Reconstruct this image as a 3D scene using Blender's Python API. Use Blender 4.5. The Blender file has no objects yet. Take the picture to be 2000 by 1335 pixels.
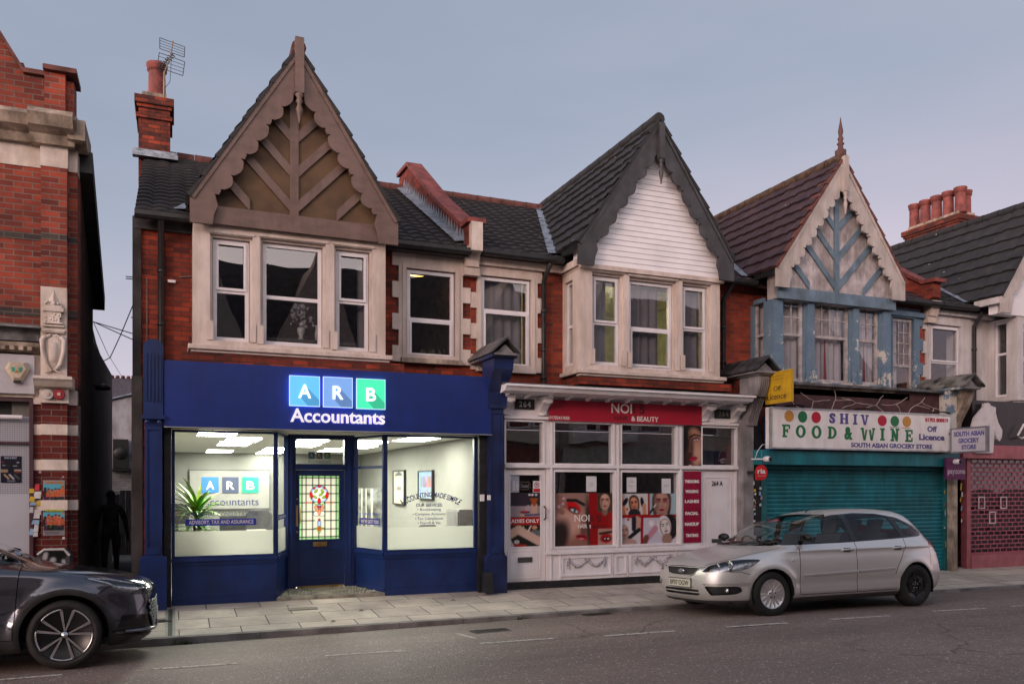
import bpy,bmesh,math,random
import numpy as np
from mathutils import Vector,Matrix
from mathutils.geometry import delaunay_2d_cdt
sin,cos,pi=math.sin,math.cos,math.pi
R=math.radians
SC=bpy.context.scene
COL=SC.collection
random.seed(7)
rng=np.random.default_rng(7)

# ------------------------------------------------------------------ camera
YAW=R(22.4);F=1604.0;HOR=946.0;CH=1.77
cd=bpy.data.cameras.new('camera');cam=bpy.data.objects.new('camera',cd);COL.objects.link(cam)
cam.location=(0,0,CH);cam.rotation_euler=(R(90),0,-YAW)
cd.sensor_width=36;cd.lens=F/2000*36;cd.shift_y=(HOR-667.5)/2000
cd.clip_start=0.1;cd.clip_end=900
SC.camera=cam

# ------------------------------------------------------------------ sky, sun, exposure
world=bpy.data.worlds.new('World');SC.world=world;world.use_nodes=True
SUN_EL,SUN_AZ=2.5,232.0 # sun low behind and to the left of the camera (azimuth clockwise from +y)
nt=world.node_tree;nt.nodes.clear()
wo=nt.nodes.new('ShaderNodeOutputWorld');wb=nt.nodes.new('ShaderNodeBackground')
sk=nt.nodes.new('ShaderNodeTexSky');sk.sky_type='NISHITA';sk.sun_disc=False
sk.sun_elevation=R(SUN_EL);sk.sun_rotation=R(SUN_AZ);sk.air_density=1.0;sk.dust_density=1.2;sk.ozone_density=2.0
# dusk: the blue overhead greys and turns mauve towards the horizon
tc=nt.nodes.new('ShaderNodeTexCoord');sx=nt.nodes.new('ShaderNodeSeparateXYZ')
rmp=nt.nodes.new('ShaderNodeValToRGB');mixw=nt.nodes.new('ShaderNodeMix');mixw.data_type='RGBA'
el=rmp.color_ramp.elements
el[0].position=0.0;el[0].color=(5.6,4.15,4.4,1)
el[1].position=0.75;el[1].color=(1.62,1.98,2.62,1)
e=el.new(0.14);e.color=(4.1,3.6,4.2,1)
e=el.new(0.36);e.color=(2.55,2.78,3.42,1)
nt.links.new(tc.outputs['Generated'],sx.inputs[0])
mx=nt.nodes.new('ShaderNodeMath');mx.operation='MULTIPLY_ADD';mx.inputs[1].default_value=-0.22
nt.links.new(sx.outputs['X'],mx.inputs[0]);nt.links.new(sx.outputs['Z'],mx.inputs[2])
mp=nt.nodes.new('ShaderNodeMath');mp.operation='ADD';mp.inputs[1].default_value=0.09
nt.links.new(mx.outputs[0],mp.inputs[0]);nt.links.new(mp.outputs[0],rmp.inputs[0])
cn=nt.nodes.new('ShaderNodeTexNoise');cn.inputs['Scale'].default_value=1.6;cn.inputs['Detail'].default_value=4
cmap=nt.nodes.new('ShaderNodeMapping');cmap.inputs['Scale'].default_value=(1,1,4)
nt.links.new(tc.outputs['Generated'],cmap.inputs[0]);nt.links.new(cmap.outputs[0],cn.inputs[0])
cr=nt.nodes.new('ShaderNodeValToRGB');cr.color_ramp.elements[0].position=.35;cr.color_ramp.elements[0].color=(.90,.92,.95,1)
cr.color_ramp.elements[1].position=.75;cr.color_ramp.elements[1].color=(1.12,1.08,1.07,1)
nt.links.new(cn.outputs[0],cr.inputs[0])
mul=nt.nodes.new('ShaderNodeMix');mul.data_type='RGBA';mul.blend_type='MULTIPLY';mul.inputs[0].default_value=1
nt.links.new(rmp.outputs[0],mul.inputs[6]);nt.links.new(cr.outputs[0],mul.inputs[7])
mixw.inputs[0].default_value=0.88;mul.inputs[0].default_value=1
nt.links.new(sk.outputs[0],mixw.inputs[6]);nt.links.new(mul.outputs[2],mixw.inputs[7])
# unseen afterglow around the sunset, widened and brightened to light the facades
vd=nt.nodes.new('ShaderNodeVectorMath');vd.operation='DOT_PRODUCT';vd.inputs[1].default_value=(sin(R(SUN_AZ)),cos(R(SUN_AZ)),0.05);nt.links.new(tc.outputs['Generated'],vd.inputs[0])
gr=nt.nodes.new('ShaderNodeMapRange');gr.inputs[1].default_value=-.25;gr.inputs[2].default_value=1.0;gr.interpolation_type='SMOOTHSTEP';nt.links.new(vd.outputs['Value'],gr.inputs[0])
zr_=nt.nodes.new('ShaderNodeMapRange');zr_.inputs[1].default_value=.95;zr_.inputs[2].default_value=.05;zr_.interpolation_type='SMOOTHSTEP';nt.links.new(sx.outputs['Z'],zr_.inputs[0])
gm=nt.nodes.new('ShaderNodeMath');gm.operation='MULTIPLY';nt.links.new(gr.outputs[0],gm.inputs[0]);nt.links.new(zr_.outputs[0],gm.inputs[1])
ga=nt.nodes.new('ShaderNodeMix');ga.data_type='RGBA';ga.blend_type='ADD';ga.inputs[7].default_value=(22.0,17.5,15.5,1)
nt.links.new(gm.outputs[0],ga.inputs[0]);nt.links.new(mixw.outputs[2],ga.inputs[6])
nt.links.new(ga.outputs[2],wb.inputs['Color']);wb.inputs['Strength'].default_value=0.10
nt.links.new(wb.outputs[0],wo.inputs['Surface'])
sl=bpy.data.lights.new('sun','SUN');sun=bpy.data.objects.new('sun',sl);COL.objects.link(sun)
sl.energy=0.55;sl.angle=R(12);sl.color=(1.0,0.66,0.52)
az=R(SUN_AZ);d=Vector((sin(az)*cos(R(14)),cos(az)*cos(R(14)),sin(R(14))))
sun.rotation_euler=d.to_track_quat('Z','Y').to_euler()
SC.view_settings.view_transform='Standard';SC.view_settings.look='None'
SC.view_settings.exposure=0.84;SC.view_settings.gamma=1
SC.cycles.use_denoising=True
SC.cycles.max_bounces=7;SC.cycles.diffuse_bounces=3;SC.cycles.glossy_bounces=4;SC.cycles.transmission_bounces=4
SC.cycles.transparent_max_bounces=12;SC.cycles.caustics_reflective=False;SC.cycles.caustics_refractive=False
SC.cycles.sample_clamp_indirect=4

# ------------------------------------------------------------------ measuring: a point of a real plane seen at photo pixel (u, v)
def PX(u,Y):
 return Y*math.tan(YAW+math.atan((u-1000)/F))
def PZ(u,v,Y):
 x=PX(u,Y);return CH+(HOR-v)/F*(Y*cos(YAW)+x*sin(YAW))
def PYx(u,X): # depth of the point of plane x = X seen in column u
 return X/math.tan(YAW+math.atan((u-1000)/F))
def PZx(u,v,X):
 y=PYx(u,X);return CH+(HOR-v)/F*(y*cos(YAW)+X*sin(YAW))

# ------------------------------------------------------------------ materials
MATS={}
def mat(name,col=(.5,.5,.5),rough=.6,metal=0.,var=.12,scale=6.,bump=0.,bscale=None,spec=.5,coat=0.,stain=0.,emit=None,es=1.,col2=None,stretch=None,backlit=None):
 if name in MATS:return MATS[name]
 m=bpy.data.materials.new(name);m.use_nodes=True;MATS[name]=m
 t=m.node_tree;N=t.nodes;L=t.links;b=N['Principled BSDF']
 b.inputs['Roughness'].default_value=rough;b.inputs['Metallic'].default_value=metal
 b.inputs['Specular IOR Level'].default_value=spec;b.inputs['Coat Weight'].default_value=coat
 b.inputs['Coat Roughness'].default_value=.04
 g=N.new('ShaderNodeNewGeometry')
 src=g.outputs['Position']
 if stretch:
  mpn=N.new('ShaderNodeMapping');mpn.inputs['Scale'].default_value=stretch;L.new(src,mpn.inputs[0]);src=mpn.outputs[0]
 n=N.new('ShaderNodeTexNoise');n.inputs['Scale'].default_value=scale;n.inputs['Detail'].default_value=5
 L.new(src,n.inputs[0])
 r=N.new('ShaderNodeValToRGB');c2=col2 or tuple(max(0,c*(1-var*2))for c in col)
 c1=col if col2 else tuple(min(1,c*(1+var))for c in col)
 r.color_ramp.elements[0].position=.32;r.color_ramp.elements[0].color=(*c2,1)
 r.color_ramp.elements[1].position=.62;r.color_ramp.elements[1].color=(*c1,1)
 L.new(n.outputs[0],r.inputs[0]);out=r.outputs[0]
 if stain:
  n2=N.new('ShaderNodeTexNoise');n2.inputs['Scale'].default_value=1.3;n2.inputs['Detail'].default_value=8;n2.inputs['Roughness'].default_value=.7
  mp2=N.new('ShaderNodeMapping');mp2.inputs['Scale'].default_value=(3,3,.6);L.new(g.outputs['Position'],mp2.inputs[0]);L.new(mp2.outputs[0],n2.inputs[0])
  r2=N.new('ShaderNodeValToRGB');k=1-stain
  r2.color_ramp.elements[0].position=.4;r2.color_ramp.elements[0].color=(k,k*.96,k*.92,1)
  r2.color_ramp.elements[1].position=.6;r2.color_ramp.elements[1].color=(1,1,1,1)
  L.new(n2.outputs[0],r2.inputs[0]);mm=N.new('ShaderNodeMix');mm.data_type='RGBA';mm.blend_type='MULTIPLY';mm.inputs[0].default_value=1
  L.new(out,mm.inputs[6]);L.new(r2.outputs[0],mm.inputs[7]);out=mm.outputs[2]
 L.new(out,b.inputs['Base Color'])
 if bump:
  n3=N.new('ShaderNodeTexNoise');n3.inputs['Scale'].default_value=bscale or scale*6;n3.inputs['Detail'].default_value=3;L.new(g.outputs['Position'],n3.inputs[0])
  bp=N.new('ShaderNodeBump');bp.inputs['Strength'].default_value=bump;bp.inputs['Distance'].default_value=.01
  L.new(n3.outputs[0],bp.inputs['Height']);L.new(bp.outputs[0],b.inputs['Normal'])
 if emit:
  b.inputs['Emission Color'].default_value=(*emit,1);b.inputs['Emission Strength'].default_value=es
 return m

def wallvec(t,N,L,sc=1.0):
 """vector (along wall, up, 0) picked by the face's direction"""
 g=N.new('ShaderNodeNewGeometry');s=N.new('ShaderNodeSeparateXYZ');L.new(g.outputs['Position'],s.inputs[0])
 a=N.new('ShaderNodeSeparateXYZ');L.new(g.outputs['True Normal'],a.inputs[0])
 ab=N.new('ShaderNodeMath');ab.operation='ABSOLUTE';L.new(a.outputs['X'],ab.inputs[0])
 gt=N.new('ShaderNodeMath');gt.operation='GREATER_THAN';gt.inputs[1].default_value=.6;L.new(ab.outputs[0],gt.inputs[0])
 mf=N.new('ShaderNodeMix');L.new(gt.outputs[0],mf.inputs[0]);L.new(s.outputs['X'],mf.inputs[2]);L.new(s.outputs['Y'],mf.inputs[3])
 cx=N.new('ShaderNodeCombineXYZ');L.new(mf.outputs[0],cx.inputs[0]);L.new(s.outputs['Z'],cx.inputs[1])
 return cx.outputs[0],g.outputs['Position']

def brick(name,c1,c2,mortar,dark=.5,rough=.85,w=.225,h=.075,bias=0.0,stain=.4,msize=.007,gloss=None):
 if name in MATS:return MATS[name]
 m=bpy.data.materials.new(name);m.use_nodes=True;MATS[name]=m
 t=m.node_tree;N=t.nodes;L=t.links;b=N['Principled BSDF'];b.inputs['Roughness'].default_value=rough
 vec,pos=wallvec(t,N,L)
 br=N.new('ShaderNodeTexBrick');L.new(vec,br.inputs[0])
 br.inputs['Scale'].default_value=1;br.inputs['Brick Width'].default_value=w;br.inputs['Row Height'].default_value=h
 br.inputs['Mortar Size'].default_value=msize;br.inputs['Mortar Smooth'].default_value=.2;br.inputs['Bias'].default_value=bias
 br.inputs['Color1'].default_value=(*c1,1);br.inputs['Color2'].default_value=(*c2,1);br.inputs['Mortar'].default_value=(*mortar,1)
 # some burnt headers: a second brick lattice of the same bond picks dark ones
 br2=N.new('ShaderNodeTexBrick');L.new(vec,br2.inputs[0])
 for k in('Scale','Brick Width','Row Height','Mortar Size'):br2.inputs[k].default_value=br.inputs[k].default_value
 br2.inputs['Bias'].default_value=-.45;br2.inputs['Color1'].default_value=(1,1,1,1);br2.inputs['Color2'].default_value=(dark,dark*.9,dark*1.1,1);br2.inputs['Mortar'].default_value=(1,1,1,1)
 mp=N.new('ShaderNodeMapping');mp.inputs['Location'].default_value=(w*17,h*40,0);L.new(vec,mp.inputs[0]);L.new(mp.outputs[0],br2.inputs[0])
 mm=N.new('ShaderNodeMix');mm.data_type='RGBA';mm.blend_type='MULTIPLY';mm.inputs[0].default_value=1
 L.new(br.outputs[0],mm.inputs[6]);L.new(br2.outputs[0],mm.inputs[7])
 n=N.new('ShaderNodeTexNoise');n.inputs['Scale'].default_value=.9;n.inputs['Detail'].default_value=9;n.inputs['Roughness'].default_value=.68;L.new(pos,n.inputs[0])
 r=N.new('ShaderNodeValToRGB');r.color_ramp.elements[0].position=.42;r.color_ramp.elements[0].color=(1-stain,1-stain,1-stain,1)
 r.color_ramp.elements[1].position=.6;r.color_ramp.elements[1].color=(1.05,1.05,1.05,1);L.new(n.outputs[0],r.inputs[0])
 m2=N.new('ShaderNodeMix');m2.data_type='RGBA';m2.blend_type='MULTIPLY';m2.inputs[0].default_value=1
 L.new(mm.outputs[2],m2.inputs[6]);L.new(r.outputs[0],m2.inputs[7]);L.new(m2.outputs[2],b.inputs['Base Color'])
 n3=N.new('ShaderNodeTexNoise');n3.inputs['Scale'].default_value=60;L.new(pos,n3.inputs[0])
 ad=N.new('ShaderNodeMath');ad.operation='MULTIPLY_ADD';ad.inputs[1].default_value=.25;L.new(n3.outputs[0],ad.inputs[0])
 iv=N.new('ShaderNodeMath');iv.operation='SUBTRACT';iv.inputs[0].default_value=1;L.new(br.outputs['Fac'],iv.inputs[1]);L.new(iv.outputs[0],ad.inputs[2])
 bp=N.new('ShaderNodeBump');bp.inputs['Distance'].default_value=.008;bp.inputs['Strength'].default_value=.7;L.new(ad.outputs[0],bp.inputs['Height']);L.new(bp.outputs[0],b.inputs['Normal'])
 return m

def glass(name,tint=(.85,.87,.87),refl=1.0,rough=0.0,frost=0.0):
 if name in MATS:return MATS[name]
 m=bpy.data.materials.new(name);m.use_nodes=True;MATS[name]=m
 t=m.node_tree;N=t.nodes;L=t.links;N.clear()
 o=N.new('ShaderNodeOutputMaterial');tr=N.new('ShaderNodeBsdfTransparent');tr.inputs[0].default_value=(*tint,1)
 gl=N.new('ShaderNodeBsdfGlossy');gl.inputs['Roughness'].default_value=rough;gl.inputs[0].default_value=(.95,.97,1,1)
 # Schlick reflectance that is the same from both sides of the pane
 g0=N.new('ShaderNodeNewGeometry');dt=N.new('ShaderNodeVectorMath');dt.operation='DOT_PRODUCT';L.new(g0.outputs['Incoming'],dt.inputs[0]);L.new(g0.outputs['Normal'],dt.inputs[1])
 ab=N.new('ShaderNodeMath');ab.operation='ABSOLUTE';L.new(dt.outputs['Value'],ab.inputs[0]);om=N.new('ShaderNodeMath');om.operation='SUBTRACT';om.inputs[0].default_value=1;L.new(ab.outputs[0],om.inputs[1])
 pw=N.new('ShaderNodeMath');pw.operation='POWER';pw.inputs[1].default_value=5;L.new(om.outputs[0],pw.inputs[0]);fr=N.new('ShaderNodeMath');fr.operation='MULTIPLY_ADD';fr.inputs[1].default_value=.957;fr.inputs[2].default_value=.043;L.new(pw.outputs[0],fr.inputs[0])
 # float glass is never quite flat
 g=N.new('ShaderNodeNewGeometry');ns=N.new('ShaderNodeTexNoise');ns.inputs['Scale'].default_value=1.1;ns.inputs['Detail'].default_value=1;L.new(g.outputs['Position'],ns.inputs[0])
 bp=N.new('ShaderNodeBump');bp.inputs['Strength'].default_value=.25;bp.inputs['Distance'].default_value=.02;L.new(ns.outputs[0],bp.inputs['Height'])
 L.new(bp.outputs[0],gl.inputs['Normal'])
 mu=N.new('ShaderNodeMath');mu.operation='MULTIPLY';mu.use_clamp=True;mu.inputs[1].default_value=1.9*refl;L.new(fr.outputs[0],mu.inputs[0])
 mi=N.new('ShaderNodeMixShader');L.new(mu.outputs[0],mi.inputs[0]);L.new(tr.outputs[0],mi.inputs[1]);L.new(gl.outputs[0],mi.inputs[2])
 out=mi.outputs[0]
 if frost:
  tl=N.new('ShaderNodeBsdfTranslucent');tl.inputs[0].default_value=(.40,.41,.375,1);df=N.new('ShaderNodeBsdfDiffuse');df.inputs[0].default_value=(.5,.5,.47,1)
  a=N.new('ShaderNodeMixShader');a.inputs[0].default_value=.25;L.new(tl.outputs[0],a.inputs[1]);L.new(df.outputs[0],a.inputs[2])
  c=N.new('ShaderNodeMixShader');c.inputs[0].default_value=frost;L.new(out,c.inputs[1]);L.new(a.outputs[0],c.inputs[2]);out=c.outputs[0]
 L.new(out,o.inputs[0]);return m

def glow(name,col,s):
 if name in MATS:return MATS[name]
 m=bpy.data.materials.new(name);m.use_nodes=True;MATS[name]=m
 t=m.node_tree;t.nodes.clear();o=t.nodes.new('ShaderNodeOutputMaterial');e=t.nodes.new('ShaderNodeEmission')
 e.inputs[0].default_value=(*col,1);e.inputs[1].default_value=s;t.links.new(e.outputs[0],o.inputs[0]);return m

def paintmat(name='printed_picture',rough=.35):
 if name in MATS:return MATS[name]
 m=bpy.data.materials.new(name);m.use_nodes=True;MATS[name]=m
 N=m.node_tree.nodes;a=N.new('ShaderNodeAttribute');a.attribute_name='print'
 m.node_tree.links.new(a.outputs['Color'],N['Principled BSDF'].inputs['Base Color']);N['Principled BSDF'].inputs['Roughness'].default_value=rough
 return m

# ------------------------------------------------------------------ mesh helpers
class MB:
 def __init__(s):s.v=[];s.f=[];s.m=[];s.smooth=[]
 def add(s,vs,fs,mi=0,sm=False):
  o=len(s.v);s.v+=[tuple(v)for v in vs]
  for f in fs:s.f.append(tuple(i+o for i in f));s.m.append(mi);s.smooth.append(sm)
  return s
 def box(s,x0,x1,y0,y1,z0,z1,mi=0):
  x0,x1=sorted((x0,x1));y0,y1=sorted((y0,y1));z0,z1=sorted((z0,z1))
  return s.add([(x0,y0,z0),(x1,y0,z0),(x1,y1,z0),(x0,y1,z0),(x0,y0,z1),(x1,y0,z1),(x1,y1,z1),(x0,y1,z1)],
     [(0,3,2,1),(4,5,6,7),(0,1,5,4),(1,2,6,5),(2,3,7,6),(3,0,4,7)],mi)
 def quad(s,a,b,c,d,mi=0):return s.add([a,b,c,d],[(0,1,2,3)],mi)
 def prism(s,poly,y0,y1,mi=0,axis='y'):
  """poly in (a, b): axis y -> (x, z); axis x -> (y, z); axis z -> (x, y)"""
  y0,y1=sorted((y0,y1));ar=sum(poly[i][0]*poly[(i+1)%len(poly)][1]-poly[(i+1)%len(poly)][0]*poly[i][1]for i in range(len(poly)))
  if ar<0:poly=poly[::-1]
  f={'y':lambda a,b,c:(a,c,b),'x':lambda a,b,c:(c,a,b),'z':lambda a,b,c:(a,b,c)}[axis]
  n=len(poly);vs=[f(a,b,y0)for a,b in poly]+[f(a,b,y1)for a,b in poly]
  fs=[tuple(range(n)),tuple(range(2*n-1,n-1,-1))]+[(i,i+n,(i+1)%n+n,(i+1)%n)for i in range(n)]
  if axis!='y':fs=[q[::-1]for q in fs]
  return s.add(vs,fs,mi)
 def tube(s,pts,r,n=8,mi=0,cap=True,sm=True):
  pts=[Vector(p)for p in pts];rs=r if isinstance(r,(list,tuple))else[r]*len(pts);vs=[];fs=[]
  up=None
  for i,p in enumerate(pts):
   d=(pts[min(i+1,len(pts)-1)]-pts[max(i-1,0)]).normalized()
   if up is None:up=Vector((0,0,1))if abs(d.z)<.9 else Vector((0,1,0))
   a=d.cross(up).normalized();up=a.cross(d).normalized();b=up
   for k in range(n):
    t=2*pi*k/n;vs.append(p+(a*cos(t)+b*sin(t))*rs[i])
  for i in range(len(pts)-1):
   for k in range(n):fs.append((i*n+k,(i+1)*n+k,(i+1)*n+(k+1)%n,i*n+(k+1)%n))
  s.add(vs,fs,mi,sm)
  if cap:s.add([vs[k]for k in range(n)],[tuple(range(n))],mi);s.add(vs[-n:],[tuple(range(n-1,-1,-1))],mi)
  return s
 def lathe(s,prof,c=(0,0,0),axis='z',n=24,mi=0,sm=True):
  """prof: [(r, h)...] revolved about axis through c"""
  vs=[];fs=[]
  for r,h in prof:
   for k in range(n):
    t=2*pi*k/n;a,b=r*cos(t),r*sin(t)
    vs.append({'z':(c[0]+a,c[1]+b,c[2]+h),'y':(c[0]+b,c[1]+h,c[2]+a),'x':(c[0]+h,c[1]+a,c[2]+b)}[axis])
  for i in range(len(prof)-1):
   for k in range(n):fs.append((i*n+k,i*n+(k+1)%n,(i+1)*n+(k+1)%n,(i+1)*n+k))
  fs.append(tuple(range(n-1,-1,-1)));fs.append(tuple((len(prof)-1)*n+k for k in range(n)))
  return s.add(vs,fs,mi,sm)
 def build(s,name,mats,parent=None,bevel=0,autosmooth=False):
  me=bpy.data.meshes.new(name);me.from_pydata(s.v,[],s.f);me.update()
  if not isinstance(mats,(list,tuple)):mats=[mats]
  for m in mats:me.materials.append(m)
  me.polygons.foreach_set('material_index',s.m);me.polygons.foreach_set('use_smooth',s.smooth)
  o=bpy.data.objects.new(name,me);COL.objects.link(o)
  if parent:o.parent=parent;o.matrix_parent_inverse=parent.matrix_basis.inverted()
  if bevel:
   b=o.modifiers.new('bevel','BEVEL');b.width=bevel;b.segments=1;b.limit_method='ANGLE';b.angle_limit=R(40)
  return o

def tag(o,label,cat=None,group=None,kind=None):
 if label:o['label']=label
 if cat:o['category']=cat
 if group:o['group']=group
 if kind:o['kind']=kind
 return o
def thing(name,label,cat,loc=(0,0,0),group=None):
 o=bpy.data.objects.new(name,None);COL.objects.link(o);o.location=loc;o.empty_display_size=.2
 return tag(o,label,cat,group)

def wall_cells(x0,x1,z0,z1,y0,y1,holes,mb=None,mi=0):
 """front wall slab with rectangular openings (reveals included)"""
 mb=mb or MB()
 xs=sorted({x0,x1,*[h[0]for h in holes],*[h[1]for h in holes]});zs=sorted({z0,z1,*[h[2]for h in holes],*[h[3]for h in holes]})
 xs=[x for x in xs if x0-1e-6<=x<=x1+1e-6];zs=[z for z in zs if z0-1e-6<=z<=z1+1e-6]
 nx,nz=len(xs)-1,len(zs)-1
 S=[[not any(h[0]<(xs[i]+xs[i+1])/2<h[1]and h[2]<(zs[j]+zs[j+1])/2<h[3]for h in holes)for j in range(nz)]for i in range(nx)]
 g=lambda i,j:0<=i<nx and 0<=j<nz and S[i][j]
 for i in range(nx):
  for j in range(nz):
   if not S[i][j]:continue
   a,b,c,d=xs[i],xs[i+1],zs[j],zs[j+1]
   mb.quad((a,y0,c),(b,y0,c),(b,y0,d),(a,y0,d),mi);mb.quad((b,y1,c),(a,y1,c),(a,y1,d),(b,y1,d),mi)
   if not g(i-1,j):mb.quad((a,y1,c),(a,y0,c),(a,y0,d),(a,y1,d),mi)
   if not g(i+1,j):mb.quad((b,y0,c),(b,y1,c),(b,y1,d),(b,y0,d),mi)
   if not g(i,j-1):mb.quad((a,y1,c),(b,y1,c),(b,y0,c),(a,y0,c),mi)
   if not g(i,j+1):mb.quad((a,y0,d),(b,y0,d),(b,y1,d),(a,y1,d),mi)
 return mb

_tx={}
def text_geo(s,bold=0.,shear=0.,spacing=1.):
 k=(s,bold,shear,spacing)
 if k in _tx:return _tx[k]
 cu=bpy.data.curves.new('t','FONT');cu.body=s;cu.size=1;cu.resolution_u=3;cu.offset=bold;cu.shear=shear;cu.space_character=spacing
 o=bpy.data.objects.new('t',cu);COL.objects.link(o);dg=bpy.context.evaluated_depsgraph_get()
 me=bpy.data.meshes.new_from_object(o.evaluated_get(dg))
 vs=[tuple(v.co)for v in me.vertices];fs=[tuple(p.vertices)for p in me.polygons]
 bpy.data.objects.remove(o);bpy.data.curves.remove(cu);bpy.data.meshes.remove(me)
 xs=[v[0]for v in vs];ys=[v[1]for v in vs]
 r=(vs,fs,min(xs),max(xs),min(ys),max(ys));_tx[k]=r;return r
def text_into(mb,s,fit,place,mi=0,depth=0.,bold=0.,shear=0.,spacing=1.):
 """fit = (a0, a1, b0, b1) box in plane coordinates; place(a, b, d) -> point"""
 vs,fs,x0,x1,y0,y1=text_geo(s,bold,shear,spacing);a0,a1,b0,b1=fit
 P=[(a0+(v[0]-x0)/(x1-x0)*(a1-a0),b0+(v[1]-y0)/(y1-y0)*(b1-b0))for v in vs]
 mb.add([place(a,b,depth)for a,b in P],fs,mi)
 if depth:
  from collections import Counter
  ed=Counter();od={}
  for f in fs:
   for i in range(len(f)):
    a,b=f[i],f[(i+1)%len(f)];ed[frozenset((a,b))]+=1;od[frozenset((a,b))]=(a,b)
  vs2=[];fs2=[]
  for e,c in ed.items():
   if c==1:
    a,b=od[e];k=len(vs2);vs2+=[place(*P[a],0),place(*P[b],0),place(*P[b],depth),place(*P[a],depth)];fs2.append((k,k+1,k+2,k+3))
  mb.add(vs2,fs2,mi)
 return mb
def lettering(s,x0,x1,z0,z1,y,m,parent,name='lettering',depth=0.004,**k):
 mb=MB();text_into(mb,s,(x0,x1,z0,z1),lambda a,b,d:(a,y-d,b),depth=depth,**k);return mb.build(name,m,parent)
def frame_strips(mb,x0,x1,z0,z1,w,y0,y1,mi=0):
 mb.box(x0,x0+w,y0,y1,z0,z1,mi);mb.box(x1-w,x1,y0,y1,z0,z1,mi)
 mb.box(x0+w,x1-w,y0+.001,y1,z0,z0+w,mi);mb.box(x0+w,x1-w,y0+.001,y1,z1-w,z1,mi)
 return mb

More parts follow.
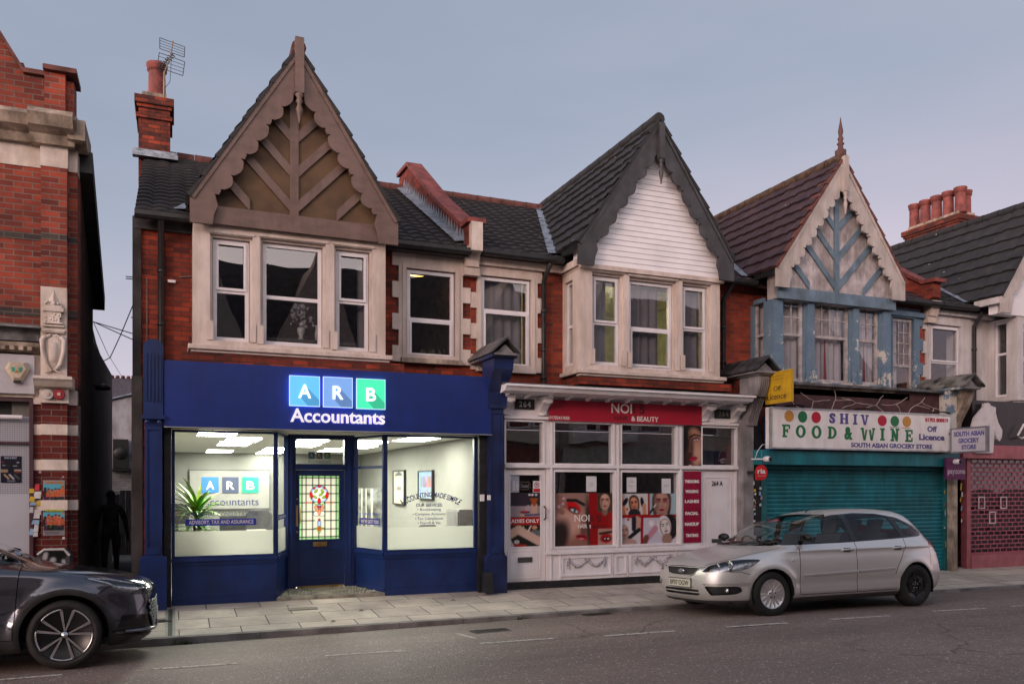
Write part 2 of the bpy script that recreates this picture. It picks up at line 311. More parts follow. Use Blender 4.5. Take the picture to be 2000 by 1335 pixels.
class Pic:
 """a printed picture: colours computed on a fine grid"""
 def __init__(s,x0,x1,z0,z1,y,n=90):
  s.b=(x0,x1,z0,z1,y);a=(x1-x0)/(z1-z0);s.nx=max(4,int(n*min(1.6,a)));s.nz=n if a<1.6 else int(n*1.6/a)+4
  s.U,s.V=np.meshgrid(np.linspace(0,1,s.nx),np.linspace(0,1,s.nz));s.A=a;s.c=np.zeros((s.nz,s.nx,3))
 def bg(s,c,c2=None):
  if c2 is None:s.c[:]=c
  else:s.c[:]=np.array(c)*(1-s.V[...,None])+np.array(c2)*s.V[...,None]
  return s
 def mix(s,m,c):m=np.clip(m,0,1)[...,None];s.c=s.c*(1-m)+np.array(c)*m;return s
 def ell(s,cx,cy,rx,ry,c,soft=.08,rot=0,a=1.):
  X=(s.U-cx)*s.A;Y=s.V-cy;t=R(rot);X,Y=X*cos(t)+Y*sin(t),-X*sin(t)+Y*cos(t)
  d=np.sqrt((X/rx)**2+(Y/ry)**2);return s.mix((1-d)/soft+.5 if soft>0 else d<1,c)if a==1 else s.mix(np.clip((1-d)/soft+.5,0,1)*a,c)
 def rect(s,u0,u1,v0,v1,c,a=1.):return s.mix(((s.U>=u0)&(s.U<=u1)&(s.V>=v0)&(s.V<=v1))*a,c)
 def line(s,u0,v0,u1,v1,w,c,soft=.4,a=1.):
  X0,X1=u0*s.A,u1*s.A;dx,dy=X1-X0,v1-v0;L2=dx*dx+dy*dy
  t=np.clip(((s.U*s.A-X0)*dx+(s.V-v0)*dy)/L2,0,1);d=np.hypot(s.U*s.A-X0-t*dx,s.V-v0-t*dy)
  return s.mix(np.clip((1-d/w)/soft+.5,0,1)*a,c)
 def face(s,cx,cy,k,skin,hair=None,rot=0,lid=(.35,.02,.02),lip=(.4,.03,.05),eyes=1,mask=None):
  t=R(rot)
  def q(x,y):return cx+(x*cos(t)-y*sin(t))*k/s.A,cy+(x*sin(t)+y*cos(t))*k
  if hair:s.ell(*q(0,.34),.80*k,.86*k,hair,.25,rot);s.ell(*q(-.62,-.25),.20*k,.75*k,hair,.5,rot+5);s.ell(*q(.62,-.25),.18*k,.7*k,hair,.5,rot-5)
  dk=tuple(c*.5 for c in skin);s.ell(*q(0,-1.1),.36*k,.5*k,dk,.2,rot)
  s.ell(cx,cy,.66*k,.92*k,skin,.1,rot)
  s.ell(*q(-.45,-.2),.2*k,.45*k,dk,1,rot+8,.5);s.ell(*q(.45,-.2),.2*k,.45*k,dk,1,rot-8,.35)
  hl=tuple(min(1,c*1.35)for c in skin);s.ell(*q(-.08,.5),.34*k,.26*k,hl,1.2,rot,.5);s.ell(*q(.0,-.05),.07*k,.3*k,hl,1,rot,.55);s.ell(*q(.3,-.12),.16*k,.16*k,hl,1.2,rot,.45);s.ell(*q(-.55,0),.16*k,.8*k,dk,1.2,rot,.6);s.ell(*q(0,-.75),.3*k,.12*k,dk,1.2,rot,.4)
  if mask:s.ell(*q(0,-.06),.58*k,.84*k,mask,.12,rot)
  for e in(-1,1):
   s.ell(*q(.28*e,.2),.2*k,.13*k,lid,.6,rot,.85 if not mask else 0);s.ell(*q(.28*e,.15),.13*k,.055*k,(.75,.75,.75)if eyes else dk,.3,rot)
   if eyes:s.ell(*q(.28*e,.15),.055*k,.06*k,(.02,.04,.06),.3,rot)
   a=q(.1*e,.33);b=q(.48*e,.36);s.line(*a,*b,.035*k,(.03,.015,.01))
   a=q(.15*e,.13);b=q(.42*e,.16);s.line(*a,*b,.018*k,(.01,.01,.01))
  a=q(.04,.15);b=q(.08,-.18);s.line(*a,*b,.035*k,dk,1,.5);s.ell(*q(0,-.22),.12*k,.05*k,dk,.6,rot,.7)
  s.ell(*q(0,-.48),.22*k,.09*k,lip,.3,rot);a=q(-.2,-.48);b=q(.2,-.48);s.line(*a,*b,.015*k,(.08,.0,.01))
  return s
 def build(s,name,parent=None,place=None,grain=.02,grade=1.38):
  x0,x1,z0,z1,y=s.b;place=place or(lambda a,b:(x0+a*(x1-x0),y,z0+b*(z1-z0)))
  for _ in range(2):
   c_=np.pad(s.c,((1,1),(1,1),(0,0)),'edge');s.c=(c_[1:-1,1:-1]*4+c_[:-2,1:-1]+c_[2:,1:-1]+c_[1:-1,:-2]+c_[1:-1,2:])/8
  s.c=np.clip(s.c,0,1)**grade*.95
  vs=[place(float(a),float(b))for a,b in zip(s.U.ravel(),s.V.ravel())];n=s.nx
  fs=[(j*n+i,j*n+i+1,(j+1)*n+i+1,(j+1)*n+i)for j in range(s.nz-1)for i in range(n-1)]
  me=bpy.data.meshes.new(name);me.from_pydata(vs,[],fs)
  at=me.color_attributes.new('print','FLOAT_COLOR','POINT');c=np.ones((len(vs),4));c[:,:3]=np.clip(s.c.reshape(-1,3)*(1+grain*rng.standard_normal((len(vs),1))),0,1)
  at.data.foreach_set('color',c.ravel());me.materials.append(paintmat())
  o=bpy.data.objects.new(name,me);COL.objects.link(o)
  if parent:o.parent=parent;o.matrix_parent_inverse=parent.matrix_basis.inverted()
  return o

# ================================================================== ground, road, pavement
KY=11.05
def zroad(x,y):
 t=(KY-y)/4.65;return float(np.interp(x,[-40,0,6.5,12.5,90],[-.16,-.205,-.17,-.215,-.5]))+.17*(1-(1-t)**2)
def zfac(x):return-.0043*x
def zpav(x,y):
 t=(y-KY)/(13.0-KY);t=min(max(t,0),1.6);k=float(np.interp(x,[-40,0,6.5,12.5,90],[-.08,-.115,-.118,-.17,-.45]));return k+(zfac(x)-k)*t
def xyvec(N,L,scale=(1,1,1),loc=(0,0,0),rot=0):
 g=N.new('ShaderNodeNewGeometry');m=N.new('ShaderNodeMapping');m.inputs['Scale'].default_value=scale;m.inputs['Location'].default_value=loc;m.inputs['Rotation'].default_value=(0,0,rot)
 L.new(g.outputs['Position'],m.inputs[0]);return m.outputs[0],g.outputs['Position']
def paving_mat():
 m=bpy.data.materials.new('paving_slabs');m.use_nodes=True;N=m.node_tree.nodes;L=m.node_tree.links;b=N['Principled BSDF']
 vec,pos=xyvec(N,L,loc=(.31,-.01,0))
 br=N.new('ShaderNodeTexBrick');L.new(vec,br.inputs[0]);br.inputs['Scale'].default_value=1;br.inputs['Brick Width'].default_value=.75;br.inputs['Row Height'].default_value=.6
 br.inputs['Mortar Size'].default_value=.009;br.inputs['Mortar Smooth'].default_value=.5;br.inputs['Color1'].default_value=(.60,.535,.45,1);br.inputs['Color2'].default_value=(.44,.385,.33,1);br.inputs['Mortar'].default_value=(.06,.055,.05,1)
 n=N.new('ShaderNodeTexNoise');n.inputs['Scale'].default_value=1.1;n.inputs['Detail'].default_value=10;n.inputs['Roughness'].default_value=.7;L.new(pos,n.inputs[0])
 r=N.new('ShaderNodeValToRGB');r.color_ramp.elements[0].position=.3;r.color_ramp.elements[0].color=(.55,.54,.55,1);r.color_ramp.elements[1].position=.65;r.color_ramp.elements[1].color=(1.1,1.1,1.08,1);L.new(n.outputs[0],r.inputs[0])
 mm=N.new('ShaderNodeMix');mm.data_type='RGBA';mm.blend_type='MULTIPLY';mm.inputs[0].default_value=1;L.new(br.outputs[0],mm.inputs[6]);L.new(r.outputs[0],mm.inputs[7])
 # chewing gum and spots
 v=N.new('ShaderNodeTexVoronoi');v.inputs['Scale'].default_value=3.2;L.new(pos,v.inputs[0]);rv=N.new('ShaderNodeValToRGB');rv.color_ramp.elements[0].position=.05;rv.color_ramp.elements[0].color=(.5,.5,.5,1);rv.color_ramp.elements[1].position=.075;rv.color_ramp.elements[1].color=(1,1,1,1);L.new(v.outputs[0],rv.inputs[0])
 m3=N.new('ShaderNodeMix');m3.data_type='RGBA';m3.blend_type='MULTIPLY';m3.inputs[0].default_value=1;L.new(mm.outputs[2],m3.inputs[6]);L.new(rv.outputs[0],m3.inputs[7])
 L.new(m3.outputs[2],b.inputs['Base Color']);b.inputs['Roughness'].default_value=.75
 n3=N.new('ShaderNodeTexNoise');n3.inputs['Scale'].default_value=45;L.new(pos,n3.inputs[0]);a=N.new('ShaderNodeMath');a.operation='MULTIPLY_ADD';a.inputs[1].default_value=.3;L.new(n3.outputs[0],a.inputs[0])
 iv=N.new('ShaderNodeMath');iv.operation='SUBTRACT';iv.inputs[0].default_value=1;L.new(br.outputs['Fac'],iv.inputs[1]);L.new(iv.outputs[0],a.inputs[2])
 bp=N.new('ShaderNodeBump');bp.inputs['Distance'].default_value=.006;bp.inputs['Strength'].default_value=.8;L.new(a.outputs[0],bp.inputs['Height']);L.new(bp.outputs[0],b.inputs['Normal'])
 return m
def asphalt_mat():
 m=bpy.data.materials.new('asphalt');m.use_nodes=True;N=m.node_tree.nodes;L=m.node_tree.links;b=N['Principled BSDF']
 vec,pos=xyvec(N,L)
 v=N.new('ShaderNodeTexVoronoi');v.inputs['Scale'].default_value=62;L.new(pos,v.inputs[0])
 r=N.new('ShaderNodeValToRGB');r.color_ramp.interpolation='CONSTANT';E=r.color_ramp.elements
 E[0].position=0;E[0].color=(.185,.137,.115,1);E[1].position=.55;E[1].color=(.25,.19,.16,1)
 e=E.new(.86);e.color=(.22,.195,.18,1);e=E.new(.975);e.color=(.5,.47,.42,1)
 s=N.new('ShaderNodeSeparateColor');L.new(v.outputs['Color'],s.inputs[0]);L.new(s.outputs[0],r.inputs[0])
 n=N.new('ShaderNodeTexNoise');n.inputs['Scale'].default_value=.8;n.inputs['Detail'].default_value=9;n.inputs['Roughness'].default_value=.65
 mp=N.new('ShaderNodeMapping');mp.inputs['Scale'].default_value=(.35,1.5,1);L.new(pos,mp.inputs[0]);L.new(mp.outputs[0],n.inputs[0])
 r2=N.new('ShaderNodeValToRGB');r2.color_ramp.elements[0].position=.3;r2.color_ramp.elements[0].color=(.72,.72,.74,1);r2.color_ramp.elements[1].position=.7;r2.color_ramp.elements[1].color=(1.2,1.17,1.14,1);L.new(n.outputs[0],r2.inputs[0])
 mm=N.new('ShaderNodeMix');mm.data_type='RGBA';mm.blend_type='MULTIPLY';mm.inputs[0].default_value=1;L.new(r.outputs[0],mm.inputs[6]);L.new(r2.outputs[0],mm.inputs[7])
 # cracks, a resurfaced trench and tyre-polished tracks
 nd=N.new('ShaderNodeTexNoise');nd.inputs['Scale'].default_value=1.7;nd.inputs['Detail'].default_value=6;L.new(pos,nd.inputs[0]);ad=N.new('ShaderNodeMix');ad.data_type='VECTOR';ad.inputs[0].default_value=.35;L.new(pos,ad.inputs[4]);L.new(nd.outputs['Color'],ad.inputs[5])
 vc=N.new('ShaderNodeTexVoronoi');vc.feature='DISTANCE_TO_EDGE';vc.inputs['Scale'].default_value=.62;L.new(ad.outputs[1],vc.inputs[0])
 rc=N.new('ShaderNodeValToRGB');rc.color_ramp.elements[0].position=.003;rc.color_ramp.elements[0].color=(.5,.5,.5,1);rc.color_ramp.elements[1].position=.009;rc.color_ramp.elements[1].color=(1,1,1,1);L.new(vc.outputs['Distance'],rc.inputs[0])
 mc=N.new('ShaderNodeMix');mc.data_type='RGBA';mc.blend_type='MULTIPLY';L.new(mm.outputs[2],mc.inputs[6]);L.new(rc.outputs[0],mc.inputs[7])
 nm=N.new('ShaderNodeTexNoise');nm.inputs['Scale'].default_value=.25;L.new(pos,nm.inputs[0]);rm=N.new('ShaderNodeMapRange');rm.inputs[1].default_value=.5;rm.inputs[2].default_value=.6;L.new(nm.outputs[0],rm.inputs[0]);L.new(rm.outputs[0],mc.inputs[0])
 sp=N.new('ShaderNodeSeparateXYZ');L.new(ad.outputs[1],sp.inputs[0]);wv=N.new('ShaderNodeMath');wv.operation='SINE';wm_=N.new('ShaderNodeMath');wm_.operation='MULTIPLY';wm_.inputs[1].default_value=3.3;L.new(sp.outputs['Y'],wm_.inputs[0]);L.new(wm_.outputs[0],wv.inputs[0])
 wr=N.new('ShaderNodeMapRange');wr.inputs[1].default_value=-1;wr.inputs[2].default_value=1;wr.inputs[3].default_value=.86;wr.inputs[4].default_value=1.06;L.new(wv.outputs[0],wr.inputs[0]);ww_=N.new('ShaderNodeMix');ww_.data_type='RGBA';ww_.blend_type='MULTIPLY';ww_.inputs[0].default_value=1;L.new(mc.outputs[2],ww_.inputs[6]);L.new(wr.outputs[0],ww_.inputs[7]);L.new(ww_.outputs[2],b.inputs['Base Color'])
 b.inputs['Roughness'].default_value=.62
 v2=N.new('ShaderNodeTexVoronoi');v2.inputs['Scale'].default_value=55;L.new(pos,v2.inputs[0])
 bp=N.new('ShaderNodeBump');bp.inputs['Distance'].default_value=.006;bp.inputs['Strength'].default_value=.9;L.new(v2.outputs[0],bp.inputs['Height']);L.new(bp.outputs[0],b.inputs['Normal'])
 return m
ASPH=asphalt_mat();PAVE=paving_mat()
def sheet(name,xs,ys,zf,m,kind='structure'):
 mb=MB();n=len(xs);vs=[(x,y,zf(x,y))for y in ys for x in xs]
 mb.add(vs,[(j*n+i,j*n+i+1,(j+1)*n+i+1,(j+1)*n+i)for j in range(len(ys)-1)for i in range(n-1)],0,True)
 o=mb.build(name,m);tag(o,None,None,None,kind);return o
lin=lambda a,b,n:[a+(b-a)*i/(n-1)for i in range(n)]
tag(sheet('ground',[-400,400],[-400,600],lambda x,y:-1.2,mat('earth',(.09,.08,.07))),'bare ground far beyond the street')
tag(sheet('road',lin(-50,90,71),lin(1.75,KY,24),zroad,ASPH),'worn brownish asphalt road')
tag(sheet('pavement',lin(-50,90,141),lin(KY,13.0,8)+[14.6],zpav,PAVE),'grey slab pavement before the shops')
tag(sheet('near_pavement',[-50,90],[-3,1.75],lambda x,y:-.08-.0035*x,PAVE),'slab pavement on the near side')
kb=mat('kerb_stone',(.20,.185,.175),.8,var=.25,scale=3,bump=.3)
m=MB();x=-20.
while x<60:
 x2=x+.914;g=.004
 za,zb=zpav(x,KY),zpav(x2,KY);ra,rb=zroad(x,KY)-.08,zroad(x2,KY)-.08
 m.add([(x+g,KY-.13,ra),(x2-g,KY-.13,rb),(x2-g,KY+.012,rb),(x+g,KY+.012,ra),(x+g,KY-.118,za+.004),(x2-g,KY-.118,zb+.004),(x2-g,KY+.012,zb+.004),(x+g,KY+.012,za+.004)],
  [(0,1,5,4),(1,2,6,5),(3,0,4,7),(4,5,6,7),(2,3,7,6)]);x=x2
tag(m.build('kerb',kb),'dark weathered kerb stones',kind='structure')
m=MB();m.box(-50,90,1.62,1.75,-.5,-.075);tag(m.build('near_kerb',kb),'kerb on the near side',kind='structure')

# worn thermoplastic dashes marking the parking bays
wm=bpy.data.materials.new('worn_road_paint');wm.use_nodes=True;N=wm.node_tree.nodes;L=wm.node_tree.links;b=N['Principled BSDF']
vec,pos=xyvec(N,L);n=N.new('ShaderNodeTexNoise');n.inputs['Scale'].default_value=22;n.inputs['Detail'].default_value=6;L.new(pos,n.inputs[0]);r=N.new('ShaderNodeValToRGB')
r.color_ramp.elements[0].position=.36;r.color_ramp.elements[0].color=(.14,.12,.105,1);r.color_ramp.elements[1].position=.5;r.color_ramp.elements[1].color=(.62,.57,.50,1);L.new(n.outputs[0],r.inputs[0]);L.new(r.outputs[0],b.inputs['Base Color']);b.inputs['Roughness'].default_value=.7
def dash(u0,v0,u1,v1,w=.075):
 def g(u,v):
  Y=9.0
  for _ in range(8):
   x=PX(u,Y);Y=(CH-zroad(x,Y))*F/(v-HOR)/(cos(YAW)+x/Y*sin(YAW))
  return PX(u,Y),Y
 (xa,ya),(xb,yb)=g(u0,v0),g(u1,v1)
 mb=MB();ps=[];L_=math.hypot(xb-xa,yb-ya);nx,ny=-(yb-ya)/L_*w/2,(xb-xa)/L_*w/2
 for i in range(9):
  t=i/8;x,y=xa+(xb-xa)*t,ya+(yb-ya)*t;k=1+.1*math.sin(i*2.3+xa)
  ps.append((x-nx*k,y-ny*k,zroad(x,y-ny)+.005));ps.append((x+nx*k,y+ny*k,zroad(x,y+ny)+.005))
 mb.add(ps,[(2*i,2*i+2,2*i+3,2*i+1)for i in range(8)]);o=mb.build('road_marking',wm);tag(o,'worn white parking bay dash',None,'white dashes marking the parking bays','structure');return(xa,ya,xb,yb)
DASH=[dash(*q)for q in[(0,1327,122,1317),(300,1306,462,1295),(635,1280,792,1270),(937,1256,1080,1246),(1180,1241.5,1318,1231.5),(1419,1224,1539,1216),(1623,1209,1738,1202),(1822,1193,1925,1187.5),(1975,1183.5,2060,1179)]]
dash(893,1237,928,1246,.06)

# ------------------------------------------------------------------ things let into the pavement and road
iron=mat('cast_iron',(.05,.045,.042),.6,.5,scale=30,bump=.5)
m=MB()
for k in range(7):m.box(.30+k*.0,.30,0,0,0,0)if False else None
xs0,xs1=PX(333,12.9),PX(352,11.2)
t=thing('drain_channel','narrow slotted metal drain channel across the pavement by the blue pillar','drain',(xs0,12.8,zpav(xs0,12.8)))
mb=MB()
for s in(-1,1):
 for i in range(6):
  ya,yb=12.75-i*.28,12.75-(i+1)*.28;o=s*.045
  mb.add([(xs0+o-.018,ya,zpav(xs0,ya)+.006),(xs0+o+.018,ya,zpav(xs0,ya)+.006),(xs0+o+.018,yb,zpav(xs0,yb)+.006),(xs0+o-.018,yb,zpav(xs0,yb)+.006)],[(0,1,2,3)])
mb.build('rim',mat('worn_steel',(.32,.31,.29),.5,.6),t)
mb=MB();mb.add([(xs0-.027,12.75,zpav(xs0,12.75)+.0045),(xs0+.027,12.75,zpav(xs0,12.75)+.0045),(xs0+.027,11.07,zpav(xs0,11.07)+.0045),(xs0-.027,11.07,zpav(xs0,11.07)+.0045)],[(0,1,2,3)]);mb.build('slot',mat('slot_dark',(.03,.028,.025)),t)
def cover(name,label,cat,xc,yc,w,h,fr,slats=0,zf=zpav):
 z=zf(xc,yc);t=thing(name,label,cat,(xc,yc,z));mb=MB()
 mb.box(xc-w/2,xc+w/2,yc-h/2,yc-h/2+.025,z-.05,z+.008);mb.box(xc-w/2,xc+w/2,yc+h/2-.025,yc+h/2,z-.05,z+.008)
 mb.box(xc-w/2,xc-w/2+.025,yc-h/2+.025,yc+h/2-.025,z-.05,z+.008);mb.box(xc+w/2-.025,xc+w/2,yc-h/2+.025,yc+h/2-.025,z-.05,z+.008)
 mb.build('frame',fr,t);mb=MB()
 if slats:
  for k in range(slats):
   a=yc-h/2+.03+k*(h-.06)/slats;mb.box(xc-w/2+.027,xc+w/2-.027,a,a+(h-.06)/slats*.55,z-.05,z+.005)
 else:mb.box(xc-w/2+.027,xc+w/2-.027,yc-h/2+.027,yc+h/2-.027,z-.04,z+.0055)
 mb.build('grille' if slats else 'lid',iron if slats else fr,t);return t
cover('utility_cover','small rectangular grey cover in the lit paving before the blue door','drain cover',PX(590,12.35),12.3,.42,.2,mat('concrete_lid',(.2,.19,.15),.8))
cover('utility_cover','brown patterned iron cover in the paving beside the drain channel','drain cover',PX(312,12.0),12.05,.3,.3,iron,5)
cover('road_gully','iron gully grating in the road in front of the white salon','drain cover',PX(965,9.75),9.85,.5,.26,iron,6,zroad)
cover('road_gully','dark gully grating at the kerb just before the silver car','drain cover',PX(1180,10.6),10.78,.45,.22,iron,5,zroad)
# weeds growing in the kerb joint
wd=mat('weed_leaf',(.07,.11,.02),.6,var=.4,scale=40)
for(u,Y,n,s,lab)in((360,10.9,34,.05,'tuft of green weeds in the gutter at the end of the drain channel'),(1016,10.92,14,.05,'small green weed at the kerb below the white salon')):
 mb=MB();x0=PX(u,Y)
 for k in range(n):
  x,y=x0+rng.normal(0,.07),Y+rng.normal(0,.02);z=zroad(x,y);a=rng.uniform(0,2*pi);l=s*rng.uniform(.6,1.5);w=.012
  mb.add([(x-w*sin(a),y+w*cos(a),z),(x+w*sin(a),y-w*cos(a),z),(x+l*cos(a)*.7,y+l*sin(a)*.7,z+l)],[(0,1,2)])
 tag(mb.build('weed',wd),lab,'weed')
# scraps of litter on the pavement
lt=mat('litter_scrap',(.45,.42,.36),.7)
for i,(u,Y,lab)in enumerate(((705,11.9,'dark dry leaf on the lit pavement below the right blue window'),(650,11.3,'brown leaf near the kerb in front of the blue shop'),(885,12.3,'leaf on the pavement by the dark shutter channel'),(1070,12.5,'pale scrap on the pavement before the white salon'))):
 x=PX(u,Y);z=zpav(x,Y)+.006;mb=MB();mb.add([(x-.04,Y,z),(x,Y-.03,z+.012),(x+.05,Y+.005,z+.003),(x+.01,Y+.035,z+.016)],[(0,1,2),(0,2,3)])
 tag(mb.build('fallen_leaf' if i<3 else 'litter_scrap',lt if i==3 else mat('dry_leaf',(.1,.06,.02))),lab,'leaf' if i<3 else 'litter')

# ================================================================== shared materials of the houses
BRK=brick('red_brick',(.43,.055,.021),(.24,.031,.016),(.16,.085,.06),.35,stain=.35)
BRK_D=brick('sooty_brick',(.44,.056,.020),(.18,.026,.015),(.08,.045,.035),.3,stain=.6)
BRK_L=brick('orange_red_brick',(.42,.068,.032),(.23,.038,.024),(.21,.16,.135),.25,w=.225,h=.078,stain=.42)
BRK_G=brick('glazed_brick',(.16,.028,.02),(.10,.02,.018),(.16,.10,.085),.5,rough=.25,w=.24,h=.085,stain=.25)
BRK_B=brick('blue_header_brick',(.055,.045,.045),(.09,.07,.06),(.18,.14,.12),.6,w=.225,h=.078)
STONE=mat('painted_stone',(.64,.545,.50),.7,var=.05,scale=2.5,bump=.15,stain=.22)
STONE_W=mat('white_painted_stone',(.60,.57,.585),.65,var=.05,scale=2.5,bump=.15,stain=.22)
STONE_L=mat('pale_carved_stone',(.66,.575,.52),.8,var=.08,scale=5,bump=.3,stain=.2)
CORN=mat('weathered_cornice',(.42,.34,.27),.85,var=.25,scale=4,bump=.4,stain=.5)
BROWN=mat('brown_painted_timber',(.16,.102,.086),.55,var=.08,scale=3,bump=.1,stain=.2,stretch=(1,1,3))
BROWNP=mat('brown_render',(.125,.074,.038),.8,var=.35,scale=2.2,bump=.15,col2=(.06,.034,.02))
DARKT=mat('charcoal_painted_timber',(.055,.053,.06),.5,var=.2,scale=4,bump=.15,stain=.3)
CREAM=mat('cream_painted_timber',(.50,.44,.42),.6,var=.08,scale=3,bump=.1,stain=.25)
WHITEB=mat('white_cladding',(.80,.77,.80),.4,var=.04,scale=2)
BLUEP=mat('faded_blue_paint',(.14,.21,.28),.6,var=.12,scale=4,bump=.15,stain=.25)
LEAD=mat('lead_sheet',(.16,.16,.17),.55,.3,var=.3,scale=5,bump=.3,stain=.4)
LEADB=mat('bright_lead',(.27,.31,.37),.5,.3,var=.25,scale=7,bump=.3)
UPVC=mat('white_window_frame',(.70,.67,.70),.35,var=.03)
TIMW=mat('weathered_sash',(.50,.46,.47),.6,var=.15,scale=8,stain=.3)
NAVY=mat('navy_gloss_paint',(.008,.026,.125),.38,var=.12,scale=3,stain=.15,bump=.05)
NAVYD=mat('dark_navy_paint',(.010,.022,.095),.4,var=.2,scale=3,stain=.2)
BLACK=mat('black_metal',(.014,.014,.016),.45,var=.3,scale=8)
PIPE=mat('black_pipe',(.018,.018,.020),.4,var=.3,scale=6)
WHT=mat('white_gloss_joinery',(.76,.745,.79),.4,var=.03,scale=3,stain=.06)
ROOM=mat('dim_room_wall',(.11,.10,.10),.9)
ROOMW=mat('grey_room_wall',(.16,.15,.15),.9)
PANE=glass('window_pane',(.8,.82,.83),1.5)
PANED=glass('dark_window_pane',(.75,.77,.78),1.7)
CLEAR=glass('shop_glass',(.93,.95,.93),.30)
FROST=glass('frosted_glass',(.9,.92,.88),.3,0,.93)
TERRA=mat('terracotta',(.24,.058,.048),.7,var=.2,scale=6,bump=.2,stain=.3)
TILER=mat('red_roof_tile',(.13,.045,.036),.8,var=.25,scale=6,bump=.3)
CURT=mat('pale_curtain',(.62,.57,.61),.9,var=.06,scale=3)
CURTD=mat('grey_net_curtain',(.20,.18,.20),.9,var=.1,scale=3)

def tile_mat(name,c,c2,moss=(.10,.055,.02)):
 m=bpy.data.materials.new(name);m.use_nodes=True;N=m.node_tree.nodes;L=m.node_tree.links;b=N['Principled BSDF'];b.inputs['Roughness'].default_value=.7
 g=N.new('ShaderNodeNewGeometry');n=N.new('ShaderNodeTexNoise');n.inputs['Scale'].default_value=3;n.inputs['Detail'].default_value=9;n.inputs['Roughness'].default_value=.75;L.new(g.outputs['Position'],n.inputs[0])
 r=N.new('ShaderNodeValToRGB');r.color_ramp.elements[0].position=.35;r.color_ramp.elements[0].color=(*c2,1);r.color_ramp.elements[1].position=.6;r.color_ramp.elements[1].color=(*c,1)
 e=r.color_ramp.elements.new(.76);e.color=(*moss,1);L.new(n.outputs[0],r.inputs[0])
 v=N.new('ShaderNodeTexVoronoi');v.inputs['Scale'].default_value=2.4;L.new(g.outputs['Position'],v.inputs[0]);r2=N.new('ShaderNodeValToRGB');r2.color_ramp.elements[0].position=.035;r2.color_ramp.elements[0].color=(.42,.40,.38,1);r2.color_ramp.elements[1].position=.06;r2.color_ramp.elements[1].color=(0,0,0,1);L.new(v.outputs[0],r2.inputs[0])
 a=N.new('ShaderNodeMix');a.data_type='RGBA';a.blend_type='ADD';a.inputs[0].default_value=1;L.new(r.outputs[0],a.inputs[6]);L.new(r2.outputs[0],a.inputs[7]);L.new(a.outputs[2],b.inputs['Base Color'])
 return m
TILE=tile_mat('dark_concrete_tile',(.027,.024,.026),(.011,.0095,.011))
TILEP=tile_mat('plum_concrete_tile',(.065,.034,.040),(.026,.013,.018))

def roof_slope(mb,O,U,V,lu,lv,course=.34,wave=.3,amp=.022,step=.03,clips=(),mi=0):
 """tiled slope: O lower-left eaves corner, U along the eaves, V up the slope; clips = planes (point, normal kept)"""
 O=Vector(O);U=Vector(U).normalized();V=Vector(V).normalized();Nn=U.cross(V).normalized()
 if Nn.z<0:Nn=-Nn
 bm=bmesh.new();nc=max(1,int(lv/course+.5));ch=lv/nc;ku=max(2,int(lu/(wave/4)))
 for c in range(nc):
  rows=[(c*ch,step),(c*ch+ch*.5,step*.55),((c+1)*ch+.004,.004)]
  g=[]
  for(b,h)in[(c*ch,-.01)]+rows:
   row=[]
   for i in range(ku+1):
    u=lu*i/ku;w=amp*(abs(math.sin(pi*u/wave+(c%2)*0))**.7)
    jit=.008*math.sin(c*12.9+int(u/wave)*78.2)
    row.append(bm.verts.new(O+U*u+V*(b-(.012 if h==-.01 else 0))+Nn*(h+w+jit)))
   g.append(row)
  for j in range(3):
   for i in range(ku):bm.faces.new((g[j][i],g[j][i+1],g[j+1][i+1],g[j+1][i]))
 for p,nrm in clips:
  bmesh.ops.bisect_plane(bm,geom=bm.verts[:]+bm.edges[:]+bm.faces[:],plane_co=p,plane_no=nrm,clear_inner=True)
 bmesh.ops.recalc_face_normals(bm,faces=bm.faces[:])
 bm.verts.index_update();mb.add([v.co[:]for v in bm.verts],[[v.index for v in f.verts]for f in bm.faces],mi);bm.free()

def window(par,x0,x1,z0,z1,y,split=.5,fw=.055,m=UPVC,label=None,depth=.07,sash_top=True,sash_bot=True,pane=PANE,curtain=None,bars=None,cm=CURTD):
 """window in a front wall; the split fraction is the height of the bottom light"""
 mb=MB();frame_strips(mb,x0,x1,z0,z1,fw,y,y+depth);zt=z0+(z1-z0)*split
 if split:mb.box(x0+fw,x1-fw,y+.002,y+depth,zt-fw*.5,zt+fw*.5)
 if split and sash_top:frame_strips(mb,x0+fw*.7,x1-fw*.7,zt+fw*.25,z1-fw*.7,fw*.7,y-.022,y-.001)
 if split and sash_bot:frame_strips(mb,x0+fw*.7,x1-fw*.7,z0+fw*.7,zt-fw*.35,fw*.7,y-.018,y-.001)
 if bars:
  nb,nr=bars;a,b=x0+fw,x1-fw;c,d=zt+fw*.5,z1-fw
  for k in range(1,nb):xx=a+(b-a)*k/nb;mb.box(xx-.011,xx+.011,y+.01,y+.04,c,d)
  for k in range(1,nr):zz=c+(d-c)*k/nr;mb.box(a,b,y+.012,y+.038,zz-.011,zz+.011)
 w=mb.build('window',m,par)
 if label:w['label']=label
 for(a,b)in([(z0+fw*.9,zt),(zt,z1-fw*.9)]if split else[(z0+fw,z1-fw)]):
  q=MB();q.quad((x0+fw*.9,y+.03,a),(x1-fw*.9,y+.03,a),(x1-fw*.9,y+.03,b),(x0+fw*.9,y+.03,b));q.build('pane',pane,w)
 if curtain:
  for(ca,cb)in curtain:
   q=MB();n=max(6,int((cb-ca)*(x1-x0)/.03));vs=[]
   for i in range(n+1):
    t=ca+(cb-ca)*i/n;xx=x0+(x1-x0)*t;yy=y+.16+.03*math.sin(i*1.1)+.012*math.sin(i*2.7);vs+=[(xx,yy,z0),(xx,yy,z1)]
   q.add(vs,[(2*i,2*i+2,2*i+3,2*i+1)for i in range(n)],0,True);q.build('curtain',cm,w)
 return w
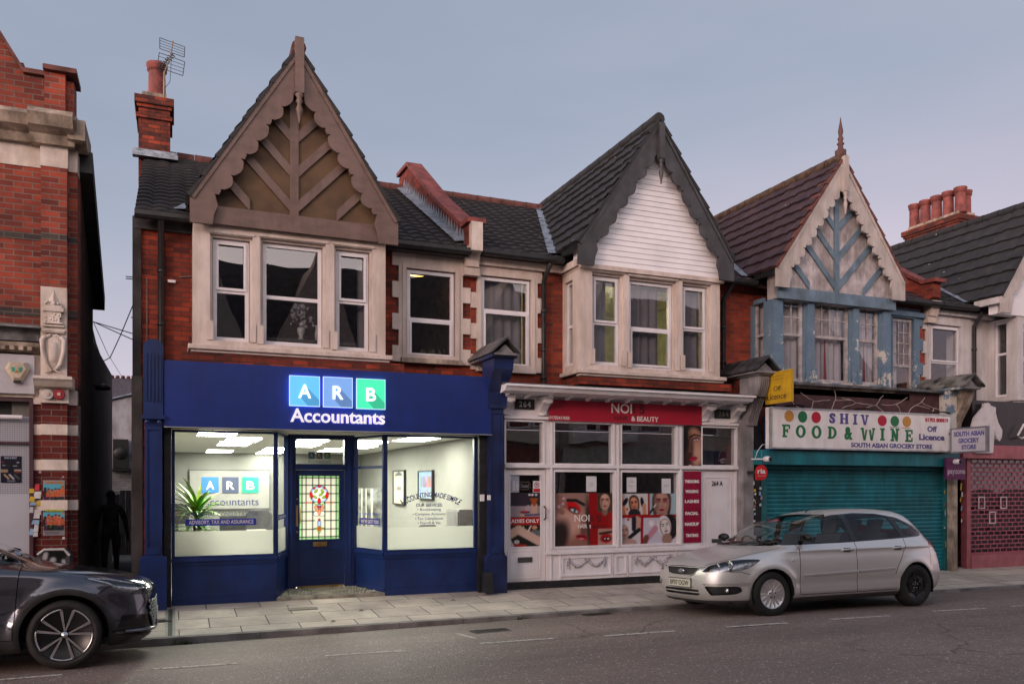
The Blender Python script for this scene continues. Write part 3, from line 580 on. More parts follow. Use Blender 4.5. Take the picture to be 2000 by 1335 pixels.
def window_side(par,X,y0,y1,z0,z1,split=.5,fw=.05,m=UPVC,pane=PANE,curtain=False,cm=CURTD,face=-1):
 """window in a bay's return: plane x = X, looking towards -x"""
 mb=MB();d=.06;xa,xb=X,X-face*d
 mb.box(xa,xb,y0,y0+fw,z0,z1);mb.box(xa,xb,y1-fw,y1,z0,z1);mb.box(xa,xb,y0+fw,y1-fw,z0,z0+fw);mb.box(xa,xb,y0+fw,y1-fw,z1-fw,z1);zt=z0+(z1-z0)*split
 mb.box(xa+.003,xb,y0+fw,y1-fw,zt-fw/2,zt+fw/2);w=mb.build('window',m,par)
 q=MB();q.quad((X+.02,y1-fw,z0+fw),(X+.02,y0+fw,z0+fw),(X+.02,y0+fw,z1-fw),(X+.02,y1-fw,z1-fw));q.build('pane',pane,w)
 if curtain:q=MB();q.quad((X+.12,y1,z0),(X+.12,y0,z0),(X+.12,y0,z1),(X+.12,y1,z1));q.build('curtain',cm,w)
 return w
def room(par,x0,x1,y0,y1,z0,z1,m=ROOM,name='room'):
 mb=MB();A=[(x0,y0,z0),(x1,y0,z0),(x1,y1,z0),(x0,y1,z0),(x0,y0,z1),(x1,y0,z1),(x1,y1,z1),(x0,y1,z1)]
 mb.add(A,[(0,1,2,3),(7,6,5,4),(3,2,6,7),(1,5,6,2),(0,3,7,4)]);return mb.build(name,m,par)

def rake_profile(L,w,n,kind=0):
 """inner edge of a scalloped bargeboard: list of (distance down the rake, inset from outer edge)"""
 P=[];p=L/n
 for k in range(n):
  a=k*p
  # shallow lobe, notch, ogee step
  for i in range(7):
   t=i/6;P.append((a+p*(.02+.40*t),w*(.90+.16*math.sin(pi*t))))
  P.append((a+p*.44,w*.80))
  for i in range(7):
   t=i/6;P.append((a+p*(.46+.34*t),w*(.92+.16*math.sin(pi*t))))
  P+=[(a+p*.83,w*.80),(a+p*.87,w*.86),(a+p*.96,w*.88),(a+p*1.0,w*.74)]
 return P
def gable(par,cx,zap,half,zeav,y,bt,bw,n,colmat,name='bargeboard',foot=.5,start=.62,yback=.35,thick=.05,verge=TILE,vl=None):
 """two scalloped bargeboards meeting at (cx, zap), eaves at +-half"""
 L=math.hypot(half,zap-zeav);dz=(zap-zeav)/L;dx=half/L
 for s in(-1,1):
  prof=rake_profile(L-start-.24,bw,n)
  # outer edge from the apex to the foot; inset is measured perpendicular to the rake, inwards
  def pt(t,w):return(cx+s*(dx*t-dz*w),zap-dz*t-dx*w)
  out=[(cx,zap),pt(L,0)]
  xf,zf=pt(L,0);foot_in=pt(L-foot*.85,bw*.95)
  bx=xf-s*.31;inner=[(xf,zf-foot*.75),(bx,zf-foot*.75),(bx-s*.02,zf-foot*.45),(bx-s*.07,zf-foot*.2)]
  inner+=[pt(start+a,b)for a,b in prof[::-1]]
  t0=bw*dz/dx
  inner.append((cx,zap-bw/dx*.98))
  ok=out+inner;ok=[(a if s*(a-cx)>=0 else cx,b)for a,b in ok]
  # tessellate through CDT so the concave outline fills cleanly
  r=delaunay_2d_cdt([Vector(q)for q in ok],[],[list(range(len(ok)))],1,1e-5)
  vv,ff=r[0],r[2];mb=MB();k=len(vv)
  vs=[(v[0],y,v[1])for v in vv]+[(v[0],y+thick,v[1])for v in vv]
  mb.add(vs,[tuple(f)for f in ff]+[tuple(i+k for i in f[::-1])for f in ff]);o=len(ok)
  mb.add([(a,y,b)for a,b in ok]+[(a,y+thick,b)for a,b in ok],[(i,(i+1)%o,(i+1)%o+o,i+o)for i in range(o)])
  # moulding along the outer edge
  A,B=pt(.05,.0),pt(L,.0);C,D=pt(L,.07),pt(.05,.07)
  mb.add([(A[0],y-.02,A[1]),(B[0],y-.02,B[1]),(C[0],y-.02,C[1]),(D[0],y-.02,D[1]),(A[0],y,A[1]),(B[0],y,B[1]),(C[0],y,C[1]),(D[0],y,D[1])],[(0,1,2,3),(3,2,6,7),(0,4,5,1),(1,5,6,2)])
  bm=bmesh.new();me_o=mb.build(name,colmat,par);bm.from_mesh(me_o.data);bmesh.ops.recalc_face_normals(bm,faces=bm.faces[:]);bm.to_mesh(me_o.data);bm.free()
  # verge tiles stepping down the rake
  vb=MB();m_=int(L/.34)
  for i in range(m_):
   a0,a1=L*i/m_,L*(i+1)/m_;p0,p1=pt(a0,-.012),pt(a1+.01,-.050);q0,q1=pt(a0,.012),pt(a1+.01,.012)
   vb.prism([p0,p1,q1,q0],y-.035,y+.25)
  vb.build('verge_tile',verge,par)
def herringbone(par,cx,zap,half,zb,y,m,tw=.13,rows=4,post=True,slope=1.05,gap=.63,top=.6):
 """timbering: centre post with pairs of braces rising outwards, and a bottom rail"""
 mb=MB();dz=(zap-zb)/half
 if post:mb.box(cx-tw/2,cx+tw/2,y-.03,y+.02,zb+.001,zap-top)
 lim=lambda x:zap-dz*abs(x-cx)-.12
 for k in range(rows):
  z=zb+.06+k*gap*0+(rows-1-k)*gap*.95
  for s in(-1,1):
   if k==rows-1: # lowest pair starts from the rail, away from the post
    xa,za=cx+s*half*.42,zb
   else:xa,za=cx+s*tw*.4,z-gap*.95
   # run until the rake
   t=0
   while za+slope*t<lim(xa+s*t)and t<2:t+=.02
   xb,zb_=xa+s*t,za+slope*t;c,d=1/math.hypot(1,slope),slope/math.hypot(1,slope);w=tw*.92
   mb.prism([(xa,za),(xb,zb_),(xb+s*-d*w*0,zb_+w/c*1.0),(xa,za+w/c)],y-.022-.002*k,y+.02)
 return mb.build('timbering',m,par)
def pendant(par,cx,z1,z0,y,m,top=None,w=.13):
 """square post hanging before the apex, ending in a turned drop"""
 mb=MB();mb.box(cx-w/2,cx+w/2,y-.10,y-.0005,z0+.45,z1)
 L=.45;p=[(w*.42,L),(w*.5,L-.03),(w*.25,L-.07),(w*.42,L-.12),(w*.2,L-.16),(w*.42,L-.24),(w*.3,L-.32),(.012,.03),(.02,.015),(.0,0)]
 mb.lathe([(r,h)for r,h in p[::-1]],(cx,y-.05,z0),n=14);return mb.build('finial_pendant',m,par)
def pipe(par,pts,r=.04,m=PIPE,name='downpipe',brackets=()):
 mb=MB();mb.tube(pts,r,10)
 for z in brackets:mb.lathe([(r+.012,-.03),(r+.012,.03)],(pts[-1][0],pts[-1][1],z),n=10)
 return mb.build(name,m,par)
def gutter(par,x0,x1,y,z,z2=None):
 mb=MB();z2=z if z2 is None else z2;pr=[(-.06,.05),(-.06,-.01),(-.035,-.05),(.035,-.05),(.06,-.01),(.06,.05)]
 vs=[(x0,y+a,z+b)for a,b in pr]+[(x1,y+a,z2+b)for a,b in pr];n=len(pr)
 mb.add(vs,[(i,i+1,i+1+n,i+n)for i in range(n-1)]+[tuple(range(n)),tuple(range(2*n-1,n-1,-1))]);return mb.build('gutter',BLACK,par)
def chimney_pot(par,x,y,z,h=.6,r=.13,m=TERRA):
 mb=MB();mb.lathe([(r*1.1,0),(r*1.1,.06),(r*.95,.09),(r*.9,h*.75),(r*.9,h*.8),(r*1.08,h*.82),(r*1.05,h*.9),(r*1.15,h*.93),(r*1.15,h),(r*.75,h),(r*.7,h-.1)],(x,y,z),n=20);return mb.build('chimney_pot',m,par)
def quoins(mb,xe,s,z0,z1,y0,y1,w=.10,h=.27,start=0):
 z=z0;k=start
 while z<z1-.02:
  zz=min(z+h,z1)
  if k%2==0:mb.box(xe,xe+s*w,y0,y1,z,zz)
  z=zz;k+=1

# ================================================================== the terrace: upper floors and roofs
YW,YB,YG,YS=13.6,12.9,12.7,13.0
RY,RZ,EY,EZ=17.7,8.25,13.36,5.82 # ridge and eaves of the main roofs
XA0=-0.55;XP1=PX(918,YW);XP2=10.33;XP3=15.75;XP4=21.2
H1=thing('shop_house','house with brown timbered gable over the lit blue accountants shop','house',(XA0,YW,0))
H2=thing('shop_house','house with white boarded gable and charcoal bargeboards over the white salon','house',(XP1,YW,0))
H3=thing('shop_house','house with peeling blue bay and timbered gable over the teal shutter','house',(XP2,YW,0))
H4=thing('shop_house','white rendered house over the pink shop at the right end','house',(XP3,YW,0))

def bay(par,xl,xr,zb,zt,wins,stone,sides=None,sill=STONE,side_kw={},inner=True,bottom=True,peel=None,topm=None,**wk):
 """projecting bay: front slab with three window openings, returns, sill; wins = (x0, x1, z0, z1, kwargs)"""
 e=.045;holes=[(a-e,b+e,c-e*.4,d+e)for a,b,c,d,*_ in wins]
 mb=wall_cells(xl,xr,zb,zt,YB,YB+.24,holes)
 for(a,b,c,d)in holes:
  frame_strips(mb,a-.05,b+.05,c-.001,d+.05,.05,YB-.018,YB-.0005)if False else None
  mb.box(a-.02,a+e*.8,YB+.06,YB+.2,c,d);mb.box(b-e*.8,b+.02,YB+.06,YB+.2,c,d);mb.box(a+e*.8,b-e*.8,YB+.062,YB+.2,d-e*.8,d+.02)
  # stop-chamfered jamb: base blocks
  for xx in(a,b):mb.box(xx-.045,xx+.045,YB-.022,YB-.001,c,c+.28)
  mb.box(a-.03,b+.03,YB-.02,YB-.001,d+.012,d+.05)
 # returns
 for s,X in((-1,xl),(1,xr)):
  if sides and s==-1:
   ya,yb,c,d=sides;xi=X+.22
   mb.box(X,xi,YB+.24,ya,zb,zt);mb.box(X,xi,yb,YW,zb,zt);mb.box(X,xi,ya,yb,zb,c);mb.box(X,xi,ya,yb,d,zt)
  else:
   a,b=(X,X+.2)if s==-1 else(X-.2,X);mb.box(a,b,YB+.24,YW,zb,zt)
 mb.box(xl+.2,xr-.2,YB+.24,YW+.2,zt-.06,zt-.01);mb.box(xl+.2,xr-.2,YB+.24,YW+.2,zb+.01,zb+.06)
 o=mb.build("bay",stone,par)
 mb=MB();mb.box(xl-.07,xr+.10,YB-.09,YB+.1,zb-.075,zb-.001);mb.box(xl-.07,xl+.1,YB+.1,YW,zb-.075,zb-.001);mb.box(xl-.03,xr+.06,YB-.05,YB+.1,zb-.115,zb-.076)
 mb.build('sill',sill,par,bevel=.01)
 for w in wins:window(par,w[0],w[1],w[2],w[3],YB+.12,**{**wk,**(w[4]if len(w)>4 else{})})
 if sides:window_side(par,xl+.06,sides[0],sides[1],sides[2],sides[3],**side_kw)
 return o
def wz(u0,u1,vt,vb,Y): # window rectangle from its left edge heights
 return(PX(u0,Y),PX(u1,Y),PZ(u0,vb,Y),PZ(u0,vt,Y))
YI=YB+.12;YV=YW-.02

def main_roof(par,x0,x1,m,x0b=None):
 mb=MB();V=Vector((0,RY-EY,RZ-EZ));lv=V.length
 roof_slope(mb,(x0,EY,EZ),(1,0,0),V,x1-x0,lv,course=.27,wave=.24,amp=.028,step=.04)
 mb.box(x0,x1,EY-.0,EY+.02,EZ-.1,EZ-.01)
 V2=Vector((0,4.3,-(RZ-EZ)));mb.add([(x0,RY,RZ),(x1,RY,RZ),(x1,RY+4.4,EZ),(x0,RY+4.4,EZ)],[(0,1,2,3)])
 mb.build('roof',m,par)
def ridge(par,p,q,m,n=12,r=.11,name='ridge_tiles'):
 mb=MB();p,q=Vector(p),Vector(q)
 for i in range(n):
  a,b=p.lerp(q,i/n),p.lerp(q,(i+.97)/n);mb.tube([a,b],[r*1.02,r*.96],10)
 return mb.build(name,m,par)
def gable_roof(par,cx,half,zap,zeav,m,both=True,course=.33,y1=RY,vl=True,rm=TILER):
 mb=MB();lv=math.hypot(half,zap-zeav)
 roof_slope(mb,(cx-half,YG+.02,zeav),(0,1,0),(half,0,zap-zeav),y1-YG,lv,course=course,wave=.3,amp=.02,step=.05)
 roof_slope(mb,(cx+half,YG+.02,zeav),(0,1,0),(-half,0,zap-zeav),y1-YG,lv,course=course,wave=.3,amp=.02,step=.05)
 # closed underside so that nothing can be seen through the eaves
 mb.add([(cx-half,YB+.22,zeav-.03),(cx+half,YB+.22,zeav-.03),(cx+half,YW+.2,zeav-.03),(cx-half,YW+.2,zeav-.03)],[(0,1,2,3)])
 mb.build('gable_roof',m,par)
 ridge(par,(cx,YG,zap+.01),(cx,y1+.1,zap+.01),rm)
 for s in(-1,1):
  P=[(cx+s*half,EY+.12,EZ+.1),(cx,RY,RZ+.02)];tl=MB();a,b=Vector(P[0]),Vector(P[1]);o=Vector((s*.22,0,.0));up=Vector((0,0,.06));h=Vector((0,.0,.02))
  tl.add([a+o+Vector((0,0,.04)),b+o+Vector((0,0,.04)),b+up,a+up,a-o*.25+Vector((0,0,.14)),b-o*.25+Vector((0,0,.14))],[(0,1,2,3),(3,2,5,4)])
  tl.build('valley_flashing',LEADB if s<0 else LEAD,par)

# ------------------------------------------------------------------ house 1 (over the accountants)
g1=dict(cx=1.752,half=1.535,zap=PZ(582,93,YG),ze=5.93)
zt1=5.62;zb1=PZ(512,680,YB);xl,xr=PX(377,YB),PX(753,YB)
ww=wz(795,886,526,697,YV);ZF1=PZ(640,715,YW)
mb=wall_cells(XA0,XP1,2.9,EZ+.02,YW,YW+.3,[(xl+.2,xr-.2,zb1+.06,zt1-.06),(ww[0],ww[1],ww[2],ww[3])])
mb.build('wall',BRK_D,H1)
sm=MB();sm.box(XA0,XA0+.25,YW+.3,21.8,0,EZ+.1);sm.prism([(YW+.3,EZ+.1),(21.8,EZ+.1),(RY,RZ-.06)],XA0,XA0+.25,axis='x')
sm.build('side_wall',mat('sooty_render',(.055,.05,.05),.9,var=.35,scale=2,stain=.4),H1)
mb=MB();mb.box(xl-.15,xr+.3,YB-.02,YW,zb1-.30,zb1-.117);mb.build('brick_band',BRK_D,H1)
mb=MB();mb.box(XA0+.28,XP1-.1,YB-.12,YW+.02,zb1-.36,zb1-.301);mb.build('lead_ledge',LEAD,H1)
W1,W2,W3=wz(416,486,466,664,YI),wz(513,628,474,672,YI),wz(656,719,489,683,YI)
bay(H1,xl,xr,zb1,zt1,[(*W1,dict(split=.49,sash_bot=False)),(*W2,dict(split=.47,sash_top=False,sash_bot=False)),(*W3,dict(split=.49,sash_bot=False,curtain=[(.72,1.0)],cm=CURTD))],STONE,pane=PANED)
# surround of the wall window
sx0,sx1=PX(779,YW-.05),PX(904,YW-.05);sb,st=PZ(779,706,YW),EZ-.12
mb=wall_cells(sx0,sx1,sb,st,YW-.05,YW+.02,[(ww[0]-.02,ww[1]+.02,ww[2]-.02,ww[3]+.02)])
frame_strips(mb,ww[0]-.09,ww[1]+.09,ww[2]-.02,ww[3]+.09,.07,YW-.075,YW-.051);quoins(mb,sx0,-1,sb,st,YW-.049,YW,w=.11);quoins(mb,sx1,1,sb,st,YW-.049,YW,w=XP1-sx1-.005)
mb.build('window_surround',STONE,H1)
mb=MB();mb.box(ww[0]-.12,ww[1]+.12,YW-.13,YW,ww[2]-.1,ww[2]-.021);mb.build('sill',CORN,H1)
window(H1,*ww,YV,split=.44,sash_top=False,pane=PANED)
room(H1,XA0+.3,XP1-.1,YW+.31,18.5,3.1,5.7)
# gable
cx,half,zap,ze=g1['cx'],g1['half'],g1['zap'],g1['ze']
mb=MB();mb.prism([(cx-half+.1,zt1+.01),(cx+half-.1,zt1+.01),(cx+half-.1,ze-.1),(cx,zap-.12),(cx-half+.1,ze-.1)],YB-.02,YB+.2);mb.build('gable_panel',BROWNP,H1)
mb=MB();mb.box(cx-half+.13,cx+half-.13,YB-.10,YB-.021,zt1-.02,zt1+.24);mb.build('bottom_rail',BROWN,H1)
herringbone(H1,cx-.05,zap,half,zt1+.24,YB-.03,BROWN,tw=.13,top=.75,gap=.56)
gable(H1,cx,zap,half,ze,YG,0,.34,3,BROWN)
pendant(H1,cx,PZ(582,71,YG-.1),PZ(582,238,YG-.1),YG,BROWN)
gable_roof(H1,cx,half,zap,ze,TILE)
main_roof(H1,XA0+.02,XP1-.12,TILE);gutter(H1,XA0+.02,cx-half+.02,EY-.07,EZ-.06);gutter(H1,cx+half-.02,XP1-.1,EY-.07,EZ-.06)
ridge(H1,(XA0-.05,RY,RZ+.03),(XP1-.1,RY,RZ+.03),TILER,16)
mb=MB();mb.box(XA0,xl,YW-.07,YW-.001,EZ-.2,EZ-.02);mb.build('fascia_board',DARKT,H1);mb=MB();mb.box(xr,XP1-.1,EY,YW-.001,EZ-.13,EZ-.06);mb.build('fascia_board',DARKT,H1)
px=PX(315,YW-.08);pipe(H1,[(px,EY-.07,EZ-.1),(px,YW-.08,EZ-.32),(px,YW-.08,3.35)],.045,brackets=(5.0,4.2,3.6))
mb=MB();p2=[(px+.25,YW-.02,4.95),(px+.45,YW-.02,4.98),(px+.52,YW-.02,4.8),(px+.5,YW-.02,3.5)];mb.tube(p2,.008,5);mb.tube([(px-.2,YW-.02,4.9),(px-.2,YW-.02,3.5)],.006,5);mb.build('cable',mat('old_cable',(.2,.17,.16)),H1)
mb=MB();mb.box(px+.09,px+.2,YW-.06,YW-.001,PZ(325,552,YW),PZ(325,547,YW));mb.build('bracket',UPVC,H1)
# raised party wall between houses 1 and 2
xq0,xq1=XP1-.13,XP1+.10;zc=PZ(920,432,13.3)
mb=MB();prof=[(13.32,zc-.45),(13.32,zc-.03),(13.62,zc-.03),(17.2,8.6),(18.0,8.62),(18.0,8.0),(13.8,5.8)]
mb.prism(prof,xq0,xq1,axis='x');mb.build('party_wall',BRK_D,H1)
mb=MB();cp=[(13.22,zc),(13.58,zc),(15.2,zc+.98),(17.2,8.66),(18.05,8.70)]
for(a,b),(c,d_)in zip(cp[:-1],cp[1:]):mb.prism([(a,b-.03),(c,d_-.03),(c,d_+.05),(a,b+.05)],xq0-.05,xq1+.06,axis='x')
mb.build('coping',TERRA,H1)
mb=MB();mb.box(xq0+.015,xq1-.015,13.18,13.319,zc-.52,zc-.031);mb.build('party_wall_end',STONE_L,H1)
mb=MB();n=26
for i in range(n):
 t0,t1=i/n,(i+1)/n;y0_,y1_=13.5+4.1*t0,13.5+4.1*t1;z0_,z1_=EZ+.1+(RZ-EZ)*(y0_-EY)/(RY-EY),EZ+.1+(RZ-EZ)*(y1_-EY)/(RY-EY)
 mb.add([(xq0-.008,y0_,z0_-.1),(xq0-.008,y1_,z1_-.1),(xq0-.008,y1_,z1_+.04),(xq0-.008,(y0_+y1_)/2,z1_+.17),(xq0-.008,y0_,z0_+.04)],[(0,1,2,3,4)])
 mb.add([(xq0-.17,y0_,z0_-.02),(xq0-.17,y1_,z1_-.02),(xq0-.009,y1_,z1_+.01),(xq0-.009,y0_,z0_+.01)],[(0,1,2,3)])
mb.build('stepped_flashing',LEADB,H1)
mb=MB();mb.box(XP1-.16,XP1+.12,YW-.17,YW-.052,EZ-.42,EZ-.28);mb.box(XP1-.14,XP1+.10,YW-.2,YW-.052,EZ-.279,EZ-.16);mb.prism([(YW-.2,EZ-.16),(YW-.052,EZ-.16),(YW-.052,EZ+.05),(YW-.3,EZ+.05)],XP1-.15,XP1+.11,axis='x');mb.build('corbel',STONE,H1)

def chimney(par,x0,x1,y0,y1,z0,z1,pots,m=BRK,pr=.13,ph=.6,fl=True):
 mb=MB();mb.box(x0,x1,y0,y1,z0,z1-.42);mb.box(x0-.04,x1+.04,y0-.04,y1+.04,z1-.42,z1-.34);mb.box(x0+.001,x1-.001,y0+.001,y1-.001,z1-.34,z1-.22);mb.box(x0-.03,x1+.03,y0-.03,y1+.03,z1-.22,z1-.15);mb.box(x0-.07,x1+.07,y0-.07,y1+.07,z1-.15,z1)
 c=mb.build('chimney',m,par)
 mb=MB();mb.box(x0+.06,x1-.06,y0+.06,y1-.06,z1,z1+.12);mb.build('flaunching',CORN,c)
 for(a,b)in pots:chimney_pot(c,a,b,z1+.08,ph,pr)
 if fl:mb=MB();mb.box(x0-.1,x1+.14,y0-.16,y0-.003,z0+.52,z0+.60);mb.box(x0-.1,x1+.1,y0-.02,y0-.003,z0+.6,z0+.7);mb.build('chimney_flashing',LEADB,c)
 return c
zc1=PZ(300,197,17.4)
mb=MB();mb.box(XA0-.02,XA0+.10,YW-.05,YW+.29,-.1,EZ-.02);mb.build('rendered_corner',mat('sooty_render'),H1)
chimney(H1,-.62,-.06,17.25,18.0,7.5,zc1,[(-.3,17.6)],m=brick('sooty_chimney_brick',(.42,.06,.022),(.10,.02,.014),(.06,.03,.022),.2,stain=.75),pr=.17,ph=.72)

# ------------------------------------------------------------------ house 2 (over the salon)
cx,half,zap,ze=8.12,1.64,PZ(1287,232,YG),5.97
g2=(cx,half,zap,ze)
zt2=5.64;zb2=PZ(1226,726,YB);xl,xr=PX(1133,YB),PX(1406,YB)
ww=wz(940,1034,540,715,YV)
BR2=(xl+.2,xr-.2,zb2+.06,zt2-.06)
mb=wall_cells(XP1,XP2,2.9,EZ+.02,YW,YW+.3,[BR2,ww]);mb.build('wall',BRK,H2)
X_=xl+.06;sd=(PYx(1125.5,X_),PYx(1110.5,X_)-.02,PZx(1125,712,X_),PZx(1125,546,X_))
sd=(YB+.3,YW-.08,sd[2],sd[3])
mb=MB();mb.box(xl-.02,xr+.25,YB-.02,YW,zb2-.26,zb2-.117);mb.build('brick_band',BRK_D,H2)
W1,W2,W3=wz(1155,1208,538,711,YI),wz(1227,1311,548,718,YI),wz(1330,1378,558,723,YI)
bay(H2,xl,xr,zb2,zt2,[(*W1,dict(split=.47,sash_bot=False,curtain=[(-.1,.68)])),(*W2,dict(split=.46,curtain=[(-.2,.80)],sash_top=False)),(*W3,dict(split=.49,sash_bot=False,curtain=[(-.1,.95)]))],STONE,sides=sd,side_kw=dict(split=.47))
sx0,sx1=PX(932,YW-.05),PX(1050,YW-.05);sb,st=PZ(932,722,YW),EZ-.2
mb=wall_cells(sx0,sx1,sb,st,YW-.05,YW+.02,[(ww[0]-.02,ww[1]+.02,ww[2]-.02,ww[3]+.02)])
frame_strips(mb,ww[0]-.09,ww[1]+.09,ww[2]-.02,ww[3]+.09,.07,YW-.075,YW-.051);quoins(mb,sx0,-1,sb,st,YW-.048,YW,w=sx0-XP1-.005);quoins(mb,sx1,1,sb,st,YW-.049,YW,w=.09)
mb.box(XP1+.13,xl,YW-.12,YW-.053,EZ-.2,EZ-.1);mb.box(XP1+.13,xl,YW-.16,YW-.053,EZ-.099,EZ-.06)
mb.build('window_surround',STONE,H2)
window(H2,*ww,YV,split=.63,sash_top=False,curtain=[(.12,.92)])
mb=MB();mb.box(ww[0]-.1,ww[1]+.1,YW-.1,YW,ww[2]-.09,ww[2]-.021);mb.build('sill',STONE,H2)
room(H2,XP1+.1,XP2-.1,YW+.31,17.0,3.1,5.7,mat('lit_room_wall',(.62,.60,.42),.9))
mb=MB();mb.lathe([(.10,0),(.14,.05),(.14,.12),(.05,.2)],(7.4,15.0,5.3));b_=mb.build('ceiling_lamp',glow('bulb_glow',(1,.93,.55),40),H2)
mb=MB();mb.prism([(cx-half+.1,zt2+.01),(cx+half-.1,zt2+.01),(cx+half-.1,ze-.05),(cx,zap-.12),(cx-half+.1,ze-.05)],YB+.04,YB+.2)
z=zt2+.03;bh=.098
while z<zap-.2:
 w0=min(half-.1,(zap-z)*half/(zap-ze))-.02;w1=min(half-.1,max(0.02,(zap-z-bh)*half/(zap-ze)))-.02
 if w1>.02:mb.add([(cx-w0,YB-.01,z),(cx+w0,YB-.01,z),(cx+w1,YB+.004,z+bh),(cx-w1,YB+.004,z+bh),(cx-w0,YB+.038,z),(cx+w0,YB+.038,z)],[(0,1,2,3),(0,4,5,1)])
 z+=bh
mb.build('gable_boarding',WHITEB,H2)
mb=MB();mb.box(cx-half+.12,cx+half-.12,YB-.06,YB+.03,zt2-.06,zt2+.02);mb.box(cx-half+.12,cx-half+.2,YB+.03,YW,zt2-.06,zt2+.02);mb.box(xl-.07,xl,YB,YW-.0,zt2-.02,zt2+.1);mb.build('cornice_moulding',STONE,H2)
gable(H2,cx,zap,half,ze,YG,0,.34,3,DARKT)
pendant(H2,cx,zap-.1,PZ(1285,356,YG-.1),YG,DARKT,w=.11)
gable_roof(H2,cx,half,zap,ze,TILE,rm=TILE)
main_roof(H2,XP1+.1,XP2,TILE);gutter(H2,XP1+.12,cx-half,EY-.07,EZ-.04);gutter(H2,cx+half,XP2,EY-.07,EZ-.04)
mb=MB();mb.box(cx-half-.02,cx-half+.06,YG+.05,EY,ze-.12,ze-.02);mb.build('eaves_board',BLACK,H2)
ridge(H2,(XP1+.1,RY,RZ+.03),(XP2,RY,RZ+.03),TILER,18)
px=PX(1066,YW-.1);pipe(H2,[(px,EY-.07,EZ-.1),(px-.04,EY,EZ-.25),(px-.04,YW-.1,EZ-.38),(px-.04,YW-.1,3.5)],.045,brackets=(4.9,4.2,3.7))
px=PX(1413,YW-.1);pipe(H2,[(px+.1,EY-.07,EZ-.05),(px,YW-.1,EZ-.38),(px,YW-.1,3.5)],.045,brackets=(4.9,4.2))
chimney(H2,XP2-.35,XP2+.35,17.0,19.2,7.6,9.25,[(XP2-.05,17.25+.42*k)for k in range(5)],fl=False,ph=.55)

# ------------------------------------------------------------------ house 3 (blue bay over the grocery)
cx,half,zap,ze=12.43,1.67,PZ(1645,308,YG),5.97
zt3=5.40;zb3=PZ(1585,748,YB);xl,xr=PX(1511,YB),PX(1740,YB)
PEEL=bpy.data.materials.new('peeling_blue_paint');PEEL.use_nodes=True;N=PEEL.node_tree.nodes;L=PEEL.node_tree.links;b=N['Principled BSDF'];b.inputs['Roughness'].default_value=.7
g=N.new('ShaderNodeNewGeometry');n=N.new('ShaderNodeTexNoise');n.inputs['Scale'].default_value=3.2;n.inputs['Detail'].default_value=12;n.inputs['Roughness'].default_value=.72;L.new(g.outputs['Position'],n.inputs[0])
s=N.new('ShaderNodeSeparateXYZ');L.new(g.outputs['Position'],s.inputs[0]);q=N.new('ShaderNodeMapRange');q.inputs[1].default_value=5.0;q.inputs[2].default_value=3.4;q.inputs[3].default_value=-.06;q.inputs[4].default_value=.12;L.new(s.outputs['Z'],q.inputs[0])
a=N.new('ShaderNodeMath');a.operation='ADD';L.new(n.outputs[0],a.inputs[0]);L.new(q.outputs[0],a.inputs[1])
r=N.new('ShaderNodeValToRGB');r.color_ramp.elements[0].position=.575;r.color_ramp.elements[0].color=(.14,.21,.28,1);r.color_ramp.elements[1].position=.59;r.color_ramp.elements[1].color=(.56,.52,.47,1);e=r.color_ramp.elements.new(.3);e.color=(.09,.15,.22,1);L.new(a.outputs[0],r.inputs[0]);L.new(r.outputs[0],b.inputs['Base Color'])
bp=N.new('ShaderNodeBump');bp.inputs['Distance'].default_value=.01;bp.inputs['Strength'].default_value=.5;L.new(r.outputs[0],bp.inputs['Height']);L.new(bp.outputs[0],b.inputs['Normal'])
ww3=wz(1741,1780,621,764,YV)
mb=wall_cells(XP2,XP3,2.9,EZ+.02,YW,YW+.3,[(xl+.2,xr-.2,zb3+.06,zt3-.06),ww3]);mb.build('wall',BRK,H3)
mb=MB();mb.box(xl-.2,xr+.5,YB-.02,YW,zb3-.24,zb3-.117);mb.build('brick_band',BRK,H3)
W1,W2,W3=wz(1525,1567,580,742,YI),wz(1586,1656,586,745,YI),wz(1673,1714,596,750,YI)
ZX=dict(m=TIMW,fw=.06,sash_top=False,sash_bot=False,pane=glass('old_sash_pane',(.8,.82,.84),1.6),cm=CURT)
sd=(YB+.3,YW-.08,W1[2]+.05,W1[3])
bay(H3,xl,xr,zb3,zt3,[(*W1,dict(split=.56,bars=(2,2),curtain=[(0,1)])),(*W2,dict(split=.56,bars=(4,2),curtain=[(0,.42),(.40,.62),(.56,1)])),(*W3,dict(split=.56,bars=(2,2),curtain=[(0,.5),(.45,1)]))],PEEL,sides=sd,sill=CORN,side_kw=dict(m=TIMW,split=.55,curtain=True,cm=CURT),**ZX)
red=mat('red_curtain',(.30,.03,.04),.9)
for(a,b)in((W2[0]+.42*(W2[1]-W2[0]),.09),(W3[0]+.5*(W3[1]-W3[0]),.06)):
 q=MB();q.quad((a,YI+.11,W2[2]),(a+b,YI+.11,W2[2]),(a+b*.4,YI+.11,W2[2]+.95),(a+b*.2,YI+.11,W2[2]+.95));q.build('curtain_edge',red,H3)
sx0,sx1=xr+.02,PX(1797,YW-.05);st=EZ-.12
mb=wall_cells(sx0,sx1,zb3-.1,st,YW-.05,YW+.02,[(ww3[0]-.02,ww3[1]+.02,ww3[2]-.02,ww3[3]+.02)]);frame_strips(mb,ww3[0]-.08,ww3[1]+.08,ww3[2]-.02,ww3[3]+.08,.06,YW-.08,YW-.051);quoins(mb,sx1,1,zb3-.1,st,YW-.049,YW,w=XP3-sx1-.2 if XP3-sx1>.3 else.1)
mb.box(sx0,sx1+.1,YW-.12,YW-.052,st-.2,st-.1)
mb.build('window_surround',PEEL,H3)
window(H3,*ww3,YV,split=.36,bars=(3,4),curtain=[(0,.3),(.25,.55)],**ZX)
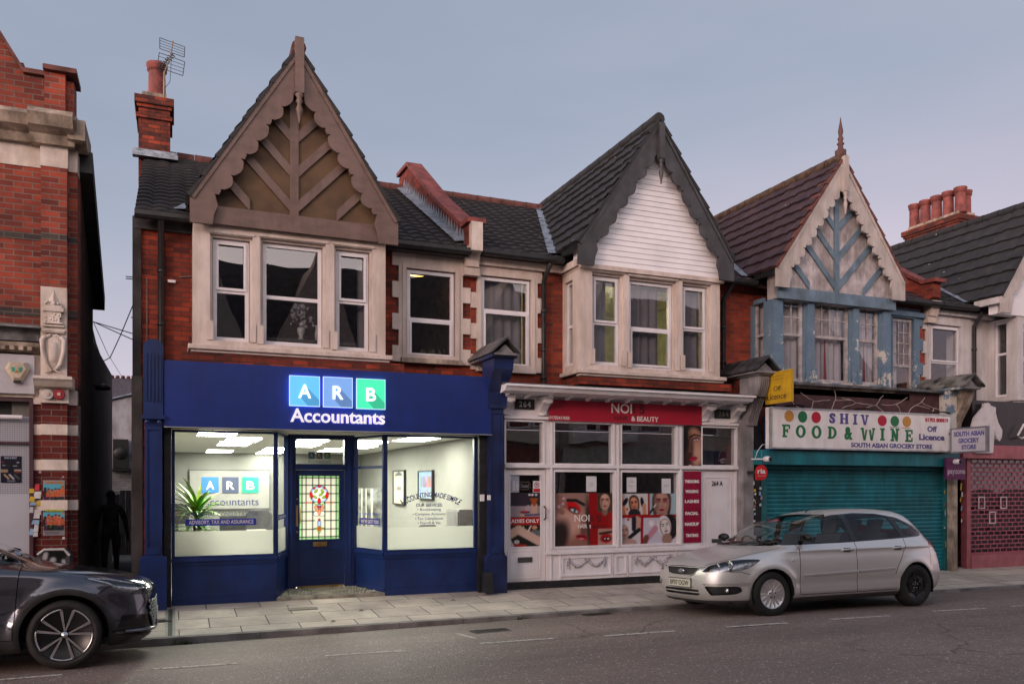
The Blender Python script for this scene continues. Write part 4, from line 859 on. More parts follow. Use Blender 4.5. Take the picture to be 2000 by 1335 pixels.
room(H3,XP2+.1,XP3-.1,YW+.31,17.5,3.1,5.7,ROOMW)
mb=MB();mb.prism([(cx-half+.1,zt3+.01),(cx+half-.1,zt3+.01),(cx+half-.1,ze-.1),(cx,zap-.12),(cx-half+.1,ze-.1)],YB-.02,YB+.2);mb.build('gable_panel',mat('peeling_white_render',(.50,.45,.46),.8,var=.15,scale=5,bump=.6,stain=.45),H3)
mb=MB();mb.box(cx-half+.14,cx+half-.14,YB-.09,YB-.021,zt3+.01,zt3+.24);mb.build('bottom_rail',BLUEP,H3)
herringbone(H3,cx-.03,zap,half,zt3+.24,YB-.03,BLUEP,tw=.12,top=.55,gap=.62)
gable(H3,cx,zap,half,ze,YG,0,.36,4,CREAM,verge=TILER)
pendant(H3,cx,zap+.02,PZ(1643,415,YG-.1),YG,CREAM,w=.1)
mb=MB();zf=zap+.05;mb.lathe([(.10,-.05),(.11,.12),(.06,.15),(.045,.22),(.075,.26),(.04,.3),(.06,.36),(.035,.42),(.05,.5),(.045,.55),(.02,.68),(.004,.80)],(cx,YG+.08,zf));mb.build('roof_finial',mat('old_terracotta_finial',(.10,.04,.035),.7),H3)
gable_roof(H3,cx,half,zap,ze,TILEP,rm=mat('lichened_ridge',(.085,.048,.03),.8,var=.3))
main_roof(H3,XP2,XP3-.1,TILEP);gutter(H3,XP2,cx-half,EY-.07,EZ-.04);gutter(H3,cx+half,XP3+.1,EY-.07,EZ-.04)
ridge(H3,(XP2,RY,RZ+.03),(XP3-.1,RY,RZ+.03),TILER,16)
mb=MB();mb.box(cx-half-.02,cx-half+.06,YG+.05,EY,ze-.12,ze-.02);mb.build('eaves_board',BLACK,H3)
# party wall end between 3 and 4
xq0,xq1=XP3-.13,XP3+.1;mb=MB();mb.prism([(13.32,5.95),(13.32,6.28),(13.6,6.28),(17.2,8.6),(18,8.6),(18,8),(13.8,5.8)],xq0,xq1,axis='x');mb.build('party_wall',BRK,H3)
mb=MB()
for(a,b),(c,d_)in zip([(13.22,6.3),(13.6,6.32),(17.2,8.62)],[(13.6,6.32),(17.2,8.62),(18.05,8.66)]):mb.prism([(a,b-.03),(c,d_-.03),(c,d_+.05),(a,b+.05)],xq0-.05,xq1+.06,axis='x')
mb.build('coping',TERRA,H3)
mb=MB();mb.box(XP3-.16,XP3+.12,YW-.17,YW-.052,EZ-.42,EZ-.28);mb.prism([(YW-.2,EZ-.279),(YW-.052,EZ-.279),(YW-.052,EZ+.05),(YW-.3,EZ+.05)],XP3-.15,XP3+.11,axis='x');mb.build('corbel',STONE,H3)

# ------------------------------------------------------------------ house 4 (white, over the pink shop)
cx,half,zap,ze=18.65,1.66,8.35,5.97
xl=PX(1987,YB);xr=xl+2.95;zb4=PZ(1987,776,YB);zt4=5.6;ww4=wz(1815,1872,634,778,YV);W4=(xl+.25,xl+.85,zb4+.06,PZ(1990,640,YI))
mb=wall_cells(XP3,XP4,2.9,EZ+.02,YW,YW+.3,[(xl+.2,xr-.2,zb4+.06,zt4-.06),ww4]);mb.build('wall',STONE_W,H4)
mb=wall_cells(PX(1806,YW),PX(1893,YW),zb4-.1,EZ-.14,YW-.05,YW-.001,[(ww4[0]-.02,ww4[1]+.02,ww4[2]-.02,ww4[3]+.02)]);quoins(mb,PX(1806,YW),-1,zb4-.1,EZ-.14,YW-.049,YW,w=.11);frame_strips(mb,ww4[0]-.09,ww4[1]+.09,ww4[2]-.02,ww4[3]+.09,.07,YW-.08,YW-.051)
mb.box(PX(1806,YW),xl,YW-.14,YW-.052,EZ-.2,EZ-.1);mb.build('window_surround',STONE_W,H4)
window(H4,*ww4,YV,split=.5,sash_bot=False)
X_=xl+.06;bay(H4,xl,xr,zb4,zt4,[(*W4,dict(split=.55)),(W4[0]+.85,W4[0]+1.95,W4[2],W4[3],dict(split=.55))],STONE_W,sides=(YB+.26,YB+.58,zb4+.06,PZx(1931,634,X_)),sill=STONE_W,side_kw=dict(split=.57))
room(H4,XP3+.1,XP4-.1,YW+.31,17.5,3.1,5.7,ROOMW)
mb=MB();mb.prism([(cx-half+.1,zt4+.01),(cx+half-.1,zt4+.01),(cx+half-.1,ze-.1),(cx,zap-.12),(cx-half+.1,ze-.1)],YB-.02,YB+.2);mb.build('gable_panel',WHITEB,H4)
gable(H4,cx,zap,half,ze,YG,0,.34,3,CREAM)
gable_roof(H4,cx,half,zap,ze,tile_mat('mossy_concrete_tile',(.034,.031,.033),(.015,.013,.014),(.10,.06,.025)),course=.37,rm=TILE);main_roof(H4,XP3+.1,XP4,TILE);gutter(H4,XP3+.12,cx-half,EY-.07,EZ-.04)
mb=MB();mb.box(cx-half-.04,cx-half+.06,YG+.05,EY,ze-.16,ze-.02);mb.build('eaves_board',STONE_W,H4)
px=PX(1903,YW-.1);pipe(H4,[(px,EY-.07,EZ-.1),(px,YW-.1,EZ-.38),(px,YW-.1,3.5)],.045,brackets=(4.9,4.2))
chimney(H4,20.95,21.75,17.0,18.9,7.6,PZ(1830,428,17.6),[(21.2,17.15+.40*k)for k in range(5)]+[(21.6,17.3)],m=brick('sooty_chimney_brick'.replace('sooty','mottled'),(.40,.06,.025),(.14,.03,.02),(.08,.04,.03),.3,stain=.6),pr=.16,ph=.75,fl=False)
# next house continuing the terrace to the right, mostly outside the frame
H5=thing('shop_house','brick house beyond the white house, at the far right edge','house',(XP4,YW,0))
mb=MB();mb.box(XP4,XP4+5.2,YW,21,0,EZ);mb.build('wall',BRK,H5);main_roof(H5,XP4,XP4+5.2,TILE)

# ================================================================== shopfronts
def pf(a,b,d):return(a,b,d)
def console_roof(par,x,y0,y1,za,half,rise,m,name='console_roof'):
 mb=MB();t=.035
 mb.prism([(x,za),(x+half,za-rise),(x+half,za-rise+t),(x,za+t*1.3),(x-half,za-rise+t),(x-half,za-rise)],y0,y1);c=mb.build(name,m,par)
 mb=MB();mb.prism([(x-half*.62,za-rise+.01),(x+half*.62,za-rise+.01),(x,za-rise*.35)],y0+.10,y1-.01);mb.box(x-half*.80,x+half*.80,y0+.05,y1,za-rise-.04,za-rise-.001);mb.build('console_tympanum',mat('flaking_grey_wood',(.26,.25,.265),.7,var=.18,scale=3,bump=.15,stain=.25),c);return c
def scroll_bracket(mb,x0,x1,yf,yb,z0,z1,mi=0,n=10):
 """classical console: bold roll at the top, ogee down to a small roll"""
 H=z1-z0;P=[]
 for i in range(n+1):
  t=i/n;y=yf+(yb-yf)*(.5-.5*math.cos(pi*min(1,t*1.15)))*.88;P.append((y,z1-H*t))
 mb.prism(P+[(yb,z0),(yb,z1)],x0,x1,mi,axis='x')
 r=H*.13;mb.lathe([(r,0),(r*1.05,.01),(r*1.05,x1-x0+.02),(r,x1-x0+.03)],(x0-.015,yf+r*.8,z1-r*1.1),axis='x',n=14,mi=mi)
 r=H*.07;mb.lathe([(r,0),(r,x1-x0+.02)],(x0-.01,yb-.03,z0+r),axis='x',n=10,mi=mi)
 for k in(.3,.5,.7):mb.box(x0+(x1-x0)*k-.006,x0+(x1-x0)*k+.006,yf-.004,yf+.02,z1-H*.3,z1-H*.1,mi)

# ------------------------------------------------------------------ blue accountants shop
ZFT,ZFB=PZ(640,719.5,12.72),PZ(640,840,12.72);FX0,FX1=PX(320,12.72),PX(960,12.72)
ZSI=PZ(335,1091,YS);ZGT=PZ(335,838,YS);XG0,XG1=PX(335,YS),PX(540,YS);XG2,XG3=PX(751,YS),PX(930,YS);YD=13.92
XD0,XD1=PX(577,YD),PX(672,YD);XJ0,XJ1=PX(561,YD),PX(691,YD)
mb=MB();mb.box(XA0+.02,PX(320,YS),YS+.05,YW+.3,-.15,3.3);mb.box(XG3+.12,XP1+.16,YS+.05,YW+.3,-.2,3.3);mb.box(PX(320,YS),XG3+.12,YS+.2,YW+.3,2.72,3.3);mb.build('lower_wall',BRK_D,H1)
# pillars
def pilaster(par,x0,x1,zt,zp,m,yf=12.76,base=.06,zb=-.05,cap=True,name='pilaster'):
 mb=MB();mb.box(x0,x1,yf,13.06,zp,zt);mb.box(x0-base,x1+base,yf-.05,13.06,zb,zp-.03);mb.prism([(x0-base,zp-.03),(x1+base,zp-.03),(x1,zp),(x0,zp)],yf-.03,13.05)
 w=(x1-x0)*.16;mb.box(x0+.002,x0+w,yf-.018,yf-.0005,zp+.1,zt-.1);mb.box(x1-w,x1-.002,yf-.018,yf-.0005,zp+.1,zt-.1);mb.box(x0+w,x1-w,yf-.018,yf-.0005,zp+.02,zp+.12);mb.box(x0+w,x1-w,yf-.018,yf-.0005,zt-.2,zt-.1)
 return mb.build(name,m,par)
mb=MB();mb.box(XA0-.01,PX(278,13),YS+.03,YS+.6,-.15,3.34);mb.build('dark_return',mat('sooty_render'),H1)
pl0,pl1=PX(283,12.76),PX(317,12.76);zpl=PZ(300,1085,12.7)
pilaster(H1,pl0,pl1,2.75,zpl,NAVY)
mb=MB();a,b=PX(280,12.74),PX(319,12.74);zc_=PZ(300,662,12.7)
P=[(a,2.755),(b,2.755),(b,zc_-.1)]+[(a+(b-a)*(.5+.5*math.cos(pi*i/10)),zc_-.1+.1*math.sin(pi*i/10))for i in range(1,10)]+[(a,zc_-.1)]
mb.prism(P,12.70,13.06);mb.box(a-.02,b+.02,12.66,13.06,2.70,2.754)
for k in range(5):xx=a+(b-a)*(.14+.18*k);mb.box(xx-.012,xx+.012,12.685,12.699,2.95,zc_-.2)
for xx in(a+.05,b-.05):mb.lathe([(.0,-.03),(.035,-.015),(.035,.015),(.0,.03)],(xx,12.68,2.66),n=10)
mb.build('pilaster_cap',NAVY,H1)
pr0,pr1=PX(955,12.76),PX(983,12.76);zpr=PZ(965,1083,12.7)
pilaster(H1,pr0,pr1,3.15,zpr,NAVYD,base=.05,zb=-.1)
mb=MB();mb.prism([(12.42,3.84),(13.0,3.84),(13.0,3.1),(12.72,3.1),(12.7,3.3),(12.6,3.5),(12.45,3.66)],pr0-.03,pr1+.05,axis='x');mb.box(pr0-.08,pr1+.1,12.38,13.05,3.841,3.9);mb.box(pr0-.02,pr1+.04,12.7,13.05,3.04,3.099);mb.build('console_bracket',NAVYD,H1)
console_roof(H1,(pr0+pr1)/2+.01,12.28,13.62,4.13,.24,.22,LEAD)
# shutter channels and black head
mb=MB();mb.box(PX(321,12.98),XG0-.003,12.9,13.1,-.02,ZGT+.05);mb.build('shutter_channel',BLACK,H1)
mb=MB();mb.box(XG3+.003,PX(951,12.9),12.86,13.1,-.03,ZFB-.01);mb.build('shutter_channel',BLACK,H1)
mb=MB();mb.box(PX(321,12.9),PX(951,12.9),12.86,13.2,ZGT+.051,ZFB+.02);mb.build('shutter_head',BLACK,H1)
def glazed(par,p,q,z0,z1,rails=(),m=NAVY,fw=.045,frost=True,name='shop_window',zfrost=None):
 """plate glass between plan points p and q with slim frame"""
 p,q=Vector((p[0],p[1],0)),Vector((q[0],q[1],0));u=(q-p).normalized();n=Vector((-u.y,u.x,0));n=n if n.y>0 else-n;L=(q-p).length
 def bx(mb,a,b,c,d,o0,o1):A=[p+u*s_+n*o for s_,o in((a,o0),(b,o0),(b,o1),(a,o1))];mb.add([(v.x,v.y,z)for z in(c,d)for v in A],[(3,2,1,0),(4,5,6,7),(0,1,5,4),(1,2,6,5),(2,3,7,6),(3,0,4,7)])
 mb=MB();bx(mb,0,fw,z0,z1,-.02,.05);bx(mb,L-fw,L,z0,z1,-.02,.05);bx(mb,fw,L-fw,z0,z0+fw*.8,-.018,.048);bx(mb,fw,L-fw,z1-fw*.8,z1,-.018,.048)
 for r in rails:bx(mb,fw,L-fw,r-fw*.5,r+fw*.5,-.016,.046)
 w=mb.build(name,m,par);mb=MB();a=p+u*fw*.8+n*.015;b=p+u*(L-fw*.8)+n*.015;mb.quad((a.x,a.y,z0+.02),(b.x,b.y,z0+.02),(b.x,b.y,z1-.02),(a.x,a.y,z1-.02));mb.build('pane',CLEAR,w)
 if frost:
  zf=zfrost;mb=MB();a=p+u*fw*.8+n*.022;b=p+u*(L-fw*.8)+n*.022;mb.quad((a.x,a.y,z0+.02),(b.x,b.y,z0+.02),(b.x,b.y,zf),(a.x,a.y,zf));mb.build('frosted_band',FROST,w)
 return w
ZFR=PZ(335,1038,YS);ZTR=PZ(720,912,13.4)
glazed(H1,(XG0,YS),(XG1,YS),ZSI,ZGT,zfrost=ZFR);glazed(H1,(XG2,YS),(XG3,YS),ZSI,ZGT,zfrost=ZFR)
glazed(H1,(XG1,YS),(XJ0,YD-.02),ZSI,ZGT,zfrost=ZFR);glazed(H1,(XG2,YS),(XJ1,YD-.02),ZSI,ZGT,rails=(ZTR,),zfrost=ZFR)
# stall risers with sill
def riser(par,p,q,zt,m=NAVY):
 p,q=Vector((p[0],p[1],0)),Vector((q[0],q[1],0));u=(q-p).normalized();n=Vector((-u.y,u.x,0));n=n if n.y>0 else-n;mb=MB()
 def bx(o0,o1,c,d,e=0):A=[p-u*e+n*o0,q+u*e+n*o0,q+u*e+n*o1,p-u*e+n*o1];mb.add([(v.x,v.y,z)for z in(c,d)for v in A],[(3,2,1,0),(4,5,6,7),(0,1,5,4),(1,2,6,5),(2,3,7,6),(3,0,4,7)])
 bx(0,.12,-.12,zt-.05);bx(-.045,.13,zt-.049,zt-.001,.01);bx(-.02,-.0005,zt-.10,zt-.0495);bx(-.012,-.0005,-.12,.10);return mb.build('stall_riser',m,par)
for p,q in(((XG0-.0,YS),(XG1,YS)),((XG2,YS),(XG3,YS)),((XG1,YS+.002),(XJ0,YD)),((XG2,YS+.002),(XJ1,YD))):riser(H1,p,q,ZSI)
# door set
mb=MB();ztr0,ztr1=PZ(620,917,YD),PZ(620,908,YD)
mb.box(XJ0,XD0,YD-.05,YD+.1,0,ZGT);mb.box(XD1,XJ1,YD-.05,YD+.1,0,ZGT);mb.box(XD0,XD1,YD-.06,YD+.1,ztr0,ztr1+.02);mb.box(XD0,XD1,YD-.04,YD+.1,ZGT-.05,ZGT)
for xx in(XJ0+.03,XD1+.05):mb.box(xx,xx+.05,YD-.075,YD-.0505,.2,ZGT-.02)
mb.box(XJ0,XJ1,YD-.08,YD+.1,ZGT+.001,ZGT+.1);mb.build('door_frame',NAVY,H1)
mb=MB();mb.quad((XD0,YD+.02,ztr1),(XD1,YD+.02,ztr1),(XD1,YD+.02,ZGT-.05),(XD0,YD+.02,ZGT-.05));tl=mb.build('transom_light',CLEAR,H1)
g0,g1_,gz0,gz1=PX(584.5,YD),PX(662,YD),PZ(623,1052,YD),PZ(623,928,YD);dz0=.085
mb=wall_cells(XD0+.004,XD1-.004,dz0,ztr0-.004,YD-.02,YD+.03,[(g0,g1_,gz0,gz1)]);p0,p1,q0,q1=g0,g1_,PZ(623,1130,YD),PZ(623,1071,YD)
frame_strips(mb,p0,p1,q0,q1,.03,YD-.032,YD-.0205);frame_strips(mb,g0-.025,g1_+.025,gz0-.025,gz1+.025,.02,YD-.034,YD-.0205);door=mb.build('door',NAVY,H1)
brass=mat('brass',(.52,.33,.12),.35,.8,var=.2);mb=MB();mb.box(PX(611,YD),PX(638,YD),YD-.04,YD-.0205,PZ(620,1066,YD),PZ(620,1057,YD));mb.box(PX(614,YD),PX(635,YD),YD-.045,YD-.0405,PZ(620,1064,YD),PZ(620,1059.5,YD));mb.build('letterbox',brass,door)
mb=MB();hx=PX(580,YD);mb.box(hx-.02,hx+.03,YD-.03,YD-.0205,PZ(580,1027,YD),PZ(580,986,YD));mb.tube([(hx+.04,YD-.03,PZ(580,1022,YD)),(hx+.04,YD-.07,PZ(580,1018,YD)),(hx+.04,YD-.07,PZ(580,992,YD)),(hx+.04,YD-.03,PZ(580,988,YD))],.01,8);mb.build('handle',brass,door)
mb=MB();mb.lathe([(.014,0),(.014,.015)],(hx,YD-.037,PZ(580,974,YD)),axis='y');mb.lathe([(.014,0),(.014,.015)],(hx,YD-.037,PZ(580,1038,YD)),axis='y');mb.build('keyhole',brass,door)
mb=MB();mb.box(XD0+.02,XD1-.02,YD-.06,YD-.0205,dz0-.02,dz0+.012);mb.build('threshold_strip',brass,H1)
# stained glass: leaded grid, roundel and stem
sg=Pic(g0,g1_,gz0,gz1,YD+.005,150);sg.bg((.66,.66,.60));grn=(.42,.62,.38);A=sg.A;s_=sg
s_.mix(((s_.U<.07)|(s_.U>.93)|(s_.V<.035)|(s_.V>.965)).astype(float),grn)
for cx_,cy_,rx,ry,c,rot in((.5,.70,.145,.145,(.12,.12,.15),0),(.5,.70,.135,.135,(.45,.55,.85),0),(.5,.70,.105,.105,(.82,.82,.74),0)):s_.ell(cx_,cy_,rx,ry,c,.05,rot)
RED,GRN,BLU,ORG=(.7,.02,.02),(.35,.55,.05),(.45,.55,.85),(.85,.40,.25)
for cx_,cy_,rx,ry,c,rot in((.30,.69,.02,.05,RED,10),(.70,.69,.02,.05,RED,-10),(.5,.83,.018,.018,RED,0),(.37,.80,.015,.012,RED,30),(.63,.80,.015,.012,RED,-30),(.42,.755,.032,.014,GRN,50),(.58,.755,.032,.014,GRN,-50),(.54,.70,.03,.014,GRN,40),(.40,.66,.03,.013,GRN,-40),(.62,.66,.03,.013,GRN,40),(.5,.60,.02,.045,RED,0),(.42,.565,.035,.014,(.55,.75,.4),-20),(.58,.565,.035,.014,(.55,.75,.4),20),(.5,.50,.022,.05,BLU,0),(.43,.48,.02,.05,ORG,15),(.57,.48,.02,.05,ORG,-15),(.5,.505,.018,.014,RED,0),(.43,.40,.045,.035,(.8,.8,.74),0),(.57,.40,.045,.035,(.8,.8,.74),0),(.5,.42,.018,.05,ORG,0),(.5,.25,.02,.07,BLU,0),(.5,.30,.016,.012,RED,0),(.5,.165,.028,.035,(.75,.18,.02),0),(.42,.165,.04,.008,GRN,8),(.58,.165,.04,.008,GRN,-8),(.5,.12,.014,.02,GRN,0)):
 s_.ell(cx_,cy_,rx+.007,ry+.007,(.03,.03,.03),.05,rot);s_.ell(cx_,cy_,rx,ry,c,.05,rot)
outside=(((s_.U-.5)*A/.145)**2+((s_.V-.70)/.145)**2>1)&((np.abs(s_.U-.5)>.11)|(s_.V>.83)|(s_.V<.1))
for u_ in(.07,.17,.33,.49,.64,.80,.93):s_.mix((np.abs(s_.U-u_)<.011)*outside,(.02,.02,.02))
for v_ in(.035,.155,.295,.43,.575,.715,.85,.965):s_.mix((np.abs(s_.V-v_)<.0065)*outside,(.02,.02,.02))
for u_ in(.18,.82):s_.ell(u_,.575,.014,.012,RED,.1)
for u_ in(.28,.72):s_.ell(u_,.575,.018,.014,(.8,.15,.03),.1)
sgo=s_.build('stained_glass',door,grain=.03,grade=1.5);smt=bpy.data.materials.new('leaded_glass');smt.use_nodes=True;N=smt.node_tree.nodes;L=smt.node_tree.links;N.clear();o_=N.new('ShaderNodeOutputMaterial');at=N.new('ShaderNodeAttribute');at.attribute_name='print'
tr=N.new('ShaderNodeBsdfTranslucent');t2=N.new('ShaderNodeBsdfTransparent');df=N.new('ShaderNodeBsdfDiffuse');ms=N.new('ShaderNodeMixShader');ms.inputs[0].default_value=.62;m2=N.new('ShaderNodeMixShader');m2.inputs[0].default_value=.12
for n_ in(tr,t2,df):L.new(at.outputs['Color'],n_.inputs[0])
L.new(t2.outputs[0],ms.inputs[1]);L.new(tr.outputs[0],ms.inputs[2]);L.new(ms.outputs[0],m2.inputs[1]);L.new(df.outputs[0],m2.inputs[2]);L.new(m2.outputs[0],o_.inputs[0]);sgo.data.materials[0]=smt
# lobby step with ribbed tiles, lobby ceiling
mb=MB();mb.add([(XG1+.0,YS-.02,-.1),(XG2,YS-.02,-.1),(XJ1,YD,-.1),(XJ0,YD,-.1),(XG1,YS-.02,.04),(XG2,YS-.02,.04),(XJ1,YD,.06),(XJ0,YD,.06)],[(0,1,5,4),(4,5,6,7)])
mb.build('lobby_step',mat('worn_step',(.28,.26,.21),.8,var=.3,scale=6),H1)
mb=MB();nx_,ny_=26,3
for j in range(ny_):
 for i in range(nx_):
  ya=YS+.06+j*.28;f0=(ya-YS)/(YD-YS);xa_=XG1+(XJ0-XG1)*f0+.05;xb_=XG2+(XJ1-XG2)*f0-.05;x_=xa_+(xb_-xa_-.1)*i/(nx_-1)
  zq=.043+.02*f0;mb.add([(x_,ya,zq),(x_+.022,ya,zq+.009),(x_+.044,ya,zq),(x_+.05,ya+.24,zq+.005),(x_+.072,ya+.24,zq+.014),(x_+.094,ya+.24,zq+.005)],[(0,1,4,3),(1,2,5,4)])
mb.build('ribbed_tiles',mat('ribbed_tile',(.34,.32,.24),.7,var=.2),H1)
mb=MB();mb.add([(XG1,YS,ZGT+.02),(XG2,YS,ZGT+.02),(XJ1,YD,ZGT+.02),(XJ0,YD,ZGT+.02)],[(0,1,2,3)]);mb.build('lobby_ceiling',mat('lobby_paint',(.5,.48,.42),.6),H1)
# small fittings on the pillar
mb=MB();x_=PX(941,12.86);mb.box(x_-.035,x_+.035,12.83,12.859,PZ(941,978,12.86),PZ(941,965,12.86));mb.build('key_switch',UPVC,H1)
mb=MB();x_=PX(954,12.74);mb.box(x_-.02,x_+.03,12.71,12.741,PZ(954,976,12.74),PZ(954,966,12.74));mb.build('door_buzzer',UPVC,H1)
mb=MB();x_=PX(954,12.6);mb.prism([(12.55,.0),(12.71,.0),(12.71,.33),(12.6,.33)],x_-.07,x_+.07,axis='x');mb.build('pillar_guard',BLACK,H1)

# fascia sign
def glowtile(c,s):return mat('lit_tile_%d%d%d'%tuple(int(v*99)for v in c),c,.3,var=.02,emit=c,es=s)
sgn=thing('shop_sign','wide blue fascia sign reading A R B Accountants in halo-lit tiles and letters','shop sign',(FX0,12.72,ZFB))
SB=mat('blue_sign_panel',(.006,.025,.185),.42,var=.10,scale=1.2,stain=.08);mb=MB();mb.box(FX0,FX1,12.72,12.98,ZFB,ZFT);mb.build('sign_panel',SB,sgn,bevel=.004)
mb=MB();mb.box(FX0-.003,FX1+.003,12.70,12.719,ZFB-.012,ZFB-.001);mb.build('sign_trim',mat('light_alu',(.5,.52,.55),.4,.6),sgn)
TT=[('A',566,624,733,791,(.10,.40,.75)),('R',632,688,735.5,793.5,(.14,.28,.58)),('B',697,752,739,797,(.05,.62,.34))]
YT=12.66
for ch,u0,u1,v0,v1,c in TT:
 x0,x1,z0,z1=PX(u0,YT),PX(u1,YT),PZ(u0,v1,YT),PZ(u0,v0,YT)
 mb=MB();mb.box(x0,x1,YT,YT+.03,z0,z1);tl=mb.build('letter_tile',glowtile(c,.55),sgn)
 dm=tuple(v*.62 for v in c);w=x1-x0;mb=MB();a,b=x0+w*.62,z0+w*.60
 mb.add([(a,YT-.001,b),(x1-.004,YT-.001,z0+w*.22),(x1-.004,YT-.001,z0+.004),(x0+w*.60,YT-.001,z0+.004),(x0+w*.36,YT-.001,z0+w*.28)],[(0,4,3,2,1)]);mb.build('letter_facet',glowtile(dm,.5),tl)
 mb=MB();frame_strips(mb,x0-.006,x1+.006,z0-.006,z1+.006,.008,YT-.004,YT+.028);mb.build('tile_edge',glow('edge_light',(.6,.78,1),.7),tl)
 lw={'A':.42,'R':.36,'B':.34}[ch];lettering(ch,x0+w*(.5-lw/2),x0+w*(.5+lw/2),z0+w*.27,z0+w*.73,YT-.002,glow('white_letter',(1,1,1),1.15),tl,depth=.012,bold=.012)
 mb=MB();mb.box(x0+.02,x1-.02,YT+.035,YT+.045,z0+.02,z1-.02);hc=tuple(min(1,v*1.0+.05)for v in c);mb.build('halo_light',glow('halo_%s'%ch.lower(),{'A':(.12,.45,1),'R':(.3,.25,1),'B':(.03,.6,.6)}[ch],11),tl)
x0,x1,z0,z1=PX(567,YT),PX(751.5,YT),PZ(567,823.5,YT),PZ(567,796.5,YT)
lettering('Accountants',x0,x1,z0,z1,YT,mat('silver_letter',(.75,.75,.78),.35,.1,emit=(.8,.8,.85),es=.35),sgn,depth=.02,bold=.018)
lettering('Accountants',x0+.01,x1-.01,z0+.005,z1-.005,YT+.03,glow('halo_text',(.35,.25,1),2.2),sgn,name='halo_light',depth=.002)

# ------------------------------------------------------------------ white salon shopfront
XS0,XS1=PX(985,YS),PX(1449,YS)
yc=12.45;zct,zcb=PZ(988,746,yc),PZ(988,762,yc);cx0,cx1=PX(988,yc),PX(1472,yc)
mb=MB();mb.prism([(yc,zct),(YW-.02,zct+.16),(YW-.02,zct+.02),(yc,zct-.02)],cx0,XP2+.0,axis='x');mb.build('shop_roof',LEAD,H2)
mb=MB();mb.prism([(yc-.03,zct-.021),(YS,zct-.021),(YS,zcb-.015),(yc+.16,zcb-.015),(yc+.12,zcb+.0),(yc+.03,zcb+.01),(yc,zcb+.05),(yc-.02,zct-.06)],cx0,cx1,axis='x');mb.box(cx0-.001,cx1+.02,yc-.05,yc-.031,zct-.055,zct-.02)
nb=13
for i in range(nb):xx=cx0+.12+(cx1-cx0-.24)*i/(nb-1);mb.prism([(yc+.18,zcb-.0155),(yc+.40,zcb-.0155),(yc+.40,zcb-.075),(yc+.30,zcb-.04),(yc+.20,zcb-.045)],xx-.035,xx+.035,axis='x')
mb.build('cornice',WHT,H2)
zfr0=PZ(1025,818,YS);mb=MB();mb.box(XS0,XS1,YS-.02,YS+.25,zfr0+.0,zcb-.016);mb.box(XS0-.02,XS1+.02,YS-.06,YS-.0205,zfr0,zfr0+.05);mb.build('frieze',WHT,H2)
for u in(986,1060,1379,1437):
 xx=PX(u,12.8);mb=MB();w=.14 if u<1200 else.16;scroll_bracket(mb,xx,xx+w,YS-.28,YS-.021,zfr0+.06,zcb-.07);mb.box(xx-.02,xx+w+.02,YS-.3,YS-.021,zcb-.069,zcb-.04);mb.build('console_bracket',WHT,H2)
ZT0,ZT1=PZ(988,903,YS),PZ(988,822,YS) # top lights
ZM0,ZM1=PZ(1085,1067,YS),PZ(1083,921,YS) # main windows
ZSW=PZ(1085,1076,YS)
tl_=[(PX(988,YS),PX(1060,YS)),(PX(1083,YS),PX(1196,YS)),(PX(1214,YS),PX(1320,YS)),(PX(1371,YS),PX(1437,YS))]
mw=[(PX(1083,YS),PX(1199,YS)),(PX(1214,YS),PX(1324,YS))];XR0,XR1=PX(1334,YS),PX(1368,YS)
dA=(PX(985,YS),PX(1067,YS));dB=(PX(1370,YS),PX(1436,YS));ZDT=PZ(988,915,YS)
holes=[(a,b,ZT0,ZT1)for a,b in tl_]+[(a,b,ZM0,ZM1)for a,b in mw]+[(dA[0]+.02,dA[1],-.3,ZDT),(dB[0],dB[1],-.3,ZDT)]
mb=wall_cells(XS0,XS1,ZSW,zfr0-.001,YS,YS+.14,holes)
for a,b,c,d in holes[:6]:frame_strips(mb,a-.035,b+.035,c-.035,d+.035,.034,YS-.022,YS-.0005)
for xx in[PX(u,YS)for u in(1075,1205,1328)]:mb.box(xx-.022,xx+.022,YS-.045,YS-.0225,ZSW+.05,zfr0-.05)
mb.box(XS0,XS1,YS-.05,YS-.0225,(ZT0+ZDT)/2-.03,(ZT0+ZDT)/2+.03);mb.build('shopfront_frame',WHT,H2)
for a,b,c,d in holes[:6]:
 mb=MB();mb.quad((a,YS+.06,c),(b,YS+.06,c),(b,YS+.06,d),(a,YS+.06,d));mb.build('pane',glass('salon_pane',(.75,.77,.79),2.6),H2)
zg=zfac(7.5)-.02
mb=MB();mb.box(dA[1]+.0,XR1+.04,YS-.02,YS+.2,.10,ZSW-.05);mb.box(dA[1]-.02,XR1+.06,YS-.07,YS+.2,ZSW-.049,ZSW-.001)
sp=[PX(u,YS)for u in(1075,1095,1192,1200,1222,1228,1318,1326,1362)]
for a,b in((sp[1],sp[2]),(sp[3],sp[4]),(sp[5],sp[6]),(sp[7],sp[8])):frame_strips(mb,a,b,.16,ZSW-.10,.03,YS-.045,YS-.0205)
for xx in(sp[0],sp[1]-.02,sp[2]+.03,sp[4]+.02,sp[6]+.03):mb.box(xx-.012,xx+.012,YS-.038,YS-.0205,.11,ZSW-.06)
mb.build('stall_riser',WHT,H2)
mb=MB();mb.box(XS0-.02,XS1+.05,YS-.03,YS+.5,-.2,.095);mb.build('plinth',BLACK,H2)
orn=mat('shadowed_plaster_relief',(.46,.43,.47),.6,var=.3,scale=30)
